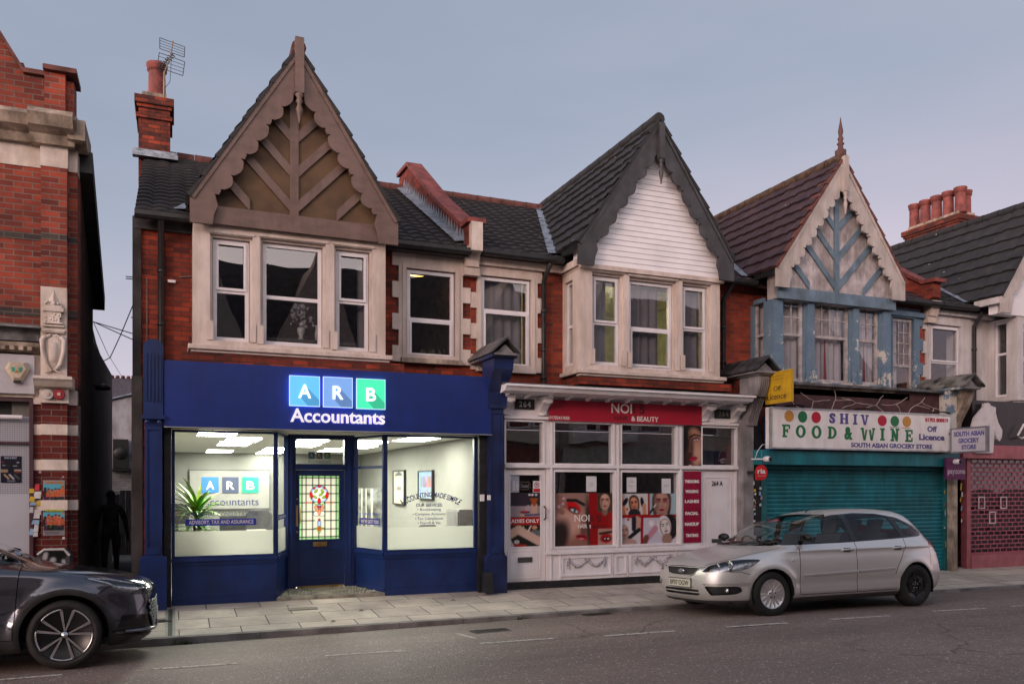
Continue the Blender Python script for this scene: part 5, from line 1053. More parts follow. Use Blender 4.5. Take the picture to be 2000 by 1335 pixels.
for a,b in((sp[1],sp[2]),(sp[5],sp[6])): # swags of fruit and ribbon in relief
 mb=MB();c=(a+b)/2;hw=(b-a)*.36;zc_=(ZSW+.06)/2+.05;Y=YS-.035
 for s in(-1,1):
  pts=[(c+s*hw*t,Y,zc_+.08-.13*math.sin(pi*t))for t in lin(.05,1,9)];mb.tube(pts,[.012+.018*math.sin(pi*t)for t in lin(.05,1,9)],6)
  mb.tube([(c+s*hw,Y,zc_+.11),(c+s*hw*1.02,Y,zc_),(c+s*hw*.93,Y,zc_-.1)],[.022,.016,.006],6)
  mb.tube([(c+s*hw,Y,zc_+.08),(c+s*hw*1.1,Y,zc_+.02),(c+s*hw*1.08,Y,zc_-.09)],[.012,.009,.004],5)
 for k in range(46):
  t=rng.uniform(-1,1);xx=c+hw*t;zz=zc_+.08-.13*math.sin(pi*abs(t))+rng.normal(0,.022);r=rng.uniform(.008,.018);mb.lathe([(.0,-r),(r*.8,-r*.5),(r,0),(r*.8,r*.5),(0,r)],(xx,Y-.004,zz),axis='y',n=6)
 for k in range(12):t=k/12*2*pi;mb.tube([(c,Y,zc_+.06),(c+.05*cos(t),Y-.005,zc_+.06+.05*sin(t))],[.012,.006],5)
 mb.build('swag_ornament',orn,H2)
# salon doors
def panel_door(par,x0,x1,z0,z1,y,glassz,m,panels=()):
 hs=[(x0+.1,x1-.1,glassz[0],glassz[1])]if glassz else[]
 mb=wall_cells(x0+.01,x1-.01,z0,z1,y,y+.05,hs)
 if glassz:frame_strips(mb,x0+.075,x1-.075,glassz[0]-.025,glassz[1]+.025,.024,y-.014,y-.0005)
 for a,b,c,d in panels:frame_strips(mb,a,b,c,d,.022,y-.014,y-.0005);mb.box(a+.05,b-.05,y-.01,y-.0005,c+.05,d-.05)
 return mb.build('door',m,par)
z0d=.10;gA=(PZ(992,1068,YS),PZ(992,927,YS));xa,xb=PX(992,YS),PX(1057,YS)
dr=panel_door(H2,dA[0]+.02,dA[1],z0d,ZDT-.01,YS+.03,gA,WHT,[(xa,xb,z0d+.05,gA[0]-.06)])
mb=MB();mb.quad((dA[0]+.1,YS+.05,gA[0]),(dA[1]-.08,YS+.05,gA[0]),(dA[1]-.08,YS+.05,gA[1]),(dA[0]+.1,YS+.05,gA[1]));mb.build('pane',glass('salon_pane'),dr)
mb=MB();mb.box(PX(1012,YS),PX(1040,YS),YS+.003,YS+.0195,PZ(1012,1098,YS),PZ(1012,1088,YS));mb.build('letterbox',mat('dull_steel',(.12,.12,.13),.4,.7),dr)
mb=MB();hx=PX(1064,YS);mb.tube([(hx,YS+.03,PZ(1064,1014,YS)),(hx,YS-.04,PZ(1064,1011,YS)),(hx,YS-.04,PZ(1064,992,YS)),(hx,YS+.03,PZ(1064,988,YS))],.012,8);mb.build('handle',mat('aged_bronze',(.12,.07,.04),.4,.7),dr)
dr=panel_door(H2,dB[0],dB[1],z0d-.02,ZDT-.01,YS+.03,None,WHT,[(dB[0]+.08,dB[1]-.08,ZSW-.1,ZDT-.12),(dB[0]+.08,dB[1]-.08,.2,ZSW-.2)])
mb=MB();mb.box(PX(1391,YS),PX(1410,YS),YS+.003,YS+.0155,PZ(1391,1059,YS),PZ(1391,1052,YS));mb.build('letterbox',mat('dull_steel'),dr)
lettering('264 A',PX(1391,YS),PX(1412.5,YS),PZ(1391,948.5,YS),PZ(1391,938.5,YS),YS+.015,mat('black_lettering',(.02,.02,.02)),dr,bold=.015)
room(H2,XP1+.15,XP2-.1,YS+.16,17.5,.05,2.72,mat('salon_wall',(.42,.40,.38),.9))
mb=MB();mb.box(XS1,XP2-.05,YS+.05,YW+.3,-.2,3.3);mb.box(XP1+.16,XS0,YS+.2,YW+.3,-.2,3.3);mb.box(XS0,XS1,YS+.26,YW+.3,2.78,3.3);mb.build('lower_wall',BRK_D,H2)
# number plates
for u0,u1,v0,v1 in((1004,1042,779,798.5),(1394,1426,799,816.5)):
 x0,x1,z0,z1=PX(u0,YS),PX(u1,YS),PZ(u0,v1,YS),PZ(u0,v0,YS);t=thing('number_plate','black 264 number plate %s'%('at the left end of the white frieze' if u0<1100 else 'with faded numerals at the right end of the white frieze'),'house number',(x0,YS-.04,z0));mb=MB();mb.box(x0,x1,YS-.045,YS-.0205,z0,z1);mb.build('plate',BLACK,t)
 lettering('264',x0+(x1-x0)*.2,x1-(x1-x0)*.2,z0+(z1-z0)*.22,z1-(z1-z0)*.2,YS-.046,mat('number_silver' if u0<1100 else 'number_faded',(.5,.5,.5)if u0<1100 else(.14,.14,.14),.5),t,bold=.02,spacing=1.2)
# salon fascia
RS=mat('crimson_sign',(.38,.007,.030),.35,var=.1,scale=1.2);WL=mat('white_vinyl',(.75,.72,.72),.5,var=.02);DV=mat('dark_red_vinyl',(.055,.004,.01),.5)
t=thing('shop_sign','crimson fascia sign of the hair and beauty salon with partly peeled lettering','shop sign');Y=YS-.07
x0,x1,z0,z1=PX(1072,Y),PX(1371,Y),PZ(1072,820.5,Y),PZ(1072,779.5,Y);t.location=(x0,Y,z0);mb=MB()
P=[(x0,z0),(x1,z0),(x1,z1),(x0+.12,z1),(x0+.03,z1-.04),(x0,z1-.14)];mb.prism(P,Y,YS-.0605);mb.build('sign_panel',RS,t)
def L2(s,u0,u1,v0,v1,m,par,Yp=Y,**k):return lettering(s,PX(u0,Yp),PX(u1,Yp),PZ(u0,v1,Yp),PZ(u0,v0,Yp),Yp-.001,m,par,**k)
L2('NOI',1194,1234,787,806,WL,t,bold=.012);L2('K',1236,1242,790,807,DV,t,bold=.01);L2('S',1249,1259,790.5,808,DV,t,bold=.02)
L2('HAIR',1200,1226,811,819.5,DV,t,bold=.01);L2('& BEAUTY',1233,1286,812,822,WL,t,bold=.015);L2('01702417650',1073,1112,811.5,818,WL,t,bold=.01)
# ------------------------------------------------------------------ pictures printed on the salon windows
SK=(.42,.26,.20);SKP=(.55,.38,.31)
def mark(o,label,cat,g=None):return tag(o,label,cat,g)
YP=YS+.052
pc=Pic(PX(1083,YS),PX(1176.5-22,YS),ZM0+.0,PZ(1083,963,YS),YP,110);pc=Pic(mw[0][0],mw[0][1],ZM0,PZ(1083,962.5,YS),YP,120)
pc.bg((.34,.19,.15),(.40,.27,.24));pc.ell(.28,.45,.30,.26,(.62,.42,.36),.9);pc.ell(.05,.12,.22,.40,(.06,.03,.03),.5,-28);pc.ell(.60,.40,.07,.5,(.10,.05,.05),.8,4);pc.ell(.50,.30,.06,.18,(.24,.12,.10),.8)
pc.ell(.33,.73,.17,.10,(.62,.01,.02),.45,-28);pc.ell(.34,.675,.12,.055,(.10,.01,.02),.5,-24);pc.ell(.35,.665,.085,.03,(.65,.68,.70),.4,-20);pc.ell(.355,.665,.03,.032,(.08,.25,.30),.3);pc.ell(.355,.665,.012,.014,(0,0,0),.3)
pc.line(.24,.865,.38,.86,.03,(.03,.02,.02));pc.line(.38,.86,.51,.78,.028,(.03,.02,.02));pc.ell(.50,.39,.05,.045,(.5,.32,.27),.5)
pc.ell(.48,.16,.13,.055,(.42,.02,.05),.3,-8);pc.ell(.47,.175,.12,.012,(.10,.0,.01),.5,-8);pc.ell(.47,.13,.06,.02,(.7,.25,.3),.8)
for a,b in((.02,.98),(.06,.86),(.02,.74)):pc.line(a-.05,b+.05,a+.13,b-.10,.05,(.36,.22,.18))
for a,b in((.17,.90),(.16,.80),(.09,.745)):pc.ell(a,b,.035,.026,(.62,.42,.52),.3,30)
pc.rect(.615,1,0,1,(.38,.005,.008));pc.rect(.735,1,.635,1,(.14,.10,.09));pc.face(.87,.83,.17,(.60,.42,.34),(.04,.02,.015));pc.rect(.60,.734,.635,1,(.38,.005,.008))
pc.rect(.75,1,0,.315,(.50,.33,.28));pc.ell(.89,.13,.13,.09,(.42,.0,.01),.4);pc.ell(.90,.115,.095,.035,(.06,.01,.01),.3);pc.ell(.87,.12,.02,.012,(.8,.8,.8),.3);pc.ell(.925,.12,.022,.016,(.8,.8,.8),.3);pc.line(.78,.22,.98,.25,.022,(.05,.02,.01))
mark(pc.build('window_picture'),'window picture of a face with red eye makeup beside two small portraits','poster')
t=thing('window_lettering','white and dark salon name across the red eye makeup picture','lettering',(mw[0][0],YP,1));Y=YP
L2('NOI',1122,1151,1004.5,1018,WL,t,Y);L2('K',1154,1160,1005,1018,DV,t,Y);L2('S',1165.5,1174,1005,1018.5,DV,t,Y,bold=.02);L2('HAIR',1129,1146.5,1023.5,1031,WL,t,Y);L2("'",1151.5,1153.5,1024,1031,WL,t,Y);L2('BEAUTY',1157,1183,1025,1031,DV,t,Y)
pc=Pic(mw[1][0],mw[1][1],ZM0,PZ(1214,963.5,YS),YP,120);pc.bg((.42,.005,.01))
pc.rect(0,.49,.575,1,(.66,.64,.64));pc.line(0,1,.07,.6,.05,(.70,.35,.18));pc.face(.245,.80,.145,(.62,.34,.22),(.05,.02,.015),8);pc.ell(.25,.60,.14,.10,(.05,.045,.05),.2);pc.ell(.09,.84,.045,.09,(.015,.015,.02),.2,-35);pc.ell(.385,.83,.04,.10,(.015,.015,.02),.2,10);pc.line(.42,.76,.43,.58,.045,(.62,.36,.24));pc.rect(.105,.14,.67,.72,(.75,.02,.01))
pc.rect(0,.49,.545,.58,(.42,.005,.01));pc.rect(.515,1,.57,1,(.42,.55,.60));pc.face(.735,.80,.27,(.50,.32,.27),(.12,.05,.03));pc.line(.53,.63,.63,.78,.012,(.75,.75,.75));pc.line(.515,.60,.58,.70,.022,(.03,.03,.04));pc.rect(0,1,.525,.575,(.42,.005,.01));pc.rect(.49,.518,.52,1,(.42,.005,.01))
pc.rect(0,.36,0,.52,(.64,.62,.66));pc.ell(.10,.30,.14,.22,(.72,.70,.74),.15);pc.face(.075,.25,.15,(.55,.38,.34),None,5,lid=(.4,.25,.22),eyes=0);pc.line(.30,.5,.33,.30,.055,(.58,.40,.36));pc.line(.33,.28,.16,.13,.04,(.015,.02,.03));pc.line(.24,.50,.24,.30,.05,(.03,.035,.05));pc.ell(.14,.485,.03,.022,(.55,.01,.04),.2);pc.ell(.14,.02,.2,.09,(.52,.38,.34),.2)
pc.rect(.36,.395,0,.52,(.42,.005,.01));pc.rect(.395,1,0,.52,(.62,.60,.68));pc.ell(.88,.32,.20,.26,(.02,.015,.02),.12);pc.ell(.78,.34,.16,.22,(.75,.73,.76),.12,10);pc.face(.80,.33,.185,(.50,.34,.28),None,12,mask=(.74,.72,.72),lid=(.3,.2,.18),eyes=0);pc.ell(.83,.08,.12,.12,(.42,.29,.24),.2)
pc.ell(.55,.40,.075,.075,(.70,.66,.70),.2);pc.ell(.55,.40,.05,.05,(.80,.78,.80),.2);pc.line(.62,.30,.46,.08,.06,(.60,.33,.42));pc.line(.46,.12,.42,.0,.06,(.22,.12,.10));pc.line(.36+.04,.52,.395,0,.01,(.42,.005,.01))
mark(pc.build('window_picture'),'window picture of four women having facial treatments','poster')
pc=Pic(XR0,XR1,PZ(1334,915,YS-.003),PZ(1334,831,YS-.003),YS-.024,110);pc.bg((.03,.015,.015));a_=pc.A
pc.ell(.62,.52,.26,.44,(.50,.30,.22),.25,4);pc.ell(.30,.42,.12,.40,(.10,.05,.04),.8);pc.ell(.8,.35,.1,.25,(.62,.42,.34),.9);pc.ell(.68,.69,.10,.05,(.16,.04,.07),.5,12);pc.ell(.70,.675,.065,.022,(.75,.75,.78),.3,8);pc.ell(.70,.675,.02,.022,(.06,.08,.14),.3);pc.ell(.18,.64,.06,.03,(.10,.04,.05),.5);pc.line(.35,.74,.62,.80,.02,(.02,.01,.01));pc.line(.62,.80,.95,.77,.018,(.02,.01,.01));pc.line(.38,.66,.34,.44,.02,(.30,.17,.12),1,.8);pc.ell(.38,.41,.06,.03,(.25,.12,.1),.5)
pc.ell(.55,.24,.11,.055,(.50,.03,.09),.3,6);pc.line(.32,.25,.78,.26,.008,(.15,.0,.02));pc.ell(.0,.75,.12,.4,(.015,.01,.01),.3);pc.line(.9,.0,.4,.06,.04,(.40,.22,.16));pc.ell(.38,.07,.05,.02,(.75,.65,.65),.3,-20)
mark(pc.build('window_picture'),'tall narrow picture of half a made-up face above the red services strip','poster')
t=thing('services_strip','crimson strip listing threading, waxing, lashes, facial, makeup and tinting','sign',(XR0,YS,ZM0));mb=MB();Y=YS-.026;mb.box(XR0,XR1,Y,YS-.0225,ZM0,PZ(1334,919.5,YS));mb.build('panel',mat('crimson_strip',(.25,.004,.035),.35,var=.1),t)
for s,u0,u1,v in(('THREADING',1337,1365,939.5),('WAXING',1338.5,1364,959),('LASHES',1337.5,1365,978.5),('FACIAL',1338.5,1364,1002),('MAKEUP',1337.5,1365,1023),('TINTING',1339.5,1363.5,1045)):L2(s,u0,u1,v-3.2,v+3.2,WL,t,Y,bold=.045)
# door pictures
dx0,dx1=dA[0]+.105,dA[1]-.085;Yq=YS+.042
pc=Pic(dx0,dx1,PZ(992,1009.5,YS),PZ(992,962,YS),Yq,70);pc.bg((.40,.34,.38));pc.rect(0,1,.46,1,(.07,.055,.08));pc.rect(.69,.88,.12,.55,(.62,.45,.38));pc.ell(.6,.34,.16,.15,(.50,.42,.45),.2)
for a in(.67,.76,.88):pc.line(.79,.5,a,.82,.06,(.45,.15,.04));pc.ell(a,.86,.08,.09,(.03,.03,.06),.2);pc.ell(a-.03,.92,.06,.05,(.7,.7,.74),.3)
pc.ell(.5,.20,.22,.05,(.10,.02,.05),.2);pc.ell(.5,.22,.14,.03,(.60,.06,.08),.3);pc.line(.38,.07,1,.10,.025,(.05,.08,.25));pc.line(.36,.07,.46,.07,.03,(.7,.5,.2));mark(pc.build('door_picture'),'picture of makeup brushes in a pot on the left white door','poster')
t=thing('door_sign','red band reading LADIES ONLY across the left white door','sign',(dx0,Yq,1));mb=MB();za,zb_=PZ(992,1025.5,YS),PZ(992,1010,YS);mb.box(dx0,dx1,Yq-.002,Yq+.002,za,zb_);mb.build('panel',mat('red_band',(.36,.006,.008),.4),t);L2('LADIES ONLY',994.5,1053,1013.5,1021,WL,t,Yq-.003,bold=.015)
pc=Pic(dx0,dx1,gA[0],za-.002,Yq,70);pc.bg((.02,.03,.025));pc.rect(.62,1,.3,.75,(.22,.27,.28));
for i in range(5):
 for j in range(4):pc.ell(.66+.1*i+.04*(j%2),.34+.12*j,.028,.03,(.02,.03,.04),.2)
pc.ell(.3,.88,.2,.1,(.05,.16,.08),.6);pc.ell(.45,.9,.04,.06,(.5,.6,.2),.5);pc.line(.0,.55,.3,.80,.20,(.66,.48,.40));pc.line(.3,.78,1.0,.18,.20,(.66,.50,.44));pc.ell(.24,.22,.14,.10,(.62,.58,.60),.2);pc.line(.1,.04,.5,.02,.10,(.40,.05,.03));pc.line(0,.3,.1,0,.1,(.6,.58,.6));pc.line(.6,.72,.68,.95,.04,(.7,.6,.55));pc.ell(.8,.88,.14,.1,(.62,.38,.25),.5);pc.ell(.68,.73,.06,.03,(.2,.03,.04),.3,-40)
mark(pc.build('door_picture'),'picture of smooth bent legs low on the left white door','poster')
Yn=YS+.04
def notice(name,label,cat,u0,u1,v0,v1,m,Yp=Yn,lines=(),th=.003,rot=0,g=None):
 x0,x1,z0,z1=PX(u0,Yp),PX(u1,Yp),PZ(u0,v1,Yp),PZ(u0,v0,Yp);t=thing(name,label,cat,(x0,Yp,z0),g);mb=MB();mb.box(x0,x1,Yp,Yp+th,z0,z1);mb.build('sheet',m,t)
 if lines:
  mb=MB();w,h=x1-x0,z1-z0
  for a,b,c,d in lines:mb.box(x0+w*a,x0+w*b,Yp-.0015,Yp-.0004,z0+h*c,z0+h*d)
  mb.build('printed_lines',mat('grey_print',(.22,.21,.22)),t)
 return t,(x0,x1,z0,z1)
PAP=mat('white_paper',(.60,.60,.64),.6,var=.03)
notice('paper_notice','white notice taped alone inside the left salon window','notice',1145,1165,929.5,959.5,PAP,lines=[(.35,.7,.55,.575),(.32,.78,.43,.455),(.38,.62,.33,.35)])
notice('paper_notice','white notice with bold heading, left of two in the right salon window','notice',1224,1243,931.5,960.5,PAP,lines=[(.35,.65,.76,.79),(.25,.78,.66,.69),(.2,.8,.42,.44),(.4,.6,.3,.32)])
notice('paper_notice','white notice with folded corner, right of two in the right salon window','notice',1292.5,1310,934,963,PAP,lines=[(.2,.75,.55,.57),(.22,.7,.47,.49)])
t,(x0,x1,z0,z1)=notice('opening_hours','grey opening hours sheet at the top of the left white door','notice',994.5,1014,928.5,961,mat('grey_sheet',(.34,.36,.42),.5),lines=[(.12,.3,.12+.075*k,.15+.075*k)for k in range(8)]);mb=MB();w,h=x1-x0,z1-z0
for k in range(8):mb.box(x0+w*.36,x0+w*.6,Yn-.0015,Yn-.0004,z0+h*(.11+.075*k),z0+h*(.16+.075*k));mb.box(x0+w*.7,x0+w*.92,Yn-.0015,Yn-.0004,z0+h*(.11+.075*k),z0+h*(.16+.075*k))
mb.build('times_cells',PAP,t)
t,(x0,x1,z0,z1)=notice('no_smoking_sign','white and red prohibition sticker on the left white door','sign',1041,1055.5,938.5,961,PAP);w,h=x1-x0,z1-z0;mb=MB();mb.box(x0+w*.06,x1-w*.06,Yn-.0015,Yn-.0004,z0+h*.04,z0+h*.34)
n=20;rr=w*.34;c_=((x0+x1)/2,z0+h*.66);P=[(c_[0]+rr*cos(2*pi*k/n),c_[1]+rr*sin(2*pi*k/n))for k in range(n)];Q=[(c_[0]+rr*.78*cos(2*pi*k/n),c_[1]+rr*.78*sin(2*pi*k/n))for k in range(n)];mb.add([(a,Yn-.0015,b)for a,b in P+Q],[(k,(k+1)%n,(k+1)%n+n,k+n)for k in range(n)]);mb.prism([(c_[0]-rr*.6,c_[1]+rr*.7),(c_[0]-rr*.7,c_[1]+rr*.6),(c_[0]+rr*.6,c_[1]-rr*.7),(c_[0]+rr*.7,c_[1]-rr*.6)],Yn-.0014,Yn-.0004);mb.build('red_symbol',mat('sign_red',(.42,.01,.02)),t)
mb=MB();mb.box(c_[0]-rr*.4,c_[0]+rr*.3,Yn-.0012,Yn-.0003,c_[1]-rr*.15,c_[1]+rr*.1);mb.box(c_[0]-rr*.1,c_[0]+rr*.25,Yn-.0012,Yn-.0003,c_[1]+rr*.1,c_[1]+rr*.45);mb.build('black_symbol',BLACK,t)
t=thing('closed_sign','octagonal black Closed sign with a tan border hanging inside the left white door','sign',(PX(1024,YS+.1),YS+.1,1.6));Y=YS+.1;x0,x1,z0,z1=PX(1012,Y),PX(1036,Y),PZ(1012,956,Y),PZ(1012,940,Y);k=.03
def octo(a,b,c,d,k):return[(a+k,c),(b-k,c),(b,c+k),(b,d-k),(b-k,d),(a+k,d),(a,d-k),(a,c+k)]
mb=MB();mb.prism(octo(x0,x1,z0,z1,.04),Y,Y+.012);mb.build('border',mat('tan_wood',(.35,.23,.15)),t);mb=MB();mb.prism(octo(x0+.014,x1-.014,z0+.014,z1-.014,.035),Y-.003,Y-.0005);mb.build('board',BLACK,t);lettering('Closed',x0+.02,x1-.03,z0+.04,z1-.04,Y-.004,WL,t,shear=.3)
mb=MB();mb.tube([(x0+.05,Y,z1),((x0+x1)/2,Y,z1+.12),(x1-.05,Y,z1)],.002,4);mb.build('cord',TIMW,t)

# ------------------------------------------------------------------ pilaster and console between salon and grocery
GREYW=mat('flaking_grey_wood')
a,b=PX(1452,12.8),PX(1472,12.8);mb=MB();mb.box(a,b,12.8,13.05,-.15,3.0);mb.box(a-.02,b+.03,12.77,13.05,-.15,.8);mb.build('pilaster',GREYW,H2)
mb=MB();cA,cB=PX(1478,12.5),PX(1497,12.5);P=[(12.42,3.82),(13.0,3.82),(13.0,2.9),(12.78,2.9)]+[(12.78-.36*math.sin(pi/2*t)**1.6,2.9+.92*t)for t in lin(.1,.95,8)];mb.prism(P,cA,cB,axis='x')
for k in range(5):xx=cA+(cB-cA)*(.1+.2*k);mb.prism([(y-.025,z)for y,z in P[3:]]+[(y+.02,z)for y,z in P[3:][::-1]],xx-.012,xx+.012,axis='x')
mb.box(cA-.05,cB+.05,12.36,13.02,3.821,3.88);mb.build('console_bracket',GREYW,H2)
console_roof(H2,(cA+cB)/2-.03,12.26,13.6,4.13,.28,.24,mat('black_lead',(.035,.035,.04),.6,var=.5,scale=6,bump=.5))
a,b=PX(1474,12.82),PX(1488,12.82);mb=MB();mb.box(a,b,12.82,13.05,-.2,2.95);mb.build('black_post',BLACK,H2)
# stickers
STK=[mat('sticker_%s'%n,c,.5)for n,c in(('white',(.55,.55,.58)),('yellow',(.55,.38,.03)),('pink',(.45,.25,.3)),('pale_blue',(.25,.38,.55)),('red',(.5,.03,.05)))]
def stickers(spots,Yp,grp,where):
 for i,(u,v,w,h,c)in enumerate(spots):
  x,z=PX(u,Yp),PZ(u,v,Yp);s=.0086;a=rng.uniform(-.12,.12);mb=MB();P=[(-w/2,-h/2),(w/2,-h/2),(w/2,h/2),(-w/2+.2*w,h/2+.05*h)];P=[(x+(p*cos(a)-q*sin(a))*s,z+(p*sin(a)+q*cos(a))*s)for p,q in P]
  mb.prism(P,Yp-.0015-.0003*(i%3),Yp-.0004);tag(mb.build('sticker',STK[c]),'%s %s sticker, %s from the top, %s'%(('torn','small')[i%2],('white','yellow','pink','pale blue','red')[c],('first','second','third','fourth','fifth','sixth','seventh','eighth','ninth','tenth','eleventh','twelfth','thirteenth','fourteenth','topmost')[i],where),'sticker',grp)
stickers([(1472,943,5,9,0),(1474,957,6,6,1),(1475,964,5,5,0),(1473,976,5,4,0),(1475,980,3,7,1),(1474,988,4,5,2),(1473,994,6,4,0),(1474,1003,5,5,3),(1473,1017,6,4,0)],12.8,'stickers on the black post','on the black post beside the teal shutter')

# ------------------------------------------------------------------ grocery: box sign, teal shutter
YSB=12.45
t=thing('shop_sign','white box sign of the grocery reading SHIV FOOD & WINE with coloured dots','shop sign');x0,x1,z0,z1=PX(1505.5,YSB),PX(1857,YSB),PZ(1505,875,YSB),PZ(1505,794,YSB);t.location=(x0,YSB,z0)
mb=MB();mb.box(x0,x1,YSB,12.60,z0,z1);mb.build('box',mat('sign_white',(.80,.78,.79),.4,var=.03,stain=.08),t);mb=MB();frame_strips(mb,x0-.004,x1+.004,z0-.004,z1+.004,.03,YSB-.012,YSB+.05);mb.build('rim',mat('light_alu'),t)
c_or,c_gr,c_rd,c_pu=(.50,.24,.04),(.012,.16,.055),(.42,.006,.03),(.085,.075,.26)
Yd=YSB-.013
def disc(mb,u,v,ru,rv,Yp,n=28):
 xa,za=PX(u,Yp),PZ(u,v,Yp);rx=(PX(u+ru,Yp)-PX(u-ru,Yp))/2;rz=(PZ(u,v-rv,Yp)-PZ(u,v+rv,Yp))/2;mb.prism([(xa+rx*cos(2*pi*k/n),za+rz*sin(2*pi*k/n))for k in range(n)],Yp-.004,Yp+.001)
for u,v,ru,rv,c in((1541,812,9,11.2,c_or),(1567.5,813.5,9,11.2,c_gr),(1594,814.7,9,11.2,c_rd),(1723,821,8.6,10.5,c_rd),(1747.5,822,8.2,10.5,c_gr),(1771,823,8.2,10.5,c_or)):mb=MB();disc(mb,u,v,ru,rv,YSB-.001);mb.build('coloured_dot',mat('dot_%d'%int(c[1]*999),c,.4,var=.02),t)
# slab-serif letters from strokes: (kind, data) in a unit box
def slab(mb,ch,x0,x1,z0,z1,Y,wt=.27,d=.006):
 W,H=x1-x0,z1-z0;w=wt*W;h=.13*H;B=lambda a,b,c,e:mb.box(x0+a,x0+b,Y-d,Y,z0+c,z0+e)
 D=lambda pts:mb.prism([(x0+a,z0+b)for a,b in pts],Y-d-.0006,Y)
 s=.06*W;h*=1.12
 if ch in 'FE':
  B(s,W*.62,0,h)if ch=='F' else B(0,W,0,h);B(W*.14,W*.14+w,h,H-h);B(0,W,H-h,H);B(W-w*.55,W,H-h*2.4,H-h);B(W*.14+w,W*.7,H*.46,H*.46+h);B(W*.7-w*.3,W*.7+w*.2,H*.36,H*.66)
  if ch=='E':B(W-w*.55,W,h,h*2.4)
 elif ch=='H':
  for a in(0,W-W*.42):B(a,a+W*.42,0,h*.8);B(a,a+W*.42,H-h*.8,H);B(a+W*.21-w/2,a+W*.21+w/2,h*.8,H-h*.8)
  B(W*.21+w/2,W*.79-w/2,H*.44,H*.56)
 elif ch=='I':B(0,W,0,h);B(0,W,H-h,H);B(W/2-W*.26,W/2+W*.26,h,H-h)
 elif ch in 'VW':
  n=1 if ch=='V' else 2;ww=W/n
  for k in range(n):
   a=k*ww;t_=w*(.9 if n==1 else.5);D([(a+ww*.12,H-h),(a+ww*.12+t_,H-h),(a+ww*.5+t_*.35,0),(a+ww*.5-t_*.5,0)]);D([(a+ww*.88,H-h),(a+ww*.88-t_*.8,H-h),(a+ww*.5-t_*.1,0),(a+ww*.5+t_*.5,0)])
  B(0,W*.4/n,H-h,H);B(W-W*.4/n,W,H-h,H)
 elif ch=='N':
  B(W*.14,W*.14+w*.8,h,H-h);B(W*.86-w*.8,W*.86,h,H-h);D([(W*.14,H-h),(W*.14+w*1.1,H-h),(W*.86,0),(W*.86-w*.9,0)]);B(0,W*.42,0,h);B(0,W*.36,H-h,H);B(W*.6,W,H-h,H)
 elif ch in 'OD':
  n=32;k=.36 if ch=='O' else 0;fs=[];P=[];Q=[]
  if ch=='O':f=lambda t,q:(W/2+(W/2-q)*cos(t),H/2+(H/2-q*.62)*sin(t));ts=[2*pi*i/n for i in range(n)];P=[f(t_,0)for t_ in ts];Q=[f(t_,w)for t_ in ts]
  else:
   f=lambda t,q:(W*.38+(W*.62-q)*cos(t),H/2+(H/2-q*.6)*sin(t));ts=[-pi/2+pi*i/(n-1)for i in range(n)];P=[f(t_,0)for t_ in ts]+[(W*.12,H),(W*.12,0)];Q=[f(t_,w)for t_ in ts]+[(W*.12+w,H-w*.6),(W*.12+w,w*.6)]
  m_=len(P);vs=[(x0+a,Y-d,z0+b)for a,b in P+Q]+[(x0+a,Y,z0+b)for a,b in P+Q];mb.add(vs,[(i,(i+1)%m_,(i+1)%m_+m_,i+m_)for i in range(m_)]+[(i+2*m_,(i+1)%m_+2*m_,(i+1)%m_,i)for i in range(m_)]+[(i+m_,(i+1)%m_+m_,(i+1)%m_+3*m_,i+3*m_)for i in range(m_)])
  if ch=='D':B(0,W*.12,0,h);B(0,W*.12,H-h,H)
 elif ch=='S':text_into(mb,'S',(x0,x1,z0,z1),lambda a,b,q:(a,Y-q,b),depth=d,bold=.05);B(0,w*.6,h*.9,H*.34);B(W-w*.6,W,H*.66,H-h*.9)
 else:text_into(mb,ch,(x0,x1,z0,z1),lambda a,b,q:(a,Y-q,b),depth=d,bold=.05)
def slabword(items,m,par,Yp=Yd):
 for ch,u0,u1,v0,v1 in items:mb=MB();slab(mb,ch,PX(u0,Yp),PX(u1,Yp),PZ(u0,v1,Yp),PZ(u0,v0,Yp),YSB-.0125+.0115);mb.build('letter',m,par)
PUR,GRE,RDL=mat('purple_vinyl',c_pu,.45),mat('green_vinyl',c_gr,.45),mat('red_vinyl',c_rd,.45)
slabword([('S',1620.5,1632,805.5,826),('H',1641,1658,806.5,827),('I',1667,1675,808,828),('V',1682,1697.5,809,829)],PUR,t)
slabword([('F',1528,1543.5,828,853),('O',1555,1574,829,854),('O',1586,1605,830,855.5),('D',1617.5,1634.5,832,856),('&',1650,1666,832.5,858),('W',1682,1710,834.5,859),('I',1720,1728.5,835.5,859.5),('N',1740,1757,836,861),('E',1768.5,1783,838.5,862)],GRE,t)
for u0,u1,v,mm_ in((1738,1757,833.5,GRE),(1762,1779,835,mat('dot_239'))):mb=MB();mb.box(PX(u0,Yd),PX(u1,Yd),YSB-.004,YSB-.0005,PZ(u0,v+.8,Yd),PZ(u0,v-.4,Yd));mb.build('underline',mm_,t)
def L3(s,u0,u1,v0,v1,m,par,**k):return lettering(s,PX(u0,YSB),PX(u1,YSB),PZ(u0,v1,YSB),PZ(u0,v0,YSB),YSB-.001,m,par,**k)
L3('SOUTH ASIAN GROCERY STORE',1662,1820.5,863.5,872.8,PUR,t,bold=.035);L3('Off',1811,1829.5,831.5,842.8,PUR,t,bold=.035);L3('Licence',1795,1844.5,846.5,858.8,PUR,t,bold=.035);L3('01702 808819',1807,1851.5,815.3,823.2,RDL,t,bold=.04)
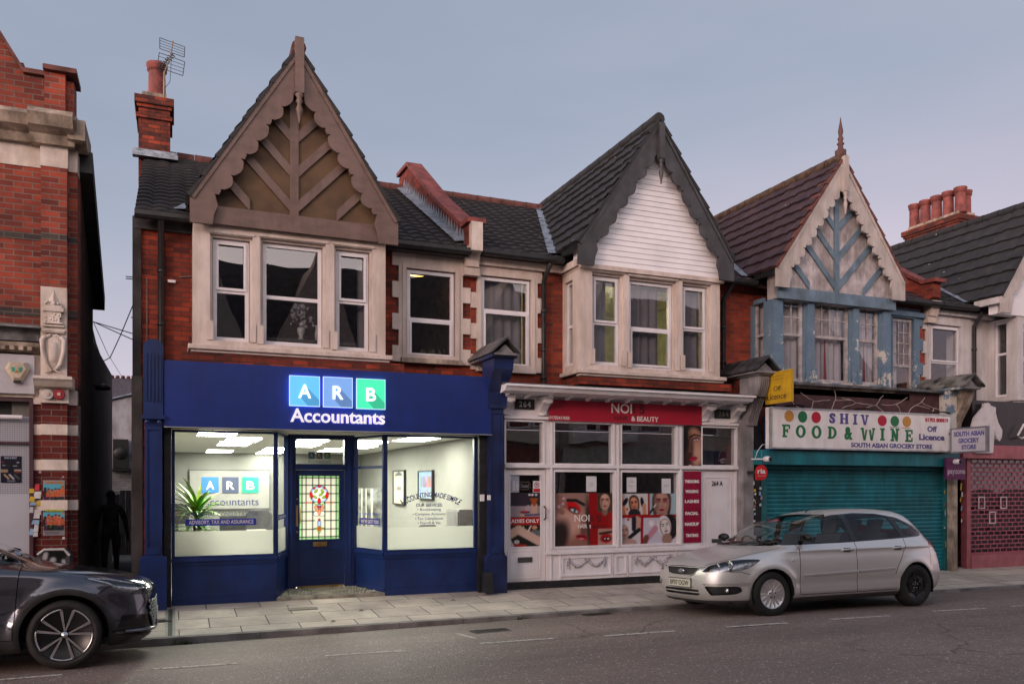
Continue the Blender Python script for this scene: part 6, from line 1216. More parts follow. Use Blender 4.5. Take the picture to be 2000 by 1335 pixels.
# fascia behind the sign: plum board with cracked pattern, blue side
a0,a1=PX(1541,12.9),PX(1858,12.9);zu,zl=PZ(1545,752,12.9),z1-.06
pr_=thing('fascia_board','plum fascia with pale cracked lines above the grocery box sign','fascia',(a0,12.9,zl));mb=MB();mb.box(a0-.35,a1,12.88,13.1,zl-.4,zu);mb.build('board',mat('plum_board',(.065,.022,.024),.6,var=.2),pr_)
mb=MB();rngc=np.random.default_rng(3);x=a0+.05;y_=12.872
while x<a1-.3:
 c=Vector((x,y_,(zl+zu)/2+rngc.uniform(-.05,.05)));r=.0
 for k in range(3):
  an=rngc.uniform(0,2*pi)if k==0 else an+2*pi/3+rngc.uniform(-.4,.4);p=c.copy();pts=[p.copy()]
  for q in range(5):p+=Vector((cos(an)*.085,0,sin(an)*.05));p.z=min(max(p.z,zl+.03),zu-.03);an+=rngc.uniform(-.35,.35);pts.append(p.copy())
  mb.tube(pts,.007,5)
 x+=.55
mb.build('crack_pattern',mat('pale_crack',(.5,.42,.40),.6),pr_)
mb=MB();mb.box(a0-.3,a1+.02,12.74,13.1,zu+.001,zu+.05);mb.build('capping',LEAD,pr_)
for u in(1555,1690,1838): # sign lamps' arms
 xx=PX(u,12.6);mb=MB();mb.tube([(xx,12.87,z1+.08),(xx,12.55,z1+.07),(xx+.05,12.42,z1+.03)],[.02,.014,.03],6);tag(mb.build('sign_lamp',BLACK),{1555:'unlit lamp arm over the left end of the grocery box sign',1690:'unlit lamp arm over the middle of the grocery box sign',1838:'unlit lamp arm over the right end of the grocery box sign'}[u],'sign lamp')
TEAL=mat('teal_shutter_paint',(.008,.17,.215),.4,var=.15,scale=2,stain=.3);TEALD=mat('dull_teal',(.012,.12,.135),.5,var=.15,stain=.2)
sh=thing('roller_shutter','closed teal roller shutter of the grocery under its housing','shutter',(PX(1488,12.8),12.8,-.05));hx0,hx1=PX(1484,12.6),PX(1871,12.6);hz0,hz1=PZ(1500,907,12.6),PZ(1500,878,12.6)
mb=MB();mb.box(hx0,hx1,12.55,12.86,hz0,hz1);mb.build('shutter_housing',TEAL,sh,bevel=.01)
s0,s1=PX(1494,12.86),PX(1841,12.86);mb=MB();z=-.08;vs=[];k=0
while z<hz0+.02:
 for q,dy in((0,.012),(.018,.0),(.05,-.004),(.070,.004),(.078,.014)):vs+=[(s0,12.86+dy,z+q),(s1,12.86+dy,z+q)]
 z+=.083
mb.add(vs,[(2*i,2*i+1,2*i+3,2*i+2)for i in range(len(vs)//2-1)]);mb.build('curtain_slats',TEAL,sh)
for a,b in((PX(1488,12.8),s0),(s1,PX(1850,12.8))):mb=MB();mb.box(a,b,12.80,12.9,-.15,hz0);mb.build('guide_rail',TEALD,sh)
mb=MB();mb.box(s0,s1,12.84,12.88,-.13,-.03);mb.build('bottom_bar',TEALD,sh)
stickers([(1485,953,7,6,0),(1484,963,6,8,3),(1487,971,5,9,2),(1485,985,6,6,0)],12.79,'stickers on the left shutter rail','on the left rail of the teal shutter')
stickers([(1845,960,4,8,1),(1845,985,3,5,4),(1846,1000,3,14,0),(1845,1030,4,4,0),(1847,1062,3,16,1)],12.79,'stickers on the right shutter rail','on the right rail of the teal shutter')
mb=MB();mb.box(PX(1480,12.95),XP3,YS,YW+.3,-.2,3.3);mb.build('lower_wall',BRK_D,H3);mb=MB();mb.box(PX(1505,12.95)-.15,PX(1505,12.95)-.02,12.75,12.99,2.4,3.1);mb.build('blue_side_panel',mat('bright_blue',(.03,.13,.38),.5),H3)
# posts at the right of the shutter
a,b=PX(1848,12.9),PX(1856,12.9);mb=MB();mb.box(a,b,12.86,13.0,-.2,3.0);mb.build('blue_post',mat('deep_teal',(.01,.05,.08),.6),H3)
a,b=PX(1858,12.7),PX(1870,12.7);mb=MB();mb.box(a,b,12.7,12.95,-.2,2.6);mb.build('pilaster',CORN,H3)
cA,cB=PX(1868,12.5),PX(1893,12.5);mb=MB();P=[(12.42,3.78),(13.0,3.78),(13.0,2.9),(12.78,2.9)]+[(12.78-.36*math.sin(pi/2*t_)**1.6,2.9+.88*t_)for t_ in lin(.1,.95,8)];mb.prism(P,cA+.16,cB+.04,axis='x');mb.build('console_bracket',CORN,H3)
mb=MB();mb.box(cA-.05,cA+.155,12.62,13.0,2.9,3.78);mb.build('console_side',PEEL,H3);mb=MB();mb.box(cA-.08,cB+.1,12.34,13.02,3.781,3.84);mb.build('console_cap',PEEL,H3)
console_roof(H3,(cA+cB)/2+.02,12.22,13.6,4.07,.3,.24,mat('weathered_zinc',(.13,.12,.11),.8,var=.5,scale=5,bump=.5))
# projecting signs
def proj_sign(name,label,X,u0,u1,vt,vb,m,rim,words,lm,th=.06,cat='projecting sign',bold=.015):
 yb,yf=PYx(u0,X),PYx(u1,X);zt,zb=PZx(u0,vt,X),PZx(u0,vb,X);t=thing(name,label,cat,(X,yb,zb));mb=MB();mb.box(X,X+th,yf,yb,zb,zt);mb.build('panel',m,t)
 if rim:
  mb=MB()
  for a,b,c,d in((yf-.01,yf+.02,zb-.01,zt+.01),(yb-.02,yb+.01,zb-.01,zt+.01),(yf+.02,yb-.02,zb-.01,zb+.02),(yf+.02,yb-.02,zt-.02,zt+.01)):mb.box(X-.012,X+th+.012,a,b,c,d)
  mb.build('rim',rim,t)
 mb=MB()
 for s,a,b,c,d in words:text_into(mb,s,(a,b,c,d),lambda p,q,e:(X-.002-e,yb-(yb-yf)*p,zb+(zt-zb)*q),depth=.002,bold=bold)
 mb.build('lettering',lm,t);return t,yb,yf,zb,zt
t,yb,yf,zb,zt=proj_sign('projecting_sign','yellow sign reading Off Licence sticking out above the grocery',10.38,1495,1545,731,790,mat('yellow_sign',(.55,.33,.015),.45,var=.08,stain=.15),None,[('Off',.33,.62,.40,.56),("'Licence",.02,.82,.13,.33)],mat('black_lettering'),bold=0)
mb=MB();mb.box(10.37,10.45,yf-.004,yb+.004,zt,zt+.015);mb.build('top_edge',mat('yellow_edge',(.6,.4,.05)),t);mb=MB();mb.tube([(10.41,yb,zb+.1),(10.41,12.95,zb+.05)],.02,6);mb.build('arm',BLACK,t)
mb=MB()
for q in(.86,.76):mb.box(10.3775,10.379,yb-(yb-yf)*.75,yb-(yb-yf)*.12,zb+(zt-zb)*q,zb+(zt-zb)*(q+.035))
mb.box(10.3775,10.379,yb-(yb-yf)*.1,yb-(yb-yf)*.06,zb+(zt-zb)*.62,zb+(zt-zb)*.66);mb.build('faded_print',mat('faded_yellow',(.38,.22,.02)),t)
t,yb,yf,zb,zt=proj_sign('projecting_sign','grey sign reading SOUTH ASIAN GROCERY STORE sticking out right of the box sign',15.05,1857,1927,837,884,mat('sign_grey_white',(.46,.44,.48),.45,var=.03),mat('grey_frame',(.2,.2,.23),.4,.4),[('SOUTH ASIAN',.09,.94,.66,.86),('GROCERY',.22,.80,.38,.58),('STORE',.31,.72,.12,.31)],PUR,bold=.045)
mb=MB();mb.tube([(15.08,yb,zt-.1),(15.08,12.8,zt-.1)],.025,6);mb.build('arm',BLACK,t)
t=thing('hanging_sign','round red sign reading ria on the black post','sign');Y=12.52;c=(PX(1488,Y),PZ(1488,922,Y));t.location=(c[0],Y,c[1]);n=30;rx=(PX(1499,Y)-PX(1477,Y))/2;rz=rx*1.08;P=[(c[0]+rx*cos(2*pi*k/n),c[1]+rz*sin(2*pi*k/n))for k in range(n)]
P=[(a,b)if not(a<c[0]and b<c[1])else(max(c[0]-rx,c[0]-rx),b)if False else(a,b)for a,b in P];mb=MB();mb.prism(P,Y,Y+.03);mb.prism([(c[0]-rx,c[1]-rz),(c[0],c[1]-rz),(c[0],c[1]),(c[0]-rx,c[1])],Y+.0005,Y+.029);mb.build('disc',mat('sign_bright_red',(.55,.012,.015),.4),t);lettering('ria',c[0]-rx*.75,c[0]+rx*.62,c[1]-rz*.15,c[1]+rz*.5,Y-.001,WL,t,bold=.02);mb=MB();mb.box(c[0]-rx*.8,c[0]+rx*.62,Y-.003,Y-.0005,c[1]-rz*.48,c[1]-rz*.40);mb.build('underline',mat('pale_red',(.7,.3,.25)),t);mb=MB();mb.box(c[0]-rx*.9,c[0]-rx*.7,Y+.03,12.83,c[1]-.03,c[1]+.03);mb.build('arm',BLACK,t)
t=thing('hanging_sign','purple sign reading payzone under the right camera','sign');Y=12.45;x0,x1,z0,z1_=PX(1849,Y),PX(1886,Y),PZ(1849,936,Y),PZ(1849,893,Y);t.location=(x0,Y,z0);mb=MB();mb.box(x0,x1,Y,Y+.05,z0,z1_);mb.build('panel',mat('purple_sign',(.10,.01,.075),.4),t);lettering('payzone',x0+.03,x1-.02,PZ(1852,928,Y),PZ(1852,917,Y),Y-.001,mat('lilac_letter',(.5,.42,.5)),t,bold=.01);mb=MB();mb.box(x0+.05,x0+.1,Y+.05,12.9,z1_-.1,z1_-.05);mb.build('arm',BLACK,t)
def cctv(label,u,v,Y,d=(0,-1)):
 x,z=PX(u,Y),PZ(u,v,Y);t=thing('security_camera',label,'camera',(x,Y,z));mb=MB();mb.lathe([(.0,-.10),(.045,-.09),(.055,-.04),(.055,.03),(.04,.055),(0,.06)],(x,Y,z),axis='y',n=16);mb.build('body',UPVC,t);mb=MB();mb.lathe([(.036,-.03),(.04,0),(.0,.002)][::1],(x+.01,Y-.085,z),axis='y',n=14);mb.build('lens',BLACK,t);mb=MB();mb.tube([(x+d[0]*.0,Y+.02,z),(x+d[0],Y+.1,z),(x+d[0]*1.2,Y+.14,z)],.014,6);mb.build('bracket',UPVC,t);return x,z
x,z=cctv('white bullet camera on a long bracket at the left end of the teal housing',1497,896,12.42,(-.2,0));cctv('white bullet camera at the right end of the teal housing',1867,901,12.42,(.05,0))
mb=MB();mb.tube([(x-.2,12.5,z),(x-.16,12.48,z+.15),(x-.05,12.48,z+.27),(x+.08,12.48,z+.28)],.006,5);tag(mb.build('camera_cable',UPVC),'white looping cable above the left camera','cable')

# ------------------------------------------------------------------ pink shop
PINK=mat('pink_paint',(.42,.125,.15),.45,var=.08,stain=.2)
q0=PX(1882,YS);mb=MB();za,zb_=PZ(1940,895,12.8),PZ(1940,869,12.8);mb.box(PX(1880,12.8),XP4,12.78,13.0,za,zb_);mb.box(q0-.02,q0+.1,12.9,13.05,-.2,za);mb.box(q0+.1,XP4,12.88,13.05,-.12,.22);mb.build('shopfront_frame',PINK,H4)
t=thing('shop_sign','black fascia with white cut-out figure over the pink shop','shop sign',(q0,12.84,zb_));mb=MB();ztop=PZ(1940,783,12.84);mb.box(PX(1899,12.84),XP4,12.84,13.1,zb_+.001,ztop);mb.build('sign_panel',mat('black_fascia',(.022,.020,.024),.35),t)
Y=12.72
def uvp(L,Y):return[(PX(u,Y),PZ(u,v,Y))for u,v in L]
mb=MB();s=[(1899,832),(1904,815),(1914,803),(1921,795),(1922,787),(1932,786),(1936,792),(1945,795),(1945,806),(1950,825),(1958,840),(1957,853),(1953,861),(1948,857),(1944,848),(1943,838),(1940,884),(1905,884)]
r=delaunay_2d_cdt([Vector(p)for p in uvp(s,Y)],[],[list(range(len(s)))],1,1e-5);k=len(r[0]);mb.add([(v[0],Y,v[1])for v in r[0]]+[(v[0],Y+.05,v[1])for v in r[0]],[tuple(f)for f in r[2]]+[tuple(i+k for i in f[::-1])for f in r[2]]);P=uvp(s,Y);n=len(P);mb.add([(a,Y,b)for a,b in P]+[(a,Y+.05,b)for a,b in P],[(i,(i+1)%n,(i+1)%n+n,i+n)for i in range(n)]);mb.build('white_figure',mat('white_foam',(.66,.61,.62),.6,var=.06),t)
mb=MB();mb.tube([(*[c for c in(PX(2000,Y),Y,PZ(2000,828,Y))],),(PX(1988,Y),Y,PZ(1988,850,Y)),(PX(1994,Y),Y,PZ(1994,856,Y)),(PX(2012,Y),Y,PZ(2012,850,Y))],.025,6);mb.build('white_lettering',mat('white_foam'),t)
mb=MB();mb.box(XP3,XP4,YS+.5,YW+.3,2.7,3.3);mb.build('lower_wall',STONE_W,H4)
sh=thing('roller_grille','pink punched brick-pattern roller grille over the pink shop window','shutter',(q0,YS,.2));mb=MB();z=.24;row=0;X1_=XP4
GR=mat('pink_grille',(.36,.085,.12),.45,var=.1,scale=4)
while z<za:
 mb.box(q0+.1,X1_,YS-.03,YS-.015,z,z+.028);x=q0+.12+(row%2)*.09
 while x<X1_-.1:mb.box(x,x+.02,YS-.029,YS-.016,z+.029,z+.094);x+=.2
 z+=.095;row+=1
mb.build('grille',GR,sh);mb=MB();mb.box(q0+.1,X1_,YS-.05,YS,.221,.239);mb.build('bottom_bar',PINK,sh)
mb=MB();mb.box(q0+.1,X1_,YS+.06,YS+.075,.25,za-.02);mb.build('shop_pane',glass('pink_shop_pane',(.6,.6,.62),1.0),H4)
room(H4,XP3+.2,XP4-.1,YS+.2,17,.0,2.7,mat('pink_shop_wall',(.26,.10,.13),.9))
for i,(u,v)in enumerate(((1917,981),(1960,981),(1938,1010))):
 Yp=YS-.036;x0,x1,z0,z1_=PX(u-6.5,Yp),PX(u+6.5,Yp),PZ(u,v+12,Yp),PZ(u,v+-12,Yp);mb=MB();frame_strips(mb,x0,x1,z0,z1_,.028,Yp-.01,Yp);tag(mb.build('letter_plate',mat('pale_pink_plate',(.6,.45,.48),.4)),('upper left','upper right','lower middle')[i]+' of the three pale frames on the pink grille','grille frame')
bag=mat('printed_quilt',(.55,.42,.46),.8,var=.5,scale=14,col2=(.30,.03,.07));pk=mat('pink_bedding',(.50,.22,.26),.85,var=.15)
def bundle(label,u,v,w,h,m,Y=13.55,tilt=0,sag=.15):
 x,z=PX(u,Y),PZ(u,v,Y);mb=MB();n=14;vs=[]
 for j in range(n+1):
  for i in range(n+1):
   a,b=i/n*2-1,j/n*2-1;e=max(0,1-a*a)**.35*max(0,1-b*b)**.35;xx=a*w/2;zz=b*h/2;vs.append((x+xx*cos(tilt)-zz*sin(tilt),Y-sag*e+.02*math.sin(a*7+b*5),z+xx*sin(tilt)+zz*cos(tilt)+.03*math.sin(a*4)))
 mb.add(vs,[(j*(n+1)+i,j*(n+1)+i+1,(j+1)*(n+1)+i+1,(j+1)*(n+1)+i)for j in range(n)for i in range(n)],0,True)
 mb.add([(a,Y+.04+(Y-b),c)for a,b,c in vs],[((j+1)*(n+1)+i,(j+1)*(n+1)+i+1,j*(n+1)+i+1,j*(n+1)+i)for j in range(n)for i in range(n)],0,True);tag(mb.build('bedding_pack',m),label,'bedding')
bundle('patterned quilt pack leaning in the pink shop window',1905,1030,.55,.5,bag,tilt=.35);bundle('patterned quilt pack lying at the window bottom',1912,1060,.9,.35,bag,Y=13.4);bundle('plain pink bedding in the middle of the shop window',1942,1058,.95,.34,pk);bundle('small patterned pack at the right of the pink window',1978,1062,.7,.26,bag)
stickers([(1877,950,5,18,1),(1879,965,6,12,0),(1876,975,4,10,1),(1878,992,5,12,3),(1880,1004,4,8,4),(1878,1016,4,9,0)],12.88,'stickers on the pink post','on the pink post left of the grille')

# ================================================================== inside the accountants
OFW=mat('office_wall',(.195,.197,.182),.8,var=.02);ZC=2.60;YBK=22.6;XRW=4.80
mb=MB();A=[(XA0+.27,YS+.14,.03),(XRW,YS+.14,.03),(XRW,YBK,.03),(XA0+.27,YBK,.03),(XA0+.27,YS+.14,ZC),(XRW,YS+.14,ZC),(XRW,YBK,ZC),(XA0+.27,YBK,ZC)]
mb.add(A,[(3,2,6,7),(1,5,6,2),(0,3,7,4)],0);mb.add(A[4:],[(3,2,1,0)],2);mb.add([A[i]for i in range(4)],[(0,1,2,3)],1)
# front returns beside the glass
mb.box(XG3+.01,XRW,YS+.12,YS+.139,.03,ZC);mb.box(XA0+.27,XG0-.01,YS+.12,YS+.139,.03,ZC);mb.box(XA0+.27,XRW,YS+.15,YS+.2,ZGT+.05,ZC)
mb.build('office_room',[OFW,mat('office_floor',(.13,.12,.11),.5),mat('office_ceiling',(.62,.62,.58),.8,var=.02)],H1)
LP=glow('led_panel',(1.0,.99,.84),23.0);trim=mat('ceiling_trim',(.6,.6,.56))
for u,v in[(424,845),(473,857),(456,865.5),(428,880),(514,886.5),(541,875.5),(603,860.5),(590,868),(650,878),(811,856),(716,863),(700,871)]:
 Z=(ZC-CH)*F/(HOR-v);X=(u-1000)/F*Z;x,y=X*cos(YAW)+Z*sin(YAW),-X*sin(YAW)+Z*cos(YAW);y=min(y,YBK-.8)
 t=thing('ceiling_light','bright white panel light in the ceiling, %s'%{424:'nearest the left window',473:'second from the left window',456:'third from the left window',428:'farthest back on the left',514:'deep in the room left of the door',541:'seen through the left splayed glass',603:'in front seen above the door',590:'second seen above the door',650:'deepest seen above the door',811:'alone above the right window',716:'nearer one seen above the right splayed glass',700:'farther one seen above the right splayed glass'}[u],'ceiling light',(x,y,ZC),'panel lights in the office ceiling')
 mb=MB();mb.box(x-.29,x+.29,y-.59,y+.59,ZC-.022,ZC-.012);mb.build('diffuser',LP,t);mb=MB();frame_s=[(x-.305,x-.29),(x+.29,x+.305)];[mb.box(a,b,y-.6,y+.6,ZC-.024,ZC-.003)for a,b in frame_s];mb.build('frame',trim,t)
# wall board with the tiles, on the back wall
Y=YBK-.05;t=thing('wall_board','framed wall board with A R B tiles and Accountants on the back wall','wall sign',(PX(370,Y),Y,1));x0,x1,z0,z1=PX(370,Y),PX(527,Y),PZ(370,994,Y),PZ(370,917,Y)
mb=MB();mb.box(x0,x1,Y,Y+.03,z0,z1);mb.build('board',mat('board_white',(.25,.25,.235),.5,var=.03),t);mb=MB();frame_strips(mb,x0-.01,x1+.01,z0-.01,z1+.01,.022,Y-.012,Y-.001);mb.build('frame',mat('dark_edge',(.08,.08,.09)),t)
for ch,u0,u1,c in(('A',394,427,(.03,.16,.48)),('R',434,466,(.045,.06,.12)),('B',473,505,(.01,.42,.20))):
 a,b,c0,c1=PX(u0,Y),PX(u1,Y),PZ(u0,962,Y),PZ(u0,931,Y);mb=MB();mb.box(a,b,Y-.02,Y-.0005,c0,c1);tl=mb.build('letter_tile',mat('tile_paint_'+ch.lower(),c,.4,var=.02),t);w=b-a;lettering(ch,a+w*.26,a+w*.74,c0+w*.22,c0+w*.74,Y-.021,WL,tl,bold=.015)
lettering('Accountants',PX(394,Y),PX(505,Y),PZ(394,987,Y),PZ(394,972,Y),Y-.002,mat('navy_vinyl',(.02,.03,.12),.5),t)
NV=mat('navy_vinyl');BB=mat('blue_band',(.012,.035,.32),.4)
YL=YS+.008
def LG(name,s,u0,u1,v0,v1,m,par,Yp=YL,**k):return lettering(s,PX(u0,Yp),PX(u1,Yp),PZ(u0,v1,Yp),PZ(u0,v0,Yp),Yp,m,par,**k)
t=thing('window_lettering','lettering FREE INITIAL CONSULTATION over a blue band on the left blue shop window','lettering',(PX(360,YL),YL,1.4));LG('l','FREE INITIAL CONSULTATION',362,502,999.5,1009,NV,t);mb=MB();mb.box(PX(362,YL),PX(500.5,YL),YL-.002,YL+.002,PZ(362,1026.5,YL),PZ(362,1013.5,YL));mb.build('band',BB,t);LG('l','ADVISORY, TAX AND ASSURANCE',369,495,1016,1024.5,WL,t,Yp=YL-.004)
t=thing('window_lettering','curved lettering ACCOUNTING MADE SIMPLE above the services list on the right blue shop window','lettering',(PX(782,YL),YL,1.5));mb=MB();a0_,a1_=PX(782,YL),PX(899,YL);zb_=PZ(782,987,YL)
text_into(mb,'ACCOUNTING MADE SIMPLE',(0,1,0,1),lambda a,b,d:(a0_+(a1_-a0_)*a+(b-.5)*.07*(a-.5)*2,YL-d,zb_+.085*b+.135*(1-(2*a-1)**2)),depth=.003,bold=.02);mb.build('lettering',NV,t)
for s,u0,u1,v in(('OUR SERVICES:',812.5,864,985.5),('• Bookkeeping',815,861,994.8),('• Company Accounts',806,870,1003.8),('• Tax Compliance',811,865,1012.5),('• Payroll & Vat',816,860.5,1021)):LG('l',s,u0,u1,v-3.1,v+3.6,NV,t,bold=.022 if s[0]=='O' else.006)
Yt=YD+.015;t=thing('window_lettering','small A R B tiles and Accountants on the glass above the blue door','lettering',(PX(603,Yt),Yt,2.2))
for ch,u0,u1,c in(('A',602,615,(.03,.11,.17)),('R',618,630,(.05,.05,.06)),('B',633,645.5,(.03,.16,.08))):
 a,b,c0,c1=PX(u0,Yt),PX(u1,Yt),PZ(u0,895,Yt),PZ(u0,882,Yt);mb=MB();mb.box(a,b,Yt-.002,Yt+.002,c0,c1);tl=mb.build('letter_tile',mat('sticker_tile_'+ch.lower(),c,.5),t);w=b-a;lettering(ch,a+w*.28,a+w*.72,c0+w*.2,c0+w*.8,Yt-.003,mat('beige_letter',(.4,.38,.28)),tl)
LG('l','Accountants',601.5,646,897,904,NV,t,Yp=Yt)
# bands on the splayed glass
def splay_pt(p,q,f,off=-.006):p,q=Vector((*p,0)),Vector((*q,0));u=(q-p).normalized();n=Vector((-u.y,u.x,0));n=n if n.y>0 else-n;v=p+(q-p)*f+n*off;return v.x,v.y
def splay_sign(label,p,q,f0,f1,z0,z1,words,band=BB,wm=WL,off=-.003):
 a,b=splay_pt(p,q,f0,off),splay_pt(p,q,f1,off);t=thing('window_lettering',label,'lettering',(a[0],a[1],z0));mb=MB();mb.quad((a[0],a[1],z0),(b[0],b[1],z0),(b[0],b[1],z1),(a[0],a[1],z1));mb.build('band',band,t);mb=MB()
 for s,c0,c1,d0,d1 in words:text_into(mb,s,(c0,c1,d0,d1),lambda A_,B_,d:(*splay_pt(p,q,f0+(f1-f0)*A_,off-.002-d),z0+(z1-z0)*B_),depth=.002,bold=.01)
 mb.build('lettering',wm,t);return t
pR,qR=(XJ1,YD-.02),(XG2,YS);zc0,zc1=PZx(720,1023,3.0),PZx(720,1011,3.0)
splay_sign("blue band reading WE'VE GOT YOU on the right splayed glass",pR,qR,.2,.86,zc0,zc1,[("WE'VE GOT YOU",.06,.94,.2,.8)])
a,b=splay_pt(pR,qR,.16),splay_pt(pR,qR,.86);t=thing('window_lettering','small line of blue lettering above the band on the right splayed glass','lettering',(a[0],a[1],zc1+.05));mb=MB();text_into(mb,'For Complete Services',(0,1,0,1),lambda A_,B_,d:(*splay_pt(pR,qR,.16+.7*A_,-.005-d),zc1+.04+.06*B_),depth=.002);mb.build('lettering',BB,t)
pL,qL=(XG1,YS),(XJ0,YD-.02)
splay_sign('small blue band on the left splayed glass',pL,qL,.12,.9,PZx(548,1014,1.55),PZx(548,1004,1.55),[('ADVICE',.1,.9,.25,.75)])
# framed pictures on the right wall
def wallpic(label,u0,u1,v0,v1,paint,fr):
 X=XRW-.03;ya,yb=PYx(u0,X),PYx(u1,X);z1=PZx(u1,v0,X);z0=PZx(u1,v1,X);t=thing('framed_picture',label,'picture',(X,ya,z0));mb=MB()
 for a,b,c,d in((yb,yb+.03,z0,z1),(ya-.03,ya,z0,z1),(yb+.03,ya-.03,z0,z0+.03),(yb+.03,ya-.03,z1-.03,z1)):mb.box(X-.03,X+.03,a,b,c,d)
 mb.build('frame',BLACK,t);pc=Pic(0,abs(ya-yb),0,z1-z0,0,60);paint(pc);pc.build('print',t,place=lambda a,b:(X-.01,ya-(ya-yb)*a,z0+(z1-z0)*b))
def cert(p):p.bg((.60,.52,.42));p.rect(.1,.9,.06,.94,(.66,.62,.52));p.rect(.2,.8,.84,.9,(.12,.16,.2));p.line(.2,.85,.5,.94,.03,(.12,.16,.2));p.line(.8,.85,.5,.94,.03,(.12,.16,.2));[p.rect(.3+.1*k,.38+.1*k,.42,.54,c)for k,c in enumerate(((.05,.2,.5),(.4,.1,.1),(.1,.3,.2),(.05,.1,.3)))];[p.rect(.25,.75,.6+.05*k,.61+.05*k,(.3,.28,.25))for k in range(3)]
def city(p):
 p.bg((.35,.42,.52),(.25,.40,.60));r_=np.random.default_rng(5)
 for k in range(26):a=r_.uniform(.05,.95);h=r_.uniform(.5,.85);p.rect(a-.03,a+.03,.42,h,tuple(r_.uniform(.1,.5,3)*np.array([1.2,.8,.9])))
 for k in range(40):a=r_.uniform(.05,.95);p.rect(a-.012,a+.012,r_.uniform(.05,.2),r_.uniform(.25,.42),tuple(r_.uniform(.05,.6,3)))
wallpic('narrow framed certificate on the right office wall',769,791,917,986,cert,None);wallpic('framed colourful harbour picture on the right office wall',818,846,917,976,city,None)
# furniture
GREY=mat('dark_grey_fabric',(.055,.055,.06),.9);DESK=mat('pale_desk',(.18,.16,.13),.5)
def desk(label,x0,x1,y0,y1,h=.74):
 t=thing('office_desk',label,'desk',((x0+x1)/2,(y0+y1)/2,.03));mb=MB();mb.box(x0,x1,y0,y1,h,h+.03);mb.build('desktop',DESK,t)
 for a in(x0+.03,x1-.06):mb=MB();mb.box(a,a+.03,y0+.05,y1-.05,.03,h);mb.build('side_panel',DESK,t)
 mb=MB();mb.box(x0+.07,x1-.07,y0+.06,y0+.08,.25,h);mb.build('modesty_panel',DESK,t)
def screen(label,u,v,Y,w=.55,h=.33):
 x,z=PX(u,Y),PZ(u,v,Y);t=thing('computer_monitor',label,'monitor',(x,Y,z-h/2-.12));mb=MB();mb.box(x-w/2,x+w/2,Y,Y+.03,z-h/2,z+h/2);mb.build('screen',BLACK,t);mb=MB();mb.box(x-.03,x+.03,Y+.031,Y+.06,z-h/2-.12,z);mb.box(x-.1,x+.1,Y-.02,Y+.12,z-h/2-.14,z-h/2-.12);mb.build('stand',BLACK,t)
def chair(label,u,Y,zt=1.05,w=.5):
 x=PX(u,Y);t=thing('office_chair',label,'chair',(x,Y,.03));mb=MB();n=8;P=[(-w/2,.55),(w/2,.55),(w/2,zt-.12),(w/2-.1,zt),(-w/2+.1,zt),(-w/2,zt-.12)];mb.prism([(x+a,b)for a,b in P],Y+.2,Y+.27);mb.build('backrest',GREY,t,bevel=.02)
 mb=MB();mb.box(x-w/2,x+w/2,Y-.25,Y+.22,.44,.52);mb.build('seat',GREY,t,bevel=.02);mb=MB();mb.tube([(x,Y,.44),(x,Y,.12)],.03,8)
 for k in range(5):a=2*pi*k/5;mb.tube([(x,Y,.13),(x+.28*cos(a),Y+.28*sin(a),.07)],.02,6)
 mb.build('base',BLACK,t)
desk('long pale desk behind the left window',PX(430,18.6),PX(524,18.6),18.6,19.3);screen('black monitor left of the wall board',345,1003,17.5,.45,.4);screen('black monitor on the desk at the right of the left window',455,1022,18.7)
chair('dark high-backed chair at the right of the left window',508,19.6,1.2,.6);chair('dark office chair behind the middle of the left window',470,19.9,1.0,.6);chair('black office chair hidden behind the frosted band of the right window',842,15.0,1.0,.5)
t=thing('cabinet','white cabinet against the right wall behind the services list','cabinet',(XRW-.15,13.8,.03));mb=MB();mb.box(XRW-.24,XRW-.01,13.45,14.15,.03,1.34);mb.build('carcass',mat('cabinet_white',(.24,.24,.235),.4),t);mb=MB();mb.box(XRW-.26,XRW-.2405,13.48,14.1,.06,1.30);mb.build('door',mat('cabinet_door',(.2,.2,.2),.4),t)
mb=MB();ya_,yb_=16.0,16.06;x0,x1=PX(701,16.5),PX(747,16.5);mb.box(x0,x1,16.5,16.54,PZ(720,1031,16.5),PZ(720,953,16.5));t=thing('notice_panel','grey photo panel seen through the right splayed glass','panel',(x0,16.5,.9));mb.build('panel',mat('grey_photo',(.16,.17,.16),.4,var=.5,scale=5),t);mb=MB();[mb.box(x0+(x1-x0)*k,x0+(x1-x0)*k+.02,16.485,16.499,PZ(720,1031,16.5),PZ(720,953,16.5))for k in(.1,.28,.5,.55)];mb.build('mullions',mat('pale_line',(.45,.45,.4)),t);mb=MB();mb.box(x0+.1,x1-.1,16.52,16.6,.03,PZ(720,1031,16.5));mb.build('stand',DESK,t)
# dracaena behind the left window
LEAF=mat('glossy_leaf',(.17,.45,.05),.4,var=.4,scale=9,col2=(.05,.2,.02));LEAFY=mat('yellow_green_leaf',(.30,.36,.05),.4,var=.3,scale=9,col2=(.12,.22,.03))
t=thing('potted_plant','tall dracaena with arching green leaves behind the left shop window','plant',(PX(382,13.6),13.62,.03));x0,y0=PX(382,13.62),13.62
mb=MB();mb.lathe([(.13,.03),(.18,.05),(.2,.38),(.22,.40),(.22,.43),(.19,.43),(.18,.38)],(x0,y0,0),n=20);mb.build('pot',mat('white_pot',(.6,.6,.58),.3),t)
mb=MB();mb.tube([(x0,y0,.38),(x0+.01,y0,.8),(x0-.02,y0,1.15),(x0+.03,y0,1.42)],[.025,.022,.02,.015],8);mb.tube([(x0,y0,.7),(x0+.1,y0+.02,.9),(x0+.08,y0,1.05)],[.018,.015,.012],7);mb.build('stem',mat('woody_stem',(.20,.15,.08),.8),t)
mb=MB();rp=np.random.default_rng(11)
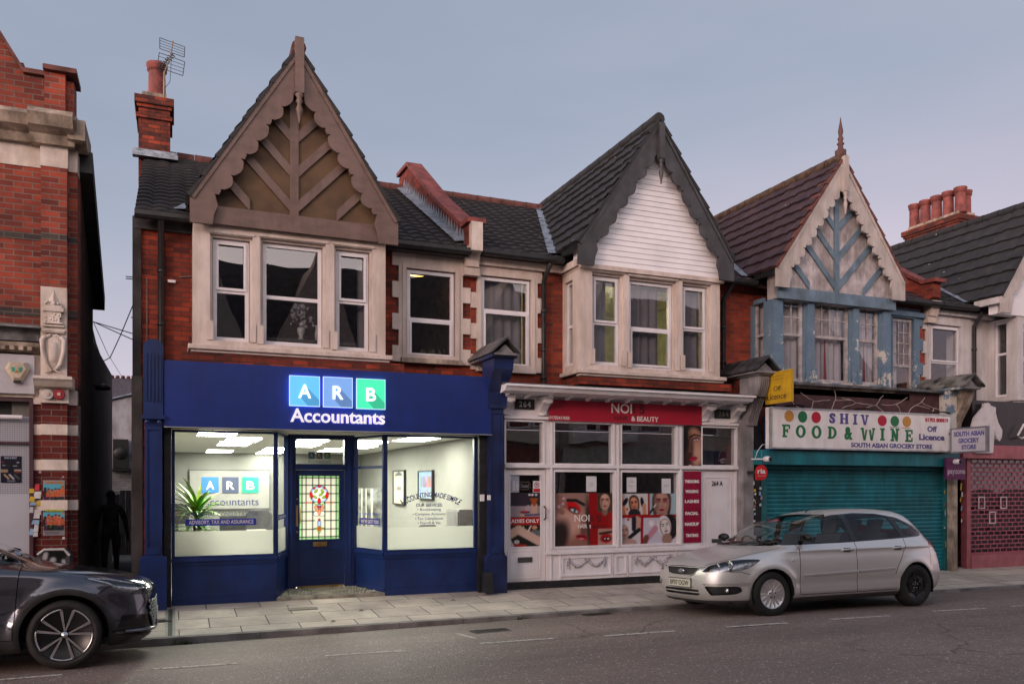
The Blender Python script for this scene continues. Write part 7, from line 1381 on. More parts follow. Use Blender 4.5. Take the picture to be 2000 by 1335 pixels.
def leaf(base,az,el,L,w,droop):
 pts=[];p=Vector(base);e=el;st=L/7
 for i in range(8):pts.append(p.copy());p=p+Vector((cos(az)*cos(e),sin(az)*cos(e),sin(e)))*st;e-=droop/7
 s_=Vector((-sin(az),cos(az),0));ws=[.35,.8,1,1,.9,.7,.4,.03];vs=[]
 for q,k in zip(pts,ws):vs+=[q+s_*w*k/2,q-Vector((0,0,w*.18*k)),q-s_*w*k/2]
 fs=[]
 for i in range(7):fs+=[(3*i,3*i+1,3*i+4,3*i+3),(3*i+1,3*i+2,3*i+5,3*i+4)]
 mb.add(vs,fs,int(rp.uniform()<.3),True)
for k in range(44):z=1.2+.24*rp.uniform();leaf((x0+.02,y0,z),rp.uniform(0,2*pi),rp.uniform(.2,1.45),rp.uniform(.42,.68),.066,rp.uniform(.5,1.5))
for k in range(40):z=.85+.3*rp.uniform();leaf((x0-.02,y0,z),rp.uniform(0,2*pi),rp.uniform(-.2,.9),rp.uniform(.36,.60),.062,rp.uniform(.7,1.7))
for k in range(16):leaf((x0+.08,y0,1.04),rp.uniform(0,2*pi),rp.uniform(0,1.1),rp.uniform(.3,.42),.045,1.2)
mb.build('foliage',[LEAF,LEAFY],t)
# flowers upstairs, lamp in the small window
Y=YB+.45;xv,zv=PX(588,Y),W1[2]if False else PZ(588,664,Y);t=thing('flower_vase','vase of pale flowers on the sill in the brown gabled bay window','vase',(xv,Y,zv));mb=MB();mb.lathe([(.03,0),(.05,.01),(.03,.06),(.06,.12),(.065,.18),(.045,.2)],(xv,Y,zv),n=14);mb.build('vase',mat('pale_ceramic',(.55,.55,.52),.3),t)
mb=MB();rp=np.random.default_rng(2)
for k in range(60):
 a,r_,h=rp.uniform(0,2*pi),rp.uniform(0,.24),rp.uniform(.22,.55);c=Vector((xv+r_*cos(a)*(1.2-h),Y+.5*r_*sin(a),zv+h));s=rp.uniform(.012,.035)
 for q in range(5):b_=2*pi*q/5+a;mb.add([c,c+Vector((s*cos(b_),-.01,s*sin(b_))),c+Vector((s*cos(b_+1),-.014,s*sin(b_+1)))],[(0,1,2)])
mb.build('flowers',mat('pale_petals',(.50,.48,.55),.7,var=.3,scale=20),t);mb=MB();[mb.tube([(xv,Y,zv+.15),(xv+a,Y,zv+.4)],.004,4)for a in(-.15,-.08,0,.07,.14)];mb.build('stems',mat('stem_green',(.06,.1,.04)),t)
mb=MB();mb.box(xl if False else W2[0],W2[1],Y-.08,Y+.3,zv-.04,zv-.001)if False else None
mb=MB();x_=PX(619,Y);mb.lathe([(.03,0),(.035,.12),(.02,.2),(.03,.25)],(x_,Y,zv),n=10);tag(mb.build('ornament',mat('pale_ceramic')),'small white ornament beside the vase of flowers upstairs','ornament')
mb=MB();mb.box(PX(514,Y),PX(700,Y),Y-.1,Y+.2,zv-.05,zv-.002);mb.build('window_board',mat('dark_board',(.06,.055,.05)),H1)
Y=YW+.9;xv,zv=PX(815,Y),PZ(815,533,Y);mb=MB();mb.lathe([(.0,.03),(.13,.0),(.15,-.03),(.12,-.035)],(xv,Y,zv),n=18);mb.tube([(xv,Y,zv+.03),(xv,Y,5.68)],.006,5);tag(mb.build('pendant_lamp',glow('warm_lamp',(1,.55,.12),3.2)),'small warm pendant lamp glowing in the window left of the party wall','lamp')
mb=MB();Y=YV+.12;rp=np.random.default_rng(4);z_=ww[2];X0=PX(830,Y);
for k in range(16):x_=PX(815,Y)+rp.uniform(0,.5);mb.add([(x_,Y,PZ(830,696,Y)),(x_+.03,Y,PZ(830,690,Y)),(x_+rp.uniform(-.03,.05),Y,PZ(830,680,Y)+rp.uniform(-.05,.02))],[(0,1,2)])
tag(mb.build('window_plant',mat('dim_leaf',(.12,.16,.08))),'low leafy plants along the sill of the middle upper window','plant')

# ================================================================== brick building at the left
LBX=PX(151.5,13.0);LX0=-9.0
LB=thing('corner_building','tall red brick building with pale stone bands left of the alley','building',(LBX,13.0,0))
YP_=12.88;pa,pb=PX(80,YP_),PX(131,YP_)
zc0,zc1=PZ(110,290,13),PZ(110,247,13);zfz=PZ(110,333,13);ztp=PZ(110,152,13);z_s0,z_s1=PZ(60,668,13),PZ(60,645,13);zgl=PZ(100,757,13)
SY=-1.7
mb=MB();z_dk=(PZ(60,455,13),PZ(60,469,13),PZ(60,603,13),PZ(60,618,13))
x67=PX(67,13)
# upper wall and right strip
mb.box(LX0,pa,13.0,13.4,z_s0,zfz);mb.box(pb,LBX,13.0,13.4,zgl,zfz);mb.box(LX0,PX(45,13),13.05,13.4,zc1,ztp+.15);mb.box(PX(45,13),LBX-.05,13.05,13.4,zc1,ztp);mb.prism([(LX0,ztp),(PX(45,13),ztp),(PX(0,13),ztp+.45),(PX(-60,13),ztp+1.05),(LX0,ztp+1.2)],13.051,13.399);mb.box(PX(87,12.95),PX(128,12.95),12.93,13.4,zc1,ztp+.04);mb.build('wall',BRK_L,LB)
mb=MB();mb.box(pa,pb,YP_,13.3,PZ(100,560,YP_),zfz);mb.build('pilaster',BRK_L,LB)
mb=MB()
for a,b in((z_dk[1],z_dk[0]),(z_dk[3],z_dk[2])):mb.box(LX0,pa-.002,12.993,13.02,a,b);mb.box(pb+.002,LBX,12.993,13.02,a,b)
mb.box(pa,pb,YP_-.006,12.95,z_dk[1],z_dk[0]);mb.build('blue_brick_band',BRK_B,LB)
mb=MB();cA_=PX(45,13);mb.prism([(PX(0,13),ztp+.45),(cA_,ztp),(cA_,ztp+.07),(PX(0,13),ztp+.52)],12.98,13.45);mb.prism([(PX(-60,13),ztp+1.05),(PX(0,13),ztp+.45),(PX(0,13),ztp+.52),(PX(-60,13),ztp+1.12)],12.98,13.45);mb.box(cA_,PX(87,13),12.98,13.45,ztp+.001,ztp+.065);mb.box(PX(84,12.9),LBX,12.86,13.45,ztp+.045,ztp+.11);mb.build('coping',TILER,LB)
mb=MB();mb.prism([(12.62,zc1-.02),(12.7,zc1+.06),(13.06,zc1+.08),(13.06,zc0),(12.9,zc0),(12.84,zc0+.1),(12.7,zc0+.16)],LX0,LBX+.02,axis='x');mb.prism([(12.52,zc1-.02),(12.6,zc1+.07),(13.05,zc1+.09),(13.05,zc0-.02),(12.8,zc0-.02),(12.74,zc0+.09),(12.6,zc0+.15)],pa-.12,pb+.1,axis='x');mb.box(LBX-.1,LBX+.12,12.7,13.6,zc0+.05,zc1+.02);mb.build('cornice',CORN,LB)
mb=MB();mb.box(LX0,pa,12.985,13.3,zfz+.001,zc0-.001);mb.box(pb,LBX,12.985,13.3,zfz+.001,zc0-.001);mb.box(pa-.01,pb+.01,YP_-.01,13.3,zfz+.001,zc0-.021);mb.build('frieze',STONE_L,LB)
# carved panel: obelisk finial over a shield
za,zb_=PZ(100,735,12.84),PZ(100,560,12.84);mb=MB();mb.box(pa-.0,pb+.0,12.84,12.95,za,zb_);H=zb_-za;cx_=(pa+pb)/2;W=(pb-pa)
g_=lambda t:za+H*t
mb.add([(cx_-W*.26,12.838,g_(.80)),(cx_+W*.26,12.838,g_(.80)),(cx_,12.838,g_(.97)),(cx_,12.78,g_(.80))],[(0,3,2),(3,1,2),(0,1,3)])
for hw,a,b,d in((.40,.72,.76,.07),(.33,.76,.79,.06),(.30,.66,.72,.05),(.36,.585,.60,.06),(.42,.555,.57,.05),(.45,.50,.525,.06),(.42,.485,.499,.05)):mb.box(cx_-W*hw,cx_+W*hw,12.839-d,12.8395,g_(a),g_(b))
mb.box(cx_-W*.24,cx_+W*.24,12.79,12.839,g_(.60),g_(.66))
n=26;ov=lambda rx,rz,y_,cz=.27:[(cx_+rx*W*(abs(cos(2*pi*k/n))**.7)*(1 if cos(2*pi*k/n)>0 else-1),y_,g_(cz)+rz*H*(abs(sin(2*pi*k/n))**.7)*(1 if sin(2*pi*k/n)>0 else-1))for k in range(n)]
for r0,r1,y0_,y1_ in(((.42,.21),(.38,.19),12.839,12.80),((.30,.16),(.24,.14),12.80,12.82),((.22,.135),(.16,.11),12.82,12.78)):A_=ov(*r0,y0_);B_=ov(*r1,y1_);mb.add(A_+B_,[((k+1)%n,k,k+n,(k+1)%n+n)for k in range(n)]+[tuple(range(2*n-1,n-1,-1))],0,True)
for s in(-1,1):
 mb.tube([(cx_+s*W*.30,12.80,g_(.44)),(cx_+s*W*.42,12.79,g_(.40)),(cx_+s*W*.40,12.79,g_(.28)),(cx_+s*W*.28,12.80,g_(.14)),(cx_+s*W*.05,12.81,g_(.07)),(cx_+s*W*.3,12.81,g_(.04))],[.03,.035,.03,.03,.02,.01],7)
 for k in range(4):mb.lathe([(0,-.02),(.022,-.01),(.022,.01),(0,.02)],(cx_+s*W*(.12+.07*k),12.80,g_(.455-.012*k)),axis='y',n=8)
for k in range(18):mb.lathe([(0,-.02),(.02,-.01),(.02,.01),(0,.02)],(cx_+W*rng.uniform(-.3,.3),12.80,g_(rng.uniform(.6,.70)if k%2 else rng.uniform(.775,.83))),axis='y',n=7)
mb.build('carved_panel',STONE_L,LB,bevel=0)
# capital and bell block
a,b,c,d=PX(66,12.72),PX(142,12.72),PZ(100,757,12.72),PZ(100,735,12.72);mb=MB();mb.prism([(12.62,d),(12.62,d-.04),(12.66,d-.07),(12.72,c+.02),(12.8,c),(13.05,c),(13.05,d)],a,b,axis='x');mb.box(PX(77,12.84),PX(134,12.84),12.83,13.05,PZ(100,786,12.84),c-.001);mb.box(PX(65,12.98),LBX,12.965,13.1,PZ(100,790,13),c-.001);mb.build('capital',STONE_L,LB)
for u,m_,lab in((94,mat('bell_white',(.5,.48,.46),.5),'round white alarm bell on the stone block by the alley'),(116,mat('bell_red',(.30,.015,.03),.5),'round red alarm bell on the stone block by the alley')):
 x_,z_=PX(u,12.82),PZ(u,770,12.82);t=thing('alarm_bell',lab,'alarm',(x_,12.82,z_));mb=MB();n=24;P=[(x_+.072*cos(2*pi*k/n),z_+.072*sin(2*pi*k/n))for k in range(n)];mb.prism(P,12.77,12.829);mb.build('casing',m_,t,bevel=.008);mb=MB();mb.box(x_-.02,x_+.02,12.755,12.7695,z_-.02,z_+.02);mb.build('centre',mat('bell_centre',(.55,.42,.33)),t)
# glazed brick pier with pale bands
bands=[(897,917.5),(828,848.5),(976,996)];zz=lambda v:PZ(100,v,12.9)
mb=MB();zt_=PZ(100,786,12.9);mb.box(PX(66,13),LBX,13.0,13.4,-.2,zt_);mb.box(pa,pb,YP_+.02,13.2,-.2,zt_);mb.build('glazed_brick_pier',BRK_G,LB)
for a,b in bands:mb=MB();mb.box(PX(66,13)+.001,LBX+.003,12.99,13.15,zz(b),zz(a));mb.box(pa-.004,pb+.004,YP_+.008,12.9895,zz(b),zz(a));mb.build('pale_band',STONE_L,LB)
# shop front at far left
mb=MB();mb.box(LX0,PX(80,12.9),12.9,13.1,z_s0,z_s1+.0);mb.box(LX0,PX(78,12.8),12.75,13.05,z_s1,z_s1+.03);mb.build('lead_flashing',LEAD,LB)
z1_,z2_=PZ(40,670,12.9),PZ(40,690,12.9);mb=MB();mb.prism([(12.78,z1_),(12.8,z1_-.05),(12.9,z2_+.02),(13.05,z2_),(13.05,z1_)],LX0,PX(79,12.9),axis='x')
x_=LX0+.03
while x_<PX(79,12.8)-.05:mb.box(x_,x_+.055,12.79,12.86,z2_+.035,z2_+.085);x_+=.105
mb.build('dentil_moulding',CORN,LB)
t=thing('shop_sign','blank white fascia sign at the left edge with an alarm box on it','shop sign',(PX(0,12.88),12.88,2.9));mb=MB();mb.box(LX0,PX(67,12.88),12.88,12.95,PZ(40,768,12.88),PZ(40,692,12.88));mb.build('sign_panel',mat('grey_white_panel',(.46,.45,.50),.4,var=.03,stain=.08),t)
mb=MB();mb.box(PX(67,13)+.001,PX(80,13),12.96,13.1,PZ(70,775,13),z2_-.001);mb.box(LX0,PX(66,13),12.95,13.1,PZ(40,776,13),PZ(40,769,13));mb.build('fascia_surround',STONE_L,LB)
Y=12.80;P=[(8,719),(16,705),(49,706),(57.5,721),(41,745.5),(25,744)];P=[(PX(u,Y),PZ(u,v,Y))for u,v in P];t=thing('alarm_box','cream hexagonal alarm box with a green emblem on the white fascia','alarm',(P[0][0],Y,P[0][1]));n=6;c=(sum(p[0]for p in P)/6,sum(p[1]for p in P)/6);Q=[(c[0]+(a-c[0])*.72,c[1]+(b-c[1])*.70+.01)for a,b in P]
mb=MB();mb.add([(a,12.879,b)for a,b in P]+[(a,12.84,b)for a,b in P]+[(a,Y,b)for a,b in Q],[(k,(k+1)%n,(k+1)%n+n,k+n)for k in range(n)]+[(k+n,(k+1)%n+n,(k+1)%n+2*n,k+2*n)for k in range(n)]+[tuple(range(2*n,3*n))]);bo=mb.build('casing',mat('cream_plastic',(.52,.43,.33),.5),t);bm=bmesh.new();bm.from_mesh(bo.data);bmesh.ops.recalc_face_normals(bm,faces=bm.faces[:]);bm.to_mesh(bo.data);bm.free()
mb=MB();s=.035;mb.prism([(c[0]-s*2,c[1]+s*1.4),(c[0]-s*.6,c[1]+s*1.2),(c[0]-s*.6,c[1]-s*.2),(c[0]-s*1.6,c[1]-s*.6)],Y-.003,Y-.0005);mb.prism([(c[0]+s*2,c[1]+s*1.4),(c[0]+s*.6,c[1]+s*1.2),(c[0]+s*.6,c[1]-s*.2),(c[0]+s*1.6,c[1]-s*.6)],Y-.003,Y-.0005);mb.build('green_emblem',mat('emblem_green',(.03,.30,.20)),t);mb=MB();mb.prism([(c[0]-s,c[1]-s*.8),(c[0]+s,c[1]-s*.8),(c[0],c[1]+s*.3)],Y-.004,Y-.0008);mb.build('gold_emblem',mat('emblem_gold',(.40,.18,.02)),t)
mb=MB();x0,x1=PX(26,Y),PX(41,Y);mb.box(x0,x1,12.805,12.86,PZ(33,747,Y),PZ(33,742,Y));mb.build('strobe',BLACK,t)
# window of the left shop: maroon frame, mesh-textured glass, roller blind
MRN=mat('maroon_paint',(.055,.018,.03),.5);fx=PX(58,13);mb=MB();mb.box(fx,PX(66,13)-.001,12.96,13.1,-.1,PZ(40,777,13));mb.box(LX0,fx,12.97,13.1,PZ(40,784,13),PZ(40,777,13));mb.box(LX0,fx,12.97,13.1,PZ(40,866.5,13),PZ(40,862,13));mb.box(LX0,fx,12.97,13.1,-.1,.35);mb.build('shopfront_frame',MRN,LB)
mesh=bpy.data.materials.new('white_mesh_screen');mesh.use_nodes=True;N=mesh.node_tree.nodes;L=mesh.node_tree.links;b_=N['Principled BSDF'];vec,pos=wallvec(mesh.node_tree,N,L);br=N.new('ShaderNodeTexBrick');br.offset=0;L.new(vec,br.inputs[0]);br.inputs['Scale'].default_value=1;br.inputs['Brick Width'].default_value=.028;br.inputs['Row Height'].default_value=.028;br.inputs['Mortar Size'].default_value=.003;br.inputs['Color1'].default_value=(.36,.37,.42,1);br.inputs['Color2'].default_value=(.36,.37,.42,1);br.inputs['Mortar'].default_value=(.20,.20,.24,1);L.new(br.outputs[0],b_.inputs['Base Color']);b_.inputs['Roughness'].default_value=.35
wht=mat('white_film',(.40,.41,.46),.25,var=.05,scale=1.5)
mb=MB();zt_=PZ(40,813,13.04);mb.box(LX0,fx,13.03,13.06,PZ(40,862,13),zt_);mb.box(LX0,fx,13.03,13.06,PZ(40,963,13),PZ(40,866.5,13));mb.build('mesh_panel',mesh,LB);mb=MB();mb.box(LX0,fx,13.025,13.055,.35,PZ(40,968,13));mb.box(LX0,fx,13.03,13.05,PZ(40,968,13),PZ(40,963,13)-.002);mb.build('film_panel',wht,LB)
mb=MB();mb.box(LX0,fx,13.2,13.24,zt_,PZ(40,784,13));mb.build('dark_opening',mat('dark_opening',(.015,.014,.015)),LB);mb=MB();mb.box(PX(23,13.1),fx,13.1,13.14,zt_,PZ(40,784,13));mb.build('grey_board',mat('grey_board',(.13,.12,.11)),LB);mb=MB();mb.tube([(LX0,12.95,PZ(40,813.5,12.95)),(PX(44,12.95),12.95,PZ(44,814.5,12.95))],.03,10);mb.build('awning_roller',UPVC,LB)
Yp=13.02;x0,x1,z0,z1=PX(1.5,Yp),PX(41.5,Yp),PZ(20,942,Yp),PZ(20,890,Yp);t=thing('poster','dark blue poster with product pictures reading SAND & PAINT on the left shop glass','poster',(x0,Yp,z0));pc=Pic(x0,x1,z0,z1,Yp,70);pc.bg((.012,.014,.045))
for a,b,c_,d_,col in((.0,.35,.38,.5,(.38,.30,.22)),(.65,1,.44,.5,(.45,.42,.42)),(.65,1,.37,.44,(.25,.08,.03)),(.08,.22,.63,.66,(.5,.5,.5)),(.24,.42,.63,.655,(.1,.1,.12)),(.58,.8,.62,.65,(.5,.5,.5)),(.3,.7,.04,.09,(.22,.25,.32))):pc.rect(a,b,c_,d_,col)
for a,col in((.18,(.5,.38,.25)),(.42,(.55,.55,.58)),(.68,(.15,.16,.15))):pc.line(a,.30,a+.2,.15,.03,col)
pc.ell(.1,.77,.04,.025,(.35,.08,.08),.3);pc.ell(.84,.76,.05,.02,(.6,.6,.6),.3);pc.build('print',t);lettering('SAND & PAINT',x0+.04,x1-.05,PZ(20,895.5,Yp),PZ(20,891.5,Yp),Yp-.001,mat('pale_blue_letter',(.35,.38,.5)),t,bold=.02)
# wrestling bills on the pier
def wrestling(label,v0,v1,yel,seed):
 Yp=YP_+.012;x0,x1,z0,z1=PX(84,Yp),PX(126.5,Yp),PZ(105,v1,Yp),PZ(105,v0,Yp);t=thing('wrestling_poster',label,'poster',(x0,Yp,z0));pc=Pic(x0,x1,z0,z1,Yp-.003,80);pc.bg((.36,.34,.36));r_=np.random.default_rng(seed);pc.rect(.03,.97,.18,.97,(.18,.50,.62));pc.rect(.03,.97,.85,.97,(.10,.10,.12)if yel else(.42,.44,.50))
 for k in range(6):cx__=.1+.16*k;h=r_.uniform(.6,.74);skin=(.08,.04,.03)if k==0 else tuple(np.array((.62,.20,.10))*r_.uniform(.8,1.15));pc.ell(cx__,h-.18,.09,.16,skin,.3);pc.ell(cx__,h,.045,.05,skin,.3);pc.ell(cx__,h+.035,.045,.025,(.05,.03,.02),.3);pc.rect(cx__-.08,cx__+.08,.18,.38,tuple(r_.uniform(.01,.12,3)))
 for k in range(26):pc.ell(r_.uniform(.05,.95),r_.uniform(.2,.6),.03,.012,tuple(r_.uniform(.0,.6,3)),.5,r_.uniform(0,180))
 for k in range(4):pc.rect(.08,.92 if k%2 else.75,.03+.035*k,.045+.035*k,(.14,.13,.14))
 pc.ell(.9,.8,.05,.03,(.6,.35,.02),.3);pc.build('print',t);lettering('WRESTLING',x0+.02,x1-.02,z1-(z1-z0)*.135,z1-(z1-z0)*.045,Yp-.004,mat('bill_yellow' if yel else 'bill_orange',(.45,.50,.02)if yel else(.60,.22,.02)),t,bold=.03)
wrestling('upper wrestling poster with orange heading and five fighters',937,990,False,1);wrestling('lower wrestling poster with yellow heading, pasted under the other',991.5,1045,True,8)
stickers([(72,951,7,10,4),(61,958,8,7,1),(73,963,11,6,0),(72,970,11,5,0),(62,974,8,8,1),(75,982,6,7,1),(64,983,9,5,3),(61,995,6,9,0),(73,1000,11,8,0),(71,1008,9,6,0),(69,1019,11,7,3),(70,1031,7,11,0),(61,1038,6,10,3),(69,1043,7,7,0),(78,921,4,4,2)],12.955,'stickers on the maroon frame','beside the wrestling posters')
stickers([(124,1050,4,4,0),(123,931,3,3,2)],YP_,'stickers near the posters','at the poster edges')
# side wall, roof edge, rear part
DRK=brick('dark_alley_brick',(.10,.035,.022),(.05,.022,.018),(.04,.032,.028),.4,stain=.6)  # side and rear walls, darker than the front brick
mb=MB();mb.prism([(13.4,-.2),(15.4,-.2),(15.4,5.0),(13.4,6.35)],LBX-.3,LBX-.001,axis='x');mb.box(LBX-.3,LBX+.0,13.399,13.4,-.2,6.3)if False else None
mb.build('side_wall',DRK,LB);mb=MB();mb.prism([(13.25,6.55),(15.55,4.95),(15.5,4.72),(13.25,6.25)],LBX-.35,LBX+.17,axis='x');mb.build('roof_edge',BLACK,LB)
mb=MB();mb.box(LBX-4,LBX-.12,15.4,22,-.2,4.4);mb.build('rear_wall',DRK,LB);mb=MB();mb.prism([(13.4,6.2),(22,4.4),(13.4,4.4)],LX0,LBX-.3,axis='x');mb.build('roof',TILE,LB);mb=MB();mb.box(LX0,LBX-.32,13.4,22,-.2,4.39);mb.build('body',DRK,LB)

# ================================================================== the alley
tag(sheet('alley_ground',[-3.2,XA0],[13.0,28],lambda x,y:-.03-.004*(y-13),mat('alley_concrete',(.05,.048,.045),.9)),'dark concrete floor of the alley')
WR=mat('white_render',(.42,.42,.46),.8,var=.1,scale=3,stain=.3);BH=thing('rear_building','white rendered rear building closing the alley','building',(-1.5,27,0));Y=27.0
mb=MB();xa,xb=PX(203,Y),PX(262,Y)+1.0;mb.prism([(xa,-.5),(xb,-.5),(xb,PZ(300,752,Y)),(xa,PZ(203,785,Y))],Y,Y+4);mb.build('wall',WR,BH);mb=MB();mb.prism([(xa-.1,PZ(203,785,Y)),(xb,PZ(300,752,Y)),(xb,PZ(300,749,Y)),(xa-.1,PZ(203,782,Y))],Y-.1,Y+4);mb.build('verge',LEADB,BH)
pipe(BH,[(PX(199,Y),Y-.05,PZ(199,782,Y)),(PX(199,Y),Y-.05,.3)],.05,mat('pale_blue_pipe',(.22,.28,.36),.5));mb=MB();mb.box(PX(186,Y),xa,Y+.2,Y+2,-.5,PZ(190,800,Y));mb.build('lean_to',LEAD,BH)
mb=MB();mb.box(PX(205,Y),PX(262,Y)+1,Y-.06,Y-.002,PZ(230,960,Y),PZ(230,922,Y));mb.build('painted_brick',brick('white_brick',(.42,.41,.40),(.36,.35,.34),(.25,.25,.25),.9),BH)
t=thing('air_conditioner','dark outdoor air conditioning unit on a shelf on the white rear wall','air conditioner',(PX(235,26.6),26.6,PZ(235,915,26.6)));Y=26.6;mb=MB();mb.box(PX(220.5,Y),PX(250,Y),Y,Y+.35,PZ(235,914,Y),PZ(235,857,Y));mb.build('casing',mat('dark_ac',(.012,.012,.013),.6),t);mb=MB();mb.box(PX(214,Y),PX(260,Y),Y-.05,Y+.4,PZ(235,919,Y),PZ(235,914.5,Y));mb.build('shelf',BLACK,t);mb=MB();c=(PX(235,Y),PZ(235,885,Y));mb.lathe([(.17,0),(.18,.01),(.0,.02)],(c[0],Y-.03,c[1]),axis='y',n=20);mb.build('fan_grille',BLACK,t)
mb=MB()
for k in range(3):mb.tube([(PX(250,Y),Y,PZ(250,890+5*k,Y)),(PX(258,Y),Y,PZ(258,884+5*k,Y)),(PX(264,Y),Y,PZ(264,884+5*k,Y))],.02,5)
mb.build('refrigerant_pipe',BLACK,t)
B2=thing('rear_house','slate roofed house beyond the white rear building','house',(-2,33,0));Y=33.;mb=MB();zr,ze_=PZ(220,737,37),PZ(220,812,Y);mb.add([(PX(150,Y),Y,ze_),(PX(300,Y),Y,ze_),(PX(300,Y),Y+4,zr),(PX(150,Y),Y+4,zr)],[(0,1,2,3)]);mb.build('roof',mat('slate',(.07,.055,.065),.7,var=.3,scale=10),B2);mb=MB();mb.box(PX(150,Y),PX(300,Y),Y+.1,Y+8,-.5,ze_);mb.build('wall',WR,B2)
mb=MB();x_=PX(165,37)
while x_<PX(285,37):mb.lathe([(.07,0),(.08,.08),(.03,.1)],(x_,Y+4,zr),n=8);x_+=.2
mb.build('ridge_tiles',TILER,B2)
FEN=mat('grey_boards',(.085,.075,.08),.85,var=.3,scale=8,stretch=(6,6,.5));t=thing('alley_gate','dark boarded gate across the end of the alley','gate',(-1.4,24,0));mb=MB();Y=24.;x_=PX(212,Y);k=0
while x_<PX(268,Y):mb.box(x_,x_+.13,Y+.01*(k%2),Y+.03,-.1,PZ(235,957,Y)-.1*(k%3==1));x_+=.135;k+=1
mb.build('boards',FEN,t);mb=MB();mb.box(PX(214,Y)-.05,PX(217,Y),Y-.05,Y+.05,-.1,PZ(215,953,Y));mb.build('post',mat('grey_blue_post',(.2,.22,.27)),t)
mb=MB();Y=21.;mb.box(PX(186,Y),PX(200,Y),Y,Y+.05,-.1,PZ(190,945,Y));tag(mb.build('alley_fence',mat('tan_fence',(.14,.10,.085),.8)),'narrow tan fence panel at the left side of the alley','fence')
LBs=(LBX-.0,15.2)
t=thing('wall_lamp','dark lantern on an arm from the left building over the alley','lamp',(LBX-.1,17,3.5));Y=17.;mb=MB();xw=LBX-.13;x_,z_=PX(198,Y),PZ(198,757,Y);mb.tube([(xw,Y,z_+.05),(x_-.05,Y,z_+.02)],.018,6);mb.build('arm',BLACK,t);mb=MB();mb.lathe([(.12,-.04),(.14,0),(.09,.05),(.02,.08)],(x_+.02,Y,z_),n=14);mb.build('lamp_head',BLACK,t)
for i,(pts,lab)in enumerate((([(182,628,15.6),(222,646,14.6),(262,664,13.9)],'straight overhead cable across the alley, lower one'),([(182,628,15.6),(222,640,14.6),(262,652,13.9)],'straight overhead cable across the alley, upper one'),([(182,655,16),(200,706,15.4),(215,698,15),(235,655,14.6),(262,590,13.9)],'slack looping cable across the alley'),([(183,630,16),(210,690,20),(238,735,26)],'thin cable running down to the rear building'))):
 mb=MB();mb.tube([(PX(u,Y),Y,PZ(u,v,Y))for u,v,Y in pts],.008 if i!=3 else.006,5);tag(mb.build('overhead_cable',BLACK),lab,'cable',None)
for i,v in enumerate((541,545,620)):mb=MB();mb.tube([(XA0,13.75,PZ(262,v,13.75)),(XA0-(.12 if i<2 else.05),13.75,PZ(262,v,13.75))],.008,5);tag(mb.build('cable_hook',BLACK),('upper','second','lowest')[i]+' metal hook sticking out of the alley side of the brown gabled house','hook')
# rubbish by the pillar, decorated bin by the pier
t=thing('rubbish_bag','pale crumpled bag lying in the alley behind the blue pillar','bag',(PX(264,13.9),13.9,0));mb=MB();rp=np.random.default_rng(6);x0,Y=PX(264,13.6),13.3;n=9;vs=[];
for j in range(n):
 for i in range(12):th,ph=2*pi*i/12,pi*j/(n-1);r_=1+rp.uniform(-.2,.2);vs.append((XA0-.12+.10*r_*sin(ph)*cos(th),Y+.1*r_*sin(ph)*sin(th),.17-.2*r_*cos(ph)*1.0))
mb.add(vs,[(j*12+i,j*12+(i+1)%12,(j+1)*12+(i+1)%12,(j+1)*12+i)for j in range(n-1)for i in range(12)]);mb.build('bag',mat('crumpled_plastic',(.45,.44,.46),.5,var=.3,scale=14),t)
t=thing('utility_cabinet','low cabinet with bold black and white graffiti beside the glazed brick pier','cabinet',(PX(104,12.6),12.6,0));Y=12.45;x0,x1,zt_=PX(73,Y),PX(136,Y),PZ(104,1073,Y);mb=MB();mb.prism([(x0,-.1),(x1,-.1),(x1,zt_-.09),(x1-.07,zt_),(x0+.08,zt_),(x0,zt_-.07)],Y+.004,Y+.38);mb.build('casing',mat('cabinet_dark',(.05,.05,.055),.5),t)
pc=Pic(x0+.05,x1-.05,-.05,zt_-.02,Y,80);pc.bg((.02,.02,.02));rp=np.random.default_rng(9)
for k in range(34):a,b=rp.uniform(0,1,2);pc.line(a,b,min(1,max(0,a+rp.uniform(-.2,.2))),min(1,max(0,b+rp.uniform(-.1,.1))),rp.uniform(.015,.04),(.55,.53,.55))
for k in range(30):a,b=rp.uniform(0,1,2);pc.line(a,b,min(1,max(0,a+rp.uniform(-.2,.2))),b,rp.uniform(.01,.02),(.02,.02,.02))
pc.build('graffiti',t)
mb=MB();mb.tube([(x0,Y-.0,zt_-.06),(x0+.08,Y,zt_+.005),(x1-.07,Y,zt_+.005),(x1,Y,zt_-.08)],.018,6);mb.build('pale_edge',mat('pale_edge',(.5,.5,.5)),t)

# television aerial on the left chimney
t=thing('tv_aerial','black grid television aerial on a mast beside the left chimney pot','aerial',(PX(320,17.3),17.3,zc1));Y=17.3;q=lambda u,v:Vector((PX(u,Y),Y,PZ(u,v,Y)));mb=MB();mb.tube([q(320,195),q(321,140)],.018,6);mb.tube([q(321,142),q(333,110),q(338,80)],.012,6);mb.build('mast',mat('mast_steel',(.25,.18,.13),.5,.5),t);mb=MB()
def gridp(c):
 for a,b in((0,1),(3,2),(0,3),(1,2)):mb.tube([q(*c[a]),q(*c[b])],.007,4)
 for k in(.25,.5,.75):a=Vector(c[0]).lerp(Vector(c[3]),k);b=Vector(c[1]).lerp(Vector(c[2]),k);mb.tube([q(*a),q(*b)],.005,4)
gridp([(312,74),(361,92),(360,112),(312,95)]);gridp([(311,103),(361,121),(357,148),(307,131)]);mb.build('reflector_grid',BLACK,t);mb=MB();mb.tube([q(310,137),q(338,105)],.01,5)
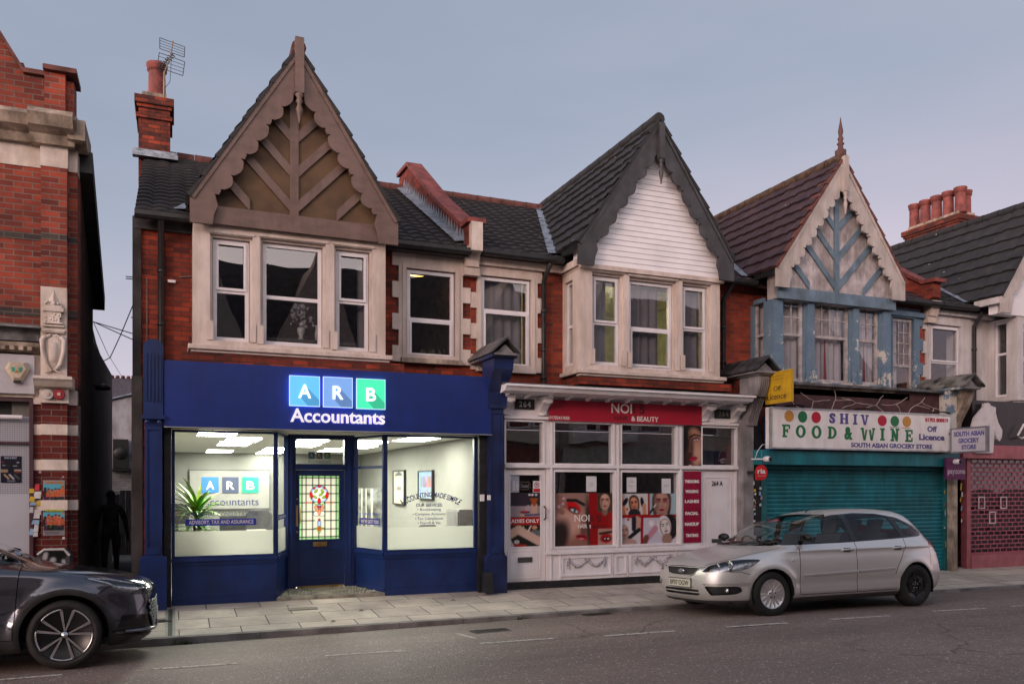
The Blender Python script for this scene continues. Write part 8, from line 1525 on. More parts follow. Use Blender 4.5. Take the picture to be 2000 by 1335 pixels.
for k in range(9):c=Vector((311,136,0)).lerp(Vector((337,107,0)),k/8);a,b=q(c.x-5,c.y-2),q(c.x+5,c.y+4);mb.tube([a,b],.012,4)
mb.build('boom',BLACK,t);mb=MB();mb.tube([q(335,112),q(332,160),q(322,172)],.005,4);mb.build('lead',BLACK,t)

# ================================================================== houses across the road (seen in the window reflections)
OPC=[mat('pale_pebbledash',(.46,.42,.38),.9,var=.08,scale=20),mat('pale_pink_render',(.52,.40,.36),.9),mat('cream_render_far',(.5,.44,.36),.9,var=.06),mat('white_render_far',(.6,.57,.55),.9)]
for i in range(8):
 x0=-14+i*5.6;x1=x0+5.55;yo=-3.0;t=thing('terraced_house','terraced house across the road with %s front, number %d from the left end'%(('pebbledashed','pale pink','cream','white')[i%4],i+1),'house',((x0+x1)/2,yo,0),'houses across the road')
 mb=MB();hh=.5*(i%3==1);mb.box(x0,x1,yo-8,yo,-.2,6.5);mb.build('wall',OPC[i%4],t);mb=MB();mb.add([(x0,yo+.2,6.4),(x1,yo+.2,6.4),(x1,yo-4,10.35+hh),(x0,yo-4,10.35+hh),(x0,yo-8,6.4),(x1,yo-8,6.4)],[(0,1,2,3),(3,2,5,4)]);mb.build('roof',mat('weathered_far_tile',(.11,.085,.08),.8,var=.3),t)
 cx=x0+(1.8 if i%2 else 3.7);mb=MB();mb.prism([(cx-1.6,5.9),(cx+1.6,5.9),(cx,9.9)],yo+.5,yo-3.9);mb.box(cx-1.4,cx+1.4,yo+.001,yo+.6,3.4,5.899);mb.build('gabled_bay',OPC[(i+2)%4],t)
 for(a,b,c,d,yy)in((cx-1.1,cx-.5,3.9,5.3,yo+.61),(cx-.4,cx+.4,3.9,5.3,yo+.61),(cx+.5,cx+1.1,3.9,5.3,yo+.61),(cx+(2.3 if i%2 else-2.3)-.45,cx+(2.3 if i%2 else-2.3)+.45,3.9,5.3,yo+.01)):
  mb=MB();frame_strips(mb,a,b,c,d,.06,yy,yy+.04);w=mb.build('window',UPVC,t);mb=MB();mb.quad((a,yy+.01,c),(b,yy+.01,c),(b,yy+.01,d),(a,yy+.01,d));mb.build('pane',mat('far_pane',(.03,.03,.035),.1),w)
 mb=MB();mb.box(x0+.2,x1-.2,yo+.001,yo+.12,.5,2.5);mb.build('shop_window',mat('far_shop_window',(.03,.03,.035),.1),t);mb=MB();mb.box(x0+.1,x1-.1,yo+.121,yo+.25,2.5,3.2);mb.build('shop_fascia',[mat('far_fascia_a',(.2,.05,.04)),mat('far_fascia_b',(.35,.34,.3)),mat('far_fascia_c',(.04,.06,.12)),mat('far_fascia_d',(.05,.12,.08))][i%4],t)

# ================================================================== person in the alley
def figure(name,label,J,E,R_,m,loc,scale=1.):
 me=bpy.data.meshes.new(name);keys=list(J);me.from_pydata([J[k]for k in keys],[(keys.index(a),keys.index(b))for a,b in E],[])
 o=bpy.data.objects.new(name,me);COL.objects.link(o);sk_=o.modifiers.new('skin','SKIN');sk_.use_smooth_shade=True;ss=o.modifiers.new('sub','SUBSURF');ss.levels=2;ss.render_levels=2
 for i,k in enumerate(keys):sv=me.skin_vertices[0].data[i];sv.radius=R_[k]if isinstance(R_[k],tuple)else(R_[k],R_[k]);sv.use_root=(k=='pelvis')
 return o
J=dict(pelvis=(0,0,.92),waist=(0,0,1.05),chest=(0,.0,1.25),neck0=(0,.01,1.40),neck=(0,.0,1.47),head0=(0,-.01,1.54),head=(0,-.015,1.62),crown=(0,-.01,1.69),
 shL=(-.17,0,1.37),elL=(-.25,.0,1.12),wrL=(-.26,-.06,.88),shR=(.17,0,1.37),elR=(.26,.02,1.12),wrR=(.29,-.02,.88),
 hpL=(-.09,0,.86),knL=(-.11,-.03,.48),anL=(-.10,.06,.09),toL=(-.12,-.10,.04),hpR=(.09,0,.86),knR=(.10,.02,.48),anR=(.11,.10,.10),toR=(.13,-.04,.04),
 paL=(-.26,-.08,.80),paR=(.30,-.04,.80))
E=[('pelvis','waist'),('waist','chest'),('chest','neck0'),('neck0','neck'),('neck','head0'),('head0','head'),('head','crown'),('neck0','shL'),('shL','elL'),('elL','wrL'),('neck0','shR'),('shR','elR'),('elR','wrR'),('pelvis','hpL'),('hpL','knL'),('knL','anL'),('anL','toL'),('pelvis','hpR'),('hpR','knR'),('knR','anR'),('anR','toR'),('wrL','paL'),('wrR','paR')]
R_=dict(pelvis=(.15,.11),waist=(.14,.10),chest=(.17,.12),neck0=(.11,.08),neck=.055,head0=.07,head=(.078,.09),crown=.045,shL=.07,elL=.048,wrL=.032,shR=.07,elR=.048,wrR=.032,hpL=.095,knL=.062,anL=.042,toL=.035,hpR=.095,knR=.062,anR=.042,toR=.035,paL=(.04,.02),paR=(.04,.02))
for s,hx,hy,hz in(('L',-.26,-.08,.80),('R',.30,-.04,.80)):
 for k,(dx_,l)in enumerate(((-.022,.062),(-.008,.075),(.007,.072),(.021,.055))):
  a,b='f%s%da'%(s,k),'f%s%db'%(s,k);J[a]=(hx+dx_*.5,hy-.012*k,hz-l*.5);J[b]=(hx+dx_*.7,hy-.02-.012*k,hz-l);E+=[('pa'+s,a),(a,b)];R_[a]=.009;R_[b]=.007
 a='th'+s;J[a]=(hx+(.03 if s=='L' else-.03),hy-.03,hz-.01);E.append(('pa'+s,a));R_[a]=.009
prs=figure('person','',J,E,R_,None,None);prs.data.materials.append(mat('dark_clothes_silhouette',(.03,.03,.036),.9,var=.3));prs.location=(-1.12,17.6,-.06);prs.rotation_euler=(0,0,R(8));prs.scale=(1.0,1.0,1.0)  # skin takes the same dark colour, the alley's shade put into it
tag(prs,'person in dark clothes, darkened whole to a silhouette in the unlit alley, arms at the sides','person')
hm=MB();n=14;vs=[]
for j in range(8):
 for i in range(n):th,ph=2*pi*i/n,pi*.62*j/7;vs.append((.083*sin(ph)*cos(th)*1.0,.095*sin(ph)*sin(th)+.008,1.625+.10*cos(ph)))
hm.add(vs,[(j*n+i,(j+1)*n+i,(j+1)*n+(i+1)%n,j*n+(i+1)%n)for j in range(7)for i in range(n)],0,True);h_=hm.build('hair',mat('dark_hair',(.01,.008,.007),.8));h_.parent=prs

# ================================================================== cars
def carpaint(name,col,rough=.28,metal=.75,coat=.6):
 m=bpy.data.materials.new(name);m.use_nodes=True;N=m.node_tree.nodes;L=m.node_tree.links;b=N['Principled BSDF']
 b.inputs['Roughness'].default_value=rough;b.inputs['Metallic'].default_value=metal;b.inputs['Coat Weight'].default_value=coat;b.inputs['Coat Roughness'].default_value=.05
 g=N.new('ShaderNodeTexCoord');n=N.new('ShaderNodeTexNoise');n.inputs['Scale'].default_value=3;n.inputs['Detail'].default_value=7;L.new(g.outputs['Object'],n.inputs[0])
 s=N.new('ShaderNodeSeparateXYZ');L.new(g.outputs['Object'],s.inputs[0]);q=N.new('ShaderNodeMapRange');q.inputs[1].default_value=.55;q.inputs[2].default_value=.2;q.inputs[3].default_value=0;q.inputs[4].default_value=.45;L.new(s.outputs['Z'],q.inputs[0])
 mu=N.new('ShaderNodeMath');mu.operation='MULTIPLY';L.new(q.outputs[0],mu.inputs[0]);L.new(n.outputs[0],mu.inputs[1]) # road dirt on the lower body
 mi=N.new('ShaderNodeMix');mi.data_type='RGBA';mi.inputs[6].default_value=(*col,1);mi.inputs[7].default_value=(.12,.10,.085,1);L.new(mu.outputs[0],mi.inputs[0]);L.new(mi.outputs[2],b.inputs['Base Color'])
 r=N.new('ShaderNodeMapRange');r.inputs[3].default_value=rough*.8;r.inputs[4].default_value=rough*1.5;L.new(n.outputs[0],r.inputs[0]);L.new(r.outputs[0],b.inputs['Roughness']);return m
RUB=mat('tyre_rubber',(.011,.0105,.0105),.75,var=.2,scale=20);TRIM=mat('black_trim',(.020,.020,.022),.5);TRIMG=mat('black_gloss',(.012,.012,.014),.15)
CHR=mat('chrome',(.7,.7,.72),.12,1.,var=.02);CGL=glass('car_glass',(.94,.97,.96),.5);LENS=glass('lamp_lens',(.9,.92,.94),.9);INT=mat('car_interior',(.02,.02,.021),.8)
ALLOY=mat('alloy_silver',(.78,.76,.74),.3,.8,var=.08);REFL=mat('lamp_reflector',(.62,.62,.64),.18,.9,var=.2,scale=30);GAP=mat('panel_gap',(.012,.012,.013),.8)

class Body:
 """closed car skin: plan outlines (superellipses) stacked by height; parameter s runs nose -> side -> tail, t runs with height"""
 def __init__(s,prof,arches,flare=.02,crease=()):
  P=np.array(prof,float);s.Z=P[:,0];d=np.zeros(len(P))
  for i in range(1,len(P)):d[i]=d[i-1]+max(abs(P[i,0]-P[i-1,0])*1.2,.6*abs(P[i,1]-P[i-1,1]),.6*abs(P[i,2]-P[i-1,2]),abs(P[i,3]-P[i-1,3]))
  s.T=d/d[-1];s.P=P;s.arches=arches;s.flare=flare;s.crease=crease
  ph=np.linspace(0,pi,2001);c,q=np.cos(ph),np.sin(ph);x=np.sign(c)*2.17*np.abs(c)**.4;y=.9*np.abs(q)**.4
  L=np.concatenate([[0],np.cumsum(np.hypot(np.diff(x),np.diff(y)))]);s.ph=ph;s.sg=L/L[-1]
  s.M=[s._pchip(s.T,P[:,k])for k in range(P.shape[1])]
 @staticmethod
 def _pchip(x,y):
  h=np.diff(x);dl=np.diff(y)/h;m=np.zeros(len(x));m[0],m[-1]=dl[0],dl[-1]
  for i in range(1,len(x)-1):
   if dl[i-1]*dl[i]>0:w1,w2=2*h[i]+h[i-1],h[i]+2*h[i-1];m[i]=(w1+w2)/(w1/dl[i-1]+w2/dl[i])
  def f(t):
   t=np.clip(t,x[0],x[-1]);i=np.clip(np.searchsorted(x,t)-1,0,len(x)-2);u=(t-x[i])/h[i]
   return(2*u**3-3*u**2+1)*y[i]+(u**3-2*u**2+u)*h[i]*m[i]+(-2*u**3+3*u**2)*y[i+1]+(u**3-u**2)*h[i]*m[i+1]
  return f
 def t_of_z(s,z):
  lo,hi=np.zeros_like(np.asarray(z,float)),np.ones_like(np.asarray(z,float))
  for _ in range(30):mid=(lo+hi)/2;k=s.M[0](mid)<z;lo=np.where(k,mid,lo);hi=np.where(k,hi,mid)
  return(lo+hi)/2
 def par(s,t):z,xf,xr,W,nf,nr=[f(t)for f in s.M];return z,(xf+xr)/2,(xf-xr)/2,W,nf,nr
 def pos(s,sg,t):
  ph=np.interp(sg,s.sg,s.ph);z,xm,a,W,nf,nr=s.par(t);c,q=np.cos(ph),np.sin(ph);n=np.where(c>=0,nf,nr)
  x=xm+np.sign(c)*a*np.abs(c)**(2/n);y=W*np.abs(q)**(2/n)
  side=np.clip((y/W-.8)/.2,0,1)
  for ax,az,r in s.arches:rr=np.hypot(x-ax,z-az);y=y+side*s.flare*np.exp(-((rr-r)/.07)**2)*(z<az+r+.2)
  for z0,w,amp in s.crease:y=y+side*amp*np.exp(-((z-z0)/w)**2)
  return x,y,z
 def side(s,x,z):
  t=s.t_of_z(z);z_,xm,a,W,nf,nr=s.par(t);r=(x-xm)/a;n=np.where(r>=0,nf,nr);c=np.sign(r)*np.minimum(1,np.abs(r))**(n/2);return float(np.interp(np.arccos(np.clip(c,-1,1)),s.ph,s.sg)),float(t)
 def front(s,y,z,rear=False):
  t=s.t_of_z(z);z_,xm,a,W,nf,nr=s.par(t);n=nr if rear else nf;q=min(1,abs(y)/W)**(n/2);ph=math.asin(q);ph=pi-ph if rear else ph;return float(np.interp(ph,s.ph,s.sg)),float(t)
def subdiv(poly,h=.04):
 out=[]
 for i in range(len(poly)):
  a,b=poly[i],poly[(i+1)%len(poly)];n=max(1,int(math.hypot(b[0]-a[0],b[1]-a[1])/h));out+=[(a[0]+(b[0]-a[0])*k/n,a[1]+(b[1]-a[1])*k/n)for k in range(n)]
 return out
def rounded(poly,r=.03,n=3):
 out=[];m=len(poly)
 for i in range(m):
  p,a,b=Vector(poly[i]),Vector(poly[i-1]),Vector(poly[(i+1)%m]);da,db=(a-p),(b-p);ra=min(r,da.length*.45);rb=min(r,db.length*.45);A,B=p+da.normalized()*ra,p+db.normalized()*rb
  for k in range(n+1):t=k/n;q=A*(1-t)**2+p*2*t*(1-t)+B*t*t;out.append((q.x,q.y))
 return out
def strip(pts,w):
 P=[Vector(p)for p in pts];l,r=[],[]
 for i,p in enumerate(P):d=(P[min(i+1,len(P)-1)]-P[max(i-1,0)]).normalized();n=Vector((-d.y,d.x))*w/2;l.append((p+n)[:]);r.append((p-n)[:])
 return l+r[::-1]
def inpoly(P,x,y):
 c=np.zeros(len(x),bool);n=len(P)
 for i in range(n):
  x1,y1=P[i];x2,y2=P[(i+1)%n]
  if y1==y2:continue
  c^=((y1>y)!=(y2>y))&(x<(x2-x1)*(y-y1)/(y2-y1)+x1)
 return c
def build_skin(B,feats,NS=150,NT=64):
 """feats: list of (name, kind, polygon); kind 'side' = (x, z), 'front'/'rear' = (y, z). Returns {name: (verts, normals, tris)} for the +y half"""
 loops=[]
 for name,kind,poly in feats:
  q=subdiv(poly,.05);loops.append((name,[(B.side(a,b)if kind=='side' else B.front(a,b,kind=='rear'))for a,b in q]))
 ph=1.0;pts=[];ts=np.linspace(0,1,NT)
 for j,t in enumerate(ts):
  for i in range(NS+1):pts.append(Vector((i/NS,float(t)*ph)))
 edges=[]
 for name,lp in loops:
  o=len(pts);pts+=[Vector(p)for p in lp];edges+=[(o+i,o+(i+1)%len(lp))for i in range(len(lp))]
 r=delaunay_2d_cdt(pts,edges,[],0,1e-6);V=np.array([v[:]for v in r[0]]);F_=np.array([f for f in r[2]])
 S_,T_=np.clip(V[:,0],0,1),np.clip(V[:,1],0,1);X,Y,Z=B.pos(S_,T_);e=2e-3
 a=np.array(B.pos(np.clip(S_+e,0,1),T_))-np.array(B.pos(np.clip(S_-e,0,1),T_));b=np.array(B.pos(S_,np.clip(T_+e,0,1)))-np.array(B.pos(S_,np.clip(T_-e,0,1)))
 Nn=np.cross(b.T,a.T);ln=np.linalg.norm(Nn,axis=1);ln[ln==0]=1;Nn/=ln[:,None]
 cen=np.stack([X.mean(),0,Z.mean()])if False else None
 P3=np.stack([X,Y,Z],1);flip=(Nn[:,1]<-1e-6)&(Y>.1);out=np.sum(Nn*(P3-np.array([X.min()/2+X.max()/2,0,.6])),1);Nn[out<0]*=-1
 c2=V[F_].mean(1);area=np.abs(np.cross(V[F_[:,1]]-V[F_[:,0]],V[F_[:,2]]-V[F_[:,0]]));lab=np.full(len(F_),-1)
 for k,(name,lp)in enumerate(loops):lab[inpoly(lp,c2[:,0],c2[:,1])]=k
 lab[area<1e-12]=-2
 # orient outwards
 fn=np.cross(P3[F_[:,1]]-P3[F_[:,0]],P3[F_[:,2]]-P3[F_[:,0]]);s_=np.sum(fn*Nn[F_].mean(1),1)<0;F_[s_]=F_[s_][:,::-1]
 res={}
 for k in range(-1,len(loops)):
  nm='body' if k<0 else loops[k][0];f=F_[lab==k]
  if len(f)==0:continue
  res.setdefault(nm,[]).append(f)
 return P3,Nn,{k:np.concatenate(v)for k,v in res.items()}
def skin_mesh(name,P3,Nn,F_,m,parent,off=0.,both=True,mir=False,th=0):
 idx=np.unique(F_);mp={int(v):i for i,v in enumerate(idx)};P=P3[idx]+Nn[idx]*off;Q=Nn[idx];f=[[mp[int(v)]for v in t]for t in F_]
 vs,ns,fs=[],[],[]
 if both or not mir:vs+=P.tolist();ns+=Q.tolist();fs+=f
 if both or mir:
  o=len(vs);vs+=(P*[1,-1,1]).tolist();ns+=(Q*[1,-1,1]).tolist();fs+=[[o+v for v in t[::-1]]for t in f]
 me=bpy.data.meshes.new(name);me.from_pydata(vs,[],fs);me.materials.append(m);me.polygons.foreach_set('use_smooth',[True]*len(fs));me.update()
 me.normals_split_custom_set_from_vertices([Vector(n)for n in ns]);o_=bpy.data.objects.new(name,me);COL.objects.link(o_);o_.parent=parent;return o_
def L_(mb,name,m,parent):o=mb.build(name,m);o.parent=parent;return o
def wheel(par,x,y,R0,rr,w,style,s):
 """s = +1 left side (outer face towards +y)"""
 W=bpy.data.objects.new('wheel',None)
 mb=MB();prof=[(rr,-w/2+.012),(rr+.02,-w/2),(R0-.05,-w/2),(R0-.018,-w/2+.012),(R0,-w/2+.04),(R0,w/2-.04),(R0-.018,w/2-.012),(R0-.05,w/2),(rr+.02,w/2),(rr,w/2-.012),(rr-.012,w/2-.03),(rr-.02,0),(rr-.02,-w/2+.03)]
 n=48;vs=[];fs=[]
 for r,h in prof:
  for k in range(n):t=2*pi*k/n;vs.append((x+r*sin(t),y+s*h,R0+r*cos(t)))
 m_=len(prof)
 for i in range(m_):
  for k in range(n):fs.append((i*n+k,i*n+(k+1)%n,((i+1)%m_)*n+(k+1)%n,((i+1)%m_)*n+k))
 fs=[f[::-1]for f in fs]if s>0 else fs
 mb.add(vs,fs,0,True)
 # sidewall ring and tread grooves
 for dz in(-.04,0,.04):mb.lathe([(R0+.0015,-.003),(R0+.0015,.003)],(x,y+dz,R0),axis='y',n=n,mi=0)if False else None
 Wo=L_(mb,'wheel',RUB,par)
 yo=y+s*(w/2-.028)
 q=lambda r,a,d:(x+r*sin(a),yo+s*d,R0+r*cos(a))
 mb=MB();mb.lathe([(rr,0),(rr+.008,s*.012),(rr-.012,s*.016),(rr-.02,-s*.02)],(x,yo,R0),axis='y',n=n)
 def spoke(r0,r1,a0,a1,w0,w1,d0,d1,mb=mb,th=.012):
  p,e=Vector(q(r0,a0,d0)),Vector(q(r1,a1,d1));t_=(e-p).normalized();nn=Vector((t_.z,0,-t_.x));b=Vector((0,-s*th,0));v=[p-nn*w0/2,p+nn*w0/2,e+nn*w1/2,e-nn*w1/2]
  mb.add(v+[k+b for k in v],[(0,1,2,3),(7,6,5,4),(0,4,5,1),(1,5,6,2),(2,6,7,3),(3,7,4,0)])
 if style=='hubcap':
  for k in range(15):a=2*pi*k/15;spoke(rr*.28,rr*.97,a,a,.017,.027,.012,.004)
  mb.lathe([(0,s*.02),(rr*.18,s*.018),(rr*.32,s*.010),(rr*.33,-s*.01)],(x,yo,R0),axis='y',n=30);L_(mb,'rim',ALLOY,Wo)
  for k in range(5):a=2*pi*k/5
  mb=MB();[mb.lathe([(.0,s*.006),(.011,s*.004),(.012,0)],q(rr*.235,2*pi*k/5,.014),axis='y',n=8)for k in range(5)];L_(mb,'bolt_recess',TRIM,Wo)
  mb=MB();mb.lathe([(rr*.96,-s*.03),(0,-s*.03)],(x,yo,R0),axis='y',n=30);L_(mb,'brake_disc',mat('brake_dark',(.03,.03,.03),.5,.4),Wo)
 elif style=='steel':
  mb.lathe([(rr*.97,-s*.015),(rr*.8,-s*.012),(rr*.62,s*.008),(rr*.45,s*.004),(rr*.34,-s*.02),(0,-s*.018)],(x,yo,R0),axis='y',n=36);L_(mb,'rim',mat('black_steel_wheel',(.012,.012,.013),.3,.3),Wo)
  mb=MB();[spoke(rr*.35,rr*.86,2*pi*k/6,2*pi*k/6+.12,.055,.035,.012,.003,mb)for k in range(6)];mb.lathe([(.0,s*.02),(.03,s*.02),(.035,-s*.02)],(x,yo,R0),axis='y',n=16);L_(mb,'spokes',mat('black_worn_wheel',(.03,.03,.032),.25,.5),Wo)
  mb=MB();[mb.lathe([(.0,s*.010),(.009,s*.010),(.009,0)],q(rr*.22,2*pi*k/5,-.005),axis='y',n=6)for k in range(5)];L_(mb,'wheel_nuts',ALLOY,Wo)
 else:
  L_(mb,'rim',mat('dark_alloy',(.02,.02,.022),.3,.5),Wo);mb=MB();bk=MB()
  for k in range(5):
   a=2*pi*k/5+.10
   for e in(-1,1):
    spoke(rr*.13,rr*.97,a+e*.16,a+e*.19,.045,.030,.000,.0,bk,.03)
    spoke(rr*.14,rr*.985,a+e*.10,a+e*.23,.015,.030,.010,.006,mb)
   m_=7;arc=[q(rr*.955,a+.23+(2*pi/5-.46)*i/m_,.017)for i in range(m_+1)]
   for p0,p1 in zip(arc[:-1],arc[1:]):mb.tube([p0,p1],.010,5)
  mb.lathe([(0,s*.016),(.03,s*.014),(.034,0)],(x,yo,R0),axis='y',n=18);L_(bk,'spoke_backs',TRIMG,Wo);L_(mb,'machined_spokes',mat('machined_alloy',(.62,.62,.64),.25,.9),Wo)
  mb=MB();mb.lathe([(rr*.62,-s*.06),(.0,-s*.06)],(x,yo,R0),axis='y',n=30);L_(mb,'brake_disc',mat('brake_steel',(.18,.17,.17),.35,.8),Wo);mb=MB();mb.box(x-.10,x-.0,yo-s*.05-.01,yo-s*.05+.01,R0+.1,R0+.17);L_(mb,'caliper',mat('caliper_tan',(.35,.26,.12),.5),Wo)
  mb=MB();mb.lathe([(rr*.96,-s*.075),(0,-s*.075)],(x,yo,R0),axis='y',n=30);L_(mb,'wheel_well_shadow_disc',TRIM,Wo)if False else None
 return Wo
def car_inside(par,x0,x1,W,zb,zs):
 mb=MB();mb.box(x1+.1,x0+.55,-W+.12,W-.12,zs-.25,zs-.05);mb.box(x0-.50,x0-.06,-W+.2,W-.2,zb-.28,zb-.06);L_(mb,'floor_and_dashboard',INT,par)
 for i,xs in enumerate((x0-.75,x0-1.55)):
  for y in((-.36,.36)if i==0 else(-.42,0,.42)):
   mb=MB();w=.24 if i==0 else.2;mb.prism([(xs+.25,zs),(xs+.25,zs+.14),(xs-.22,zs+.12),(xs-.42,zb+.12),(xs-.50,zb+.10),(xs-.38,zs)],y-w,y+w);mb.prism([(xs-.44,zb+.14),(xs-.40,zb+.13),(xs-.46,zb+.32),(xs-.52,zb+.31)],y-.13,y+.13);L_(mb,'seat',INT,par)
 mb=MB();c=Vector((x0-.30,-.36,zb-.06));pts=[(c.x+.07*cos(t),c.y+.18*sin(t),c.z+.16*cos(t))for t in lin(0,2*pi,17)];mb.tube(pts,.016,6,cap=False);mb.tube([c[:],(c.x+.3,c.y,c.z-.1)],.03,6);L_(mb,'steering_wheel',TRIM,par)

def place(t,x,y,z,rz,roll):t.location=(x,y,z);t.rotation_euler=(roll,0,rz)
# ------------------------------------------------------------------ silver hatchback
fc=thing('parked_car','silver five-door hatchback parked before the teal shutter','car',(0,0,0),'cars parked along the kerb')
RW=.316;AX0,AX1=0.,-2.64
prof=[(.17,.66,-3.20,.78,5,5),(.20,.78,-3.34,.83,5.2,5.2),(.26,.835,-3.41,.875,5.2,5.2),(.36,.862,-3.45,.90,5.2,5.2),(.47,.87,-3.47,.913,5.2,5.2),(.58,.862,-3.468,.918,5.2,5),(.66,.842,-3.45,.917,5.2,5),(.72,.800,-3.43,.914,5.2,5),(.765,.72,-3.42,.910,5.4,5),(.81,.58,-3.405,.906,5.6,4.8),(.86,.39,-3.385,.900,5.8,4.6),(.90,.19,-3.37,.892,5.8,4.5),(.935,-.01,-3.35,.878,5.6,4.4),(.96,-.13,-3.33,.862,5.4,4.4),(1.02,-.27,-3.26,.830,5,4.4),(1.10,-.41,-3.19,.796,5,4.4),(1.20,-.61,-3.11,.755,5,4.3),(1.30,-.85,-3.01,.705,4.8,4.2),(1.37,-1.09,-2.92,.655,4.5,4.0),(1.42,-1.29,-2.80,.60,4.2,3.8),(1.455,-1.50,-2.62,.52,4,3.5),(1.475,-1.70,-2.44,.42,3.6,3.2),(1.487,-1.86,-2.28,.28,3,3),(1.491,-2.0,-2.15,.12,2.5,2.5)]
B=Body(prof,[(AX0,RW,.375),(AX1,RW,.375)],.024,[(.90,.022,.012),(.84,.05,-.006),(.44,.06,-.012),(.30,.03,.008)])
arch=lambda ax,r=.355,az=RW:[(ax+r*cos(a),az+r*sin(a))for a in lin(-.5,pi+.5,26)]+[(ax-r*.8,.10),(ax+r*.8,.10)]
def arch_poly(ax,r,az=RW):return[(ax+r,.171)]+[(ax+r*cos(a),az+r*sin(a))for a in lin(-.35,pi+.35,28)]+[(ax-r,.171)]
dlo=rounded([(-.29,.975),(-.45,1.07),(-.80,1.235),(-1.06,1.335),(-1.35,1.395),(-1.75,1.42),(-2.15,1.405),(-2.52,1.34),(-2.88,1.19),(-2.99,1.09),(-2.90,1.045),(-2.3,1.02),(-1.4,.99)],.05)
w_f=rounded([(-.66,1.015),(-.66,1.125),(-.90,1.26),(-1.10,1.33),(-1.36,1.375),(-1.45,1.385),(-1.49,1.01),(-1.1,1.0)],.025)
w_q=rounded([(-.37,.99),(-.49,1.065),(-.62,1.115),(-.62,1.005)],.01)
w_r=rounded([(-1.58,1.012),(-1.55,1.392),(-1.80,1.40),(-2.12,1.385),(-2.33,1.35),(-2.46,1.06),(-2.44,1.045)],.03)
w_c=rounded([(-2.57,1.055),(-2.46,1.315),(-2.70,1.235),(-2.88,1.13),(-2.88,1.075)],.02)
feats=[('grey_sill','side',[(.70,.171),(.72,.245),(-3.25,.25),(-3.25,.171)]),('grey_sill','front',[(0,.171),(0,.235),(.6,.245),(.78,.245),(.76,.171)]),
 ('dlo','side',dlo),('side_window_f','side',w_f),('side_window_q','side',w_q),('side_window_r','side',w_r),('side_window_c','side',w_c),
 ('windscreen','front',[(0,.968),(.60,.968),(.75,.995),(.665,1.25),(.60,1.36),(.5,1.405),(0,1.42)]),
 ('rear_window','rear',[(0,1.02),(.60,1.02),(.62,1.10),(.55,1.33),(.3,1.36),(0,1.36)]),
 ('grille','front',[(0,.575),(.22,.58),(.31,.60),(.40,.672),(.38,.685),(0,.69)]),
 ('lower_intake','front',[(0,.30),(.38,.305),(.42,.33),(.40,.385),(0,.392)]),('intake_bar','front',[(0,.335),(.41,.340),(.405,.356),(0,.352)]),
 ('fog_recess','front',rounded([(.52,.44),(.60,.315),(.80,.33),(.835,.37),(.835,.44)],.02)),('bumper_strip','front',[(.50,.475),(.52,.452),(.86,.455),(.865,.478)]),
 ('headlight','front',rounded([(.47,.632),(.55,.72),(.68,.785),(.80,.805),(.872,.80),(.868,.70),(.845,.655),(.80,.64)],.03)),
 ('tail_light','side',rounded([(-3.02,.90),(-3.08,1.0),(-3.04,1.12),(-2.90,1.27),(-2.98,1.27),(-3.15,1.15),(-3.30,1.0),(-3.40,.88),(-3.2,.86)],.02)),
 ('panel_gap','side',strip([(-.50,.98),(-.48,.80),(-.46,.55),(-.47,.30)],.010)),('panel_gap','side',strip([(-1.52,1.0),(-1.50,.80),(-1.49,.5),(-1.50,.27)],.010)),('panel_gap','side',strip([(-2.50,1.04),(-2.46,.90),(-2.36,.74),(-2.26,.60),(-2.22,.5)],.010)),('panel_gap','side',strip([(-.48,.285),(-1.5,.275),(-2.25,.28)],.009)),
 ('panel_gap','side',strip([(.35,.60),(.47,.635),(.62,.64)],.008)),('panel_gap','front',strip([(0,.705),(.30,.70),(.43,.69),(.50,.70)],.009)),('panel_gap','front',strip([(.47,.72),(.60,.772),(.69,.82),(.745,.87),(.77,.91),(.775,.94)],.009)),('panel_gap','side',strip([(-3.02,.88),(-3.0,.66),(-2.98,.6)],.008)),
 ('arch_hole','side',arch_poly(AX0,.352)),('arch_hole','side',arch_poly(AX1,.352))]
P3,NN,RG=build_skin(B,feats)
SILV=carpaint('silver_paint',(.74,.725,.70),.33,.65,.3);bd=skin_mesh('body',P3,NN,RG['body'],SILV,fc)
skin_mesh('inner_lining',P3,NN,np.concatenate([RG['body'],RG['dlo']]),INT,fc,off=-.022)
skin_mesh('grey_sill',P3,NN,RG['grey_sill'],mat('grey_plastic',(.075,.07,.07),.6),fc,off=-.004);[skin_mesh('window_trim',P3,NN,RG['dlo'],TRIMG,fc,off=-.002,both=False,mir=mr)for mr in(False,True)]
skin_mesh('windscreen',P3,NN,RG['windscreen'],CGL,fc,off=-.004);skin_mesh('rear_window',P3,NN,RG['rear_window'],CGL,fc,off=-.004)
for nm in('side_window_f','side_window_q','side_window_r','side_window_c'):
 for mr in(False,True):skin_mesh('side_window',P3,NN,RG[nm],CGL,fc,off=-.006,both=False,mir=mr)
gr=skin_mesh('grille',P3,NN,RG['grille'],mat('grille_mesh',(.03,.03,.033),.5),fc,off=-.02);skin_mesh('panel_gap',P3,NN,RG['panel_gap'],GAP,fc,off=-.006)
skin_mesh('lower_intake',P3,NN,RG['lower_intake'],TRIM,fc,off=-.045)
for mr in(False,True):skin_mesh('fog_recess',P3,NN,RG['fog_recess'],TRIM,fc,off=-.045,both=False,mir=mr)
skin_mesh('intake_bar',P3,NN,RG['intake_bar'],SILV,fc,off=.0);[skin_mesh('bumper_strip',P3,NN,RG['bumper_strip'],carpaint('silver_strip',(.6,.58,.55),.25,.6)if not mr else bpy.data.materials['silver_strip'],fc,off=.012,both=False,mir=mr)for mr in(False,True)]
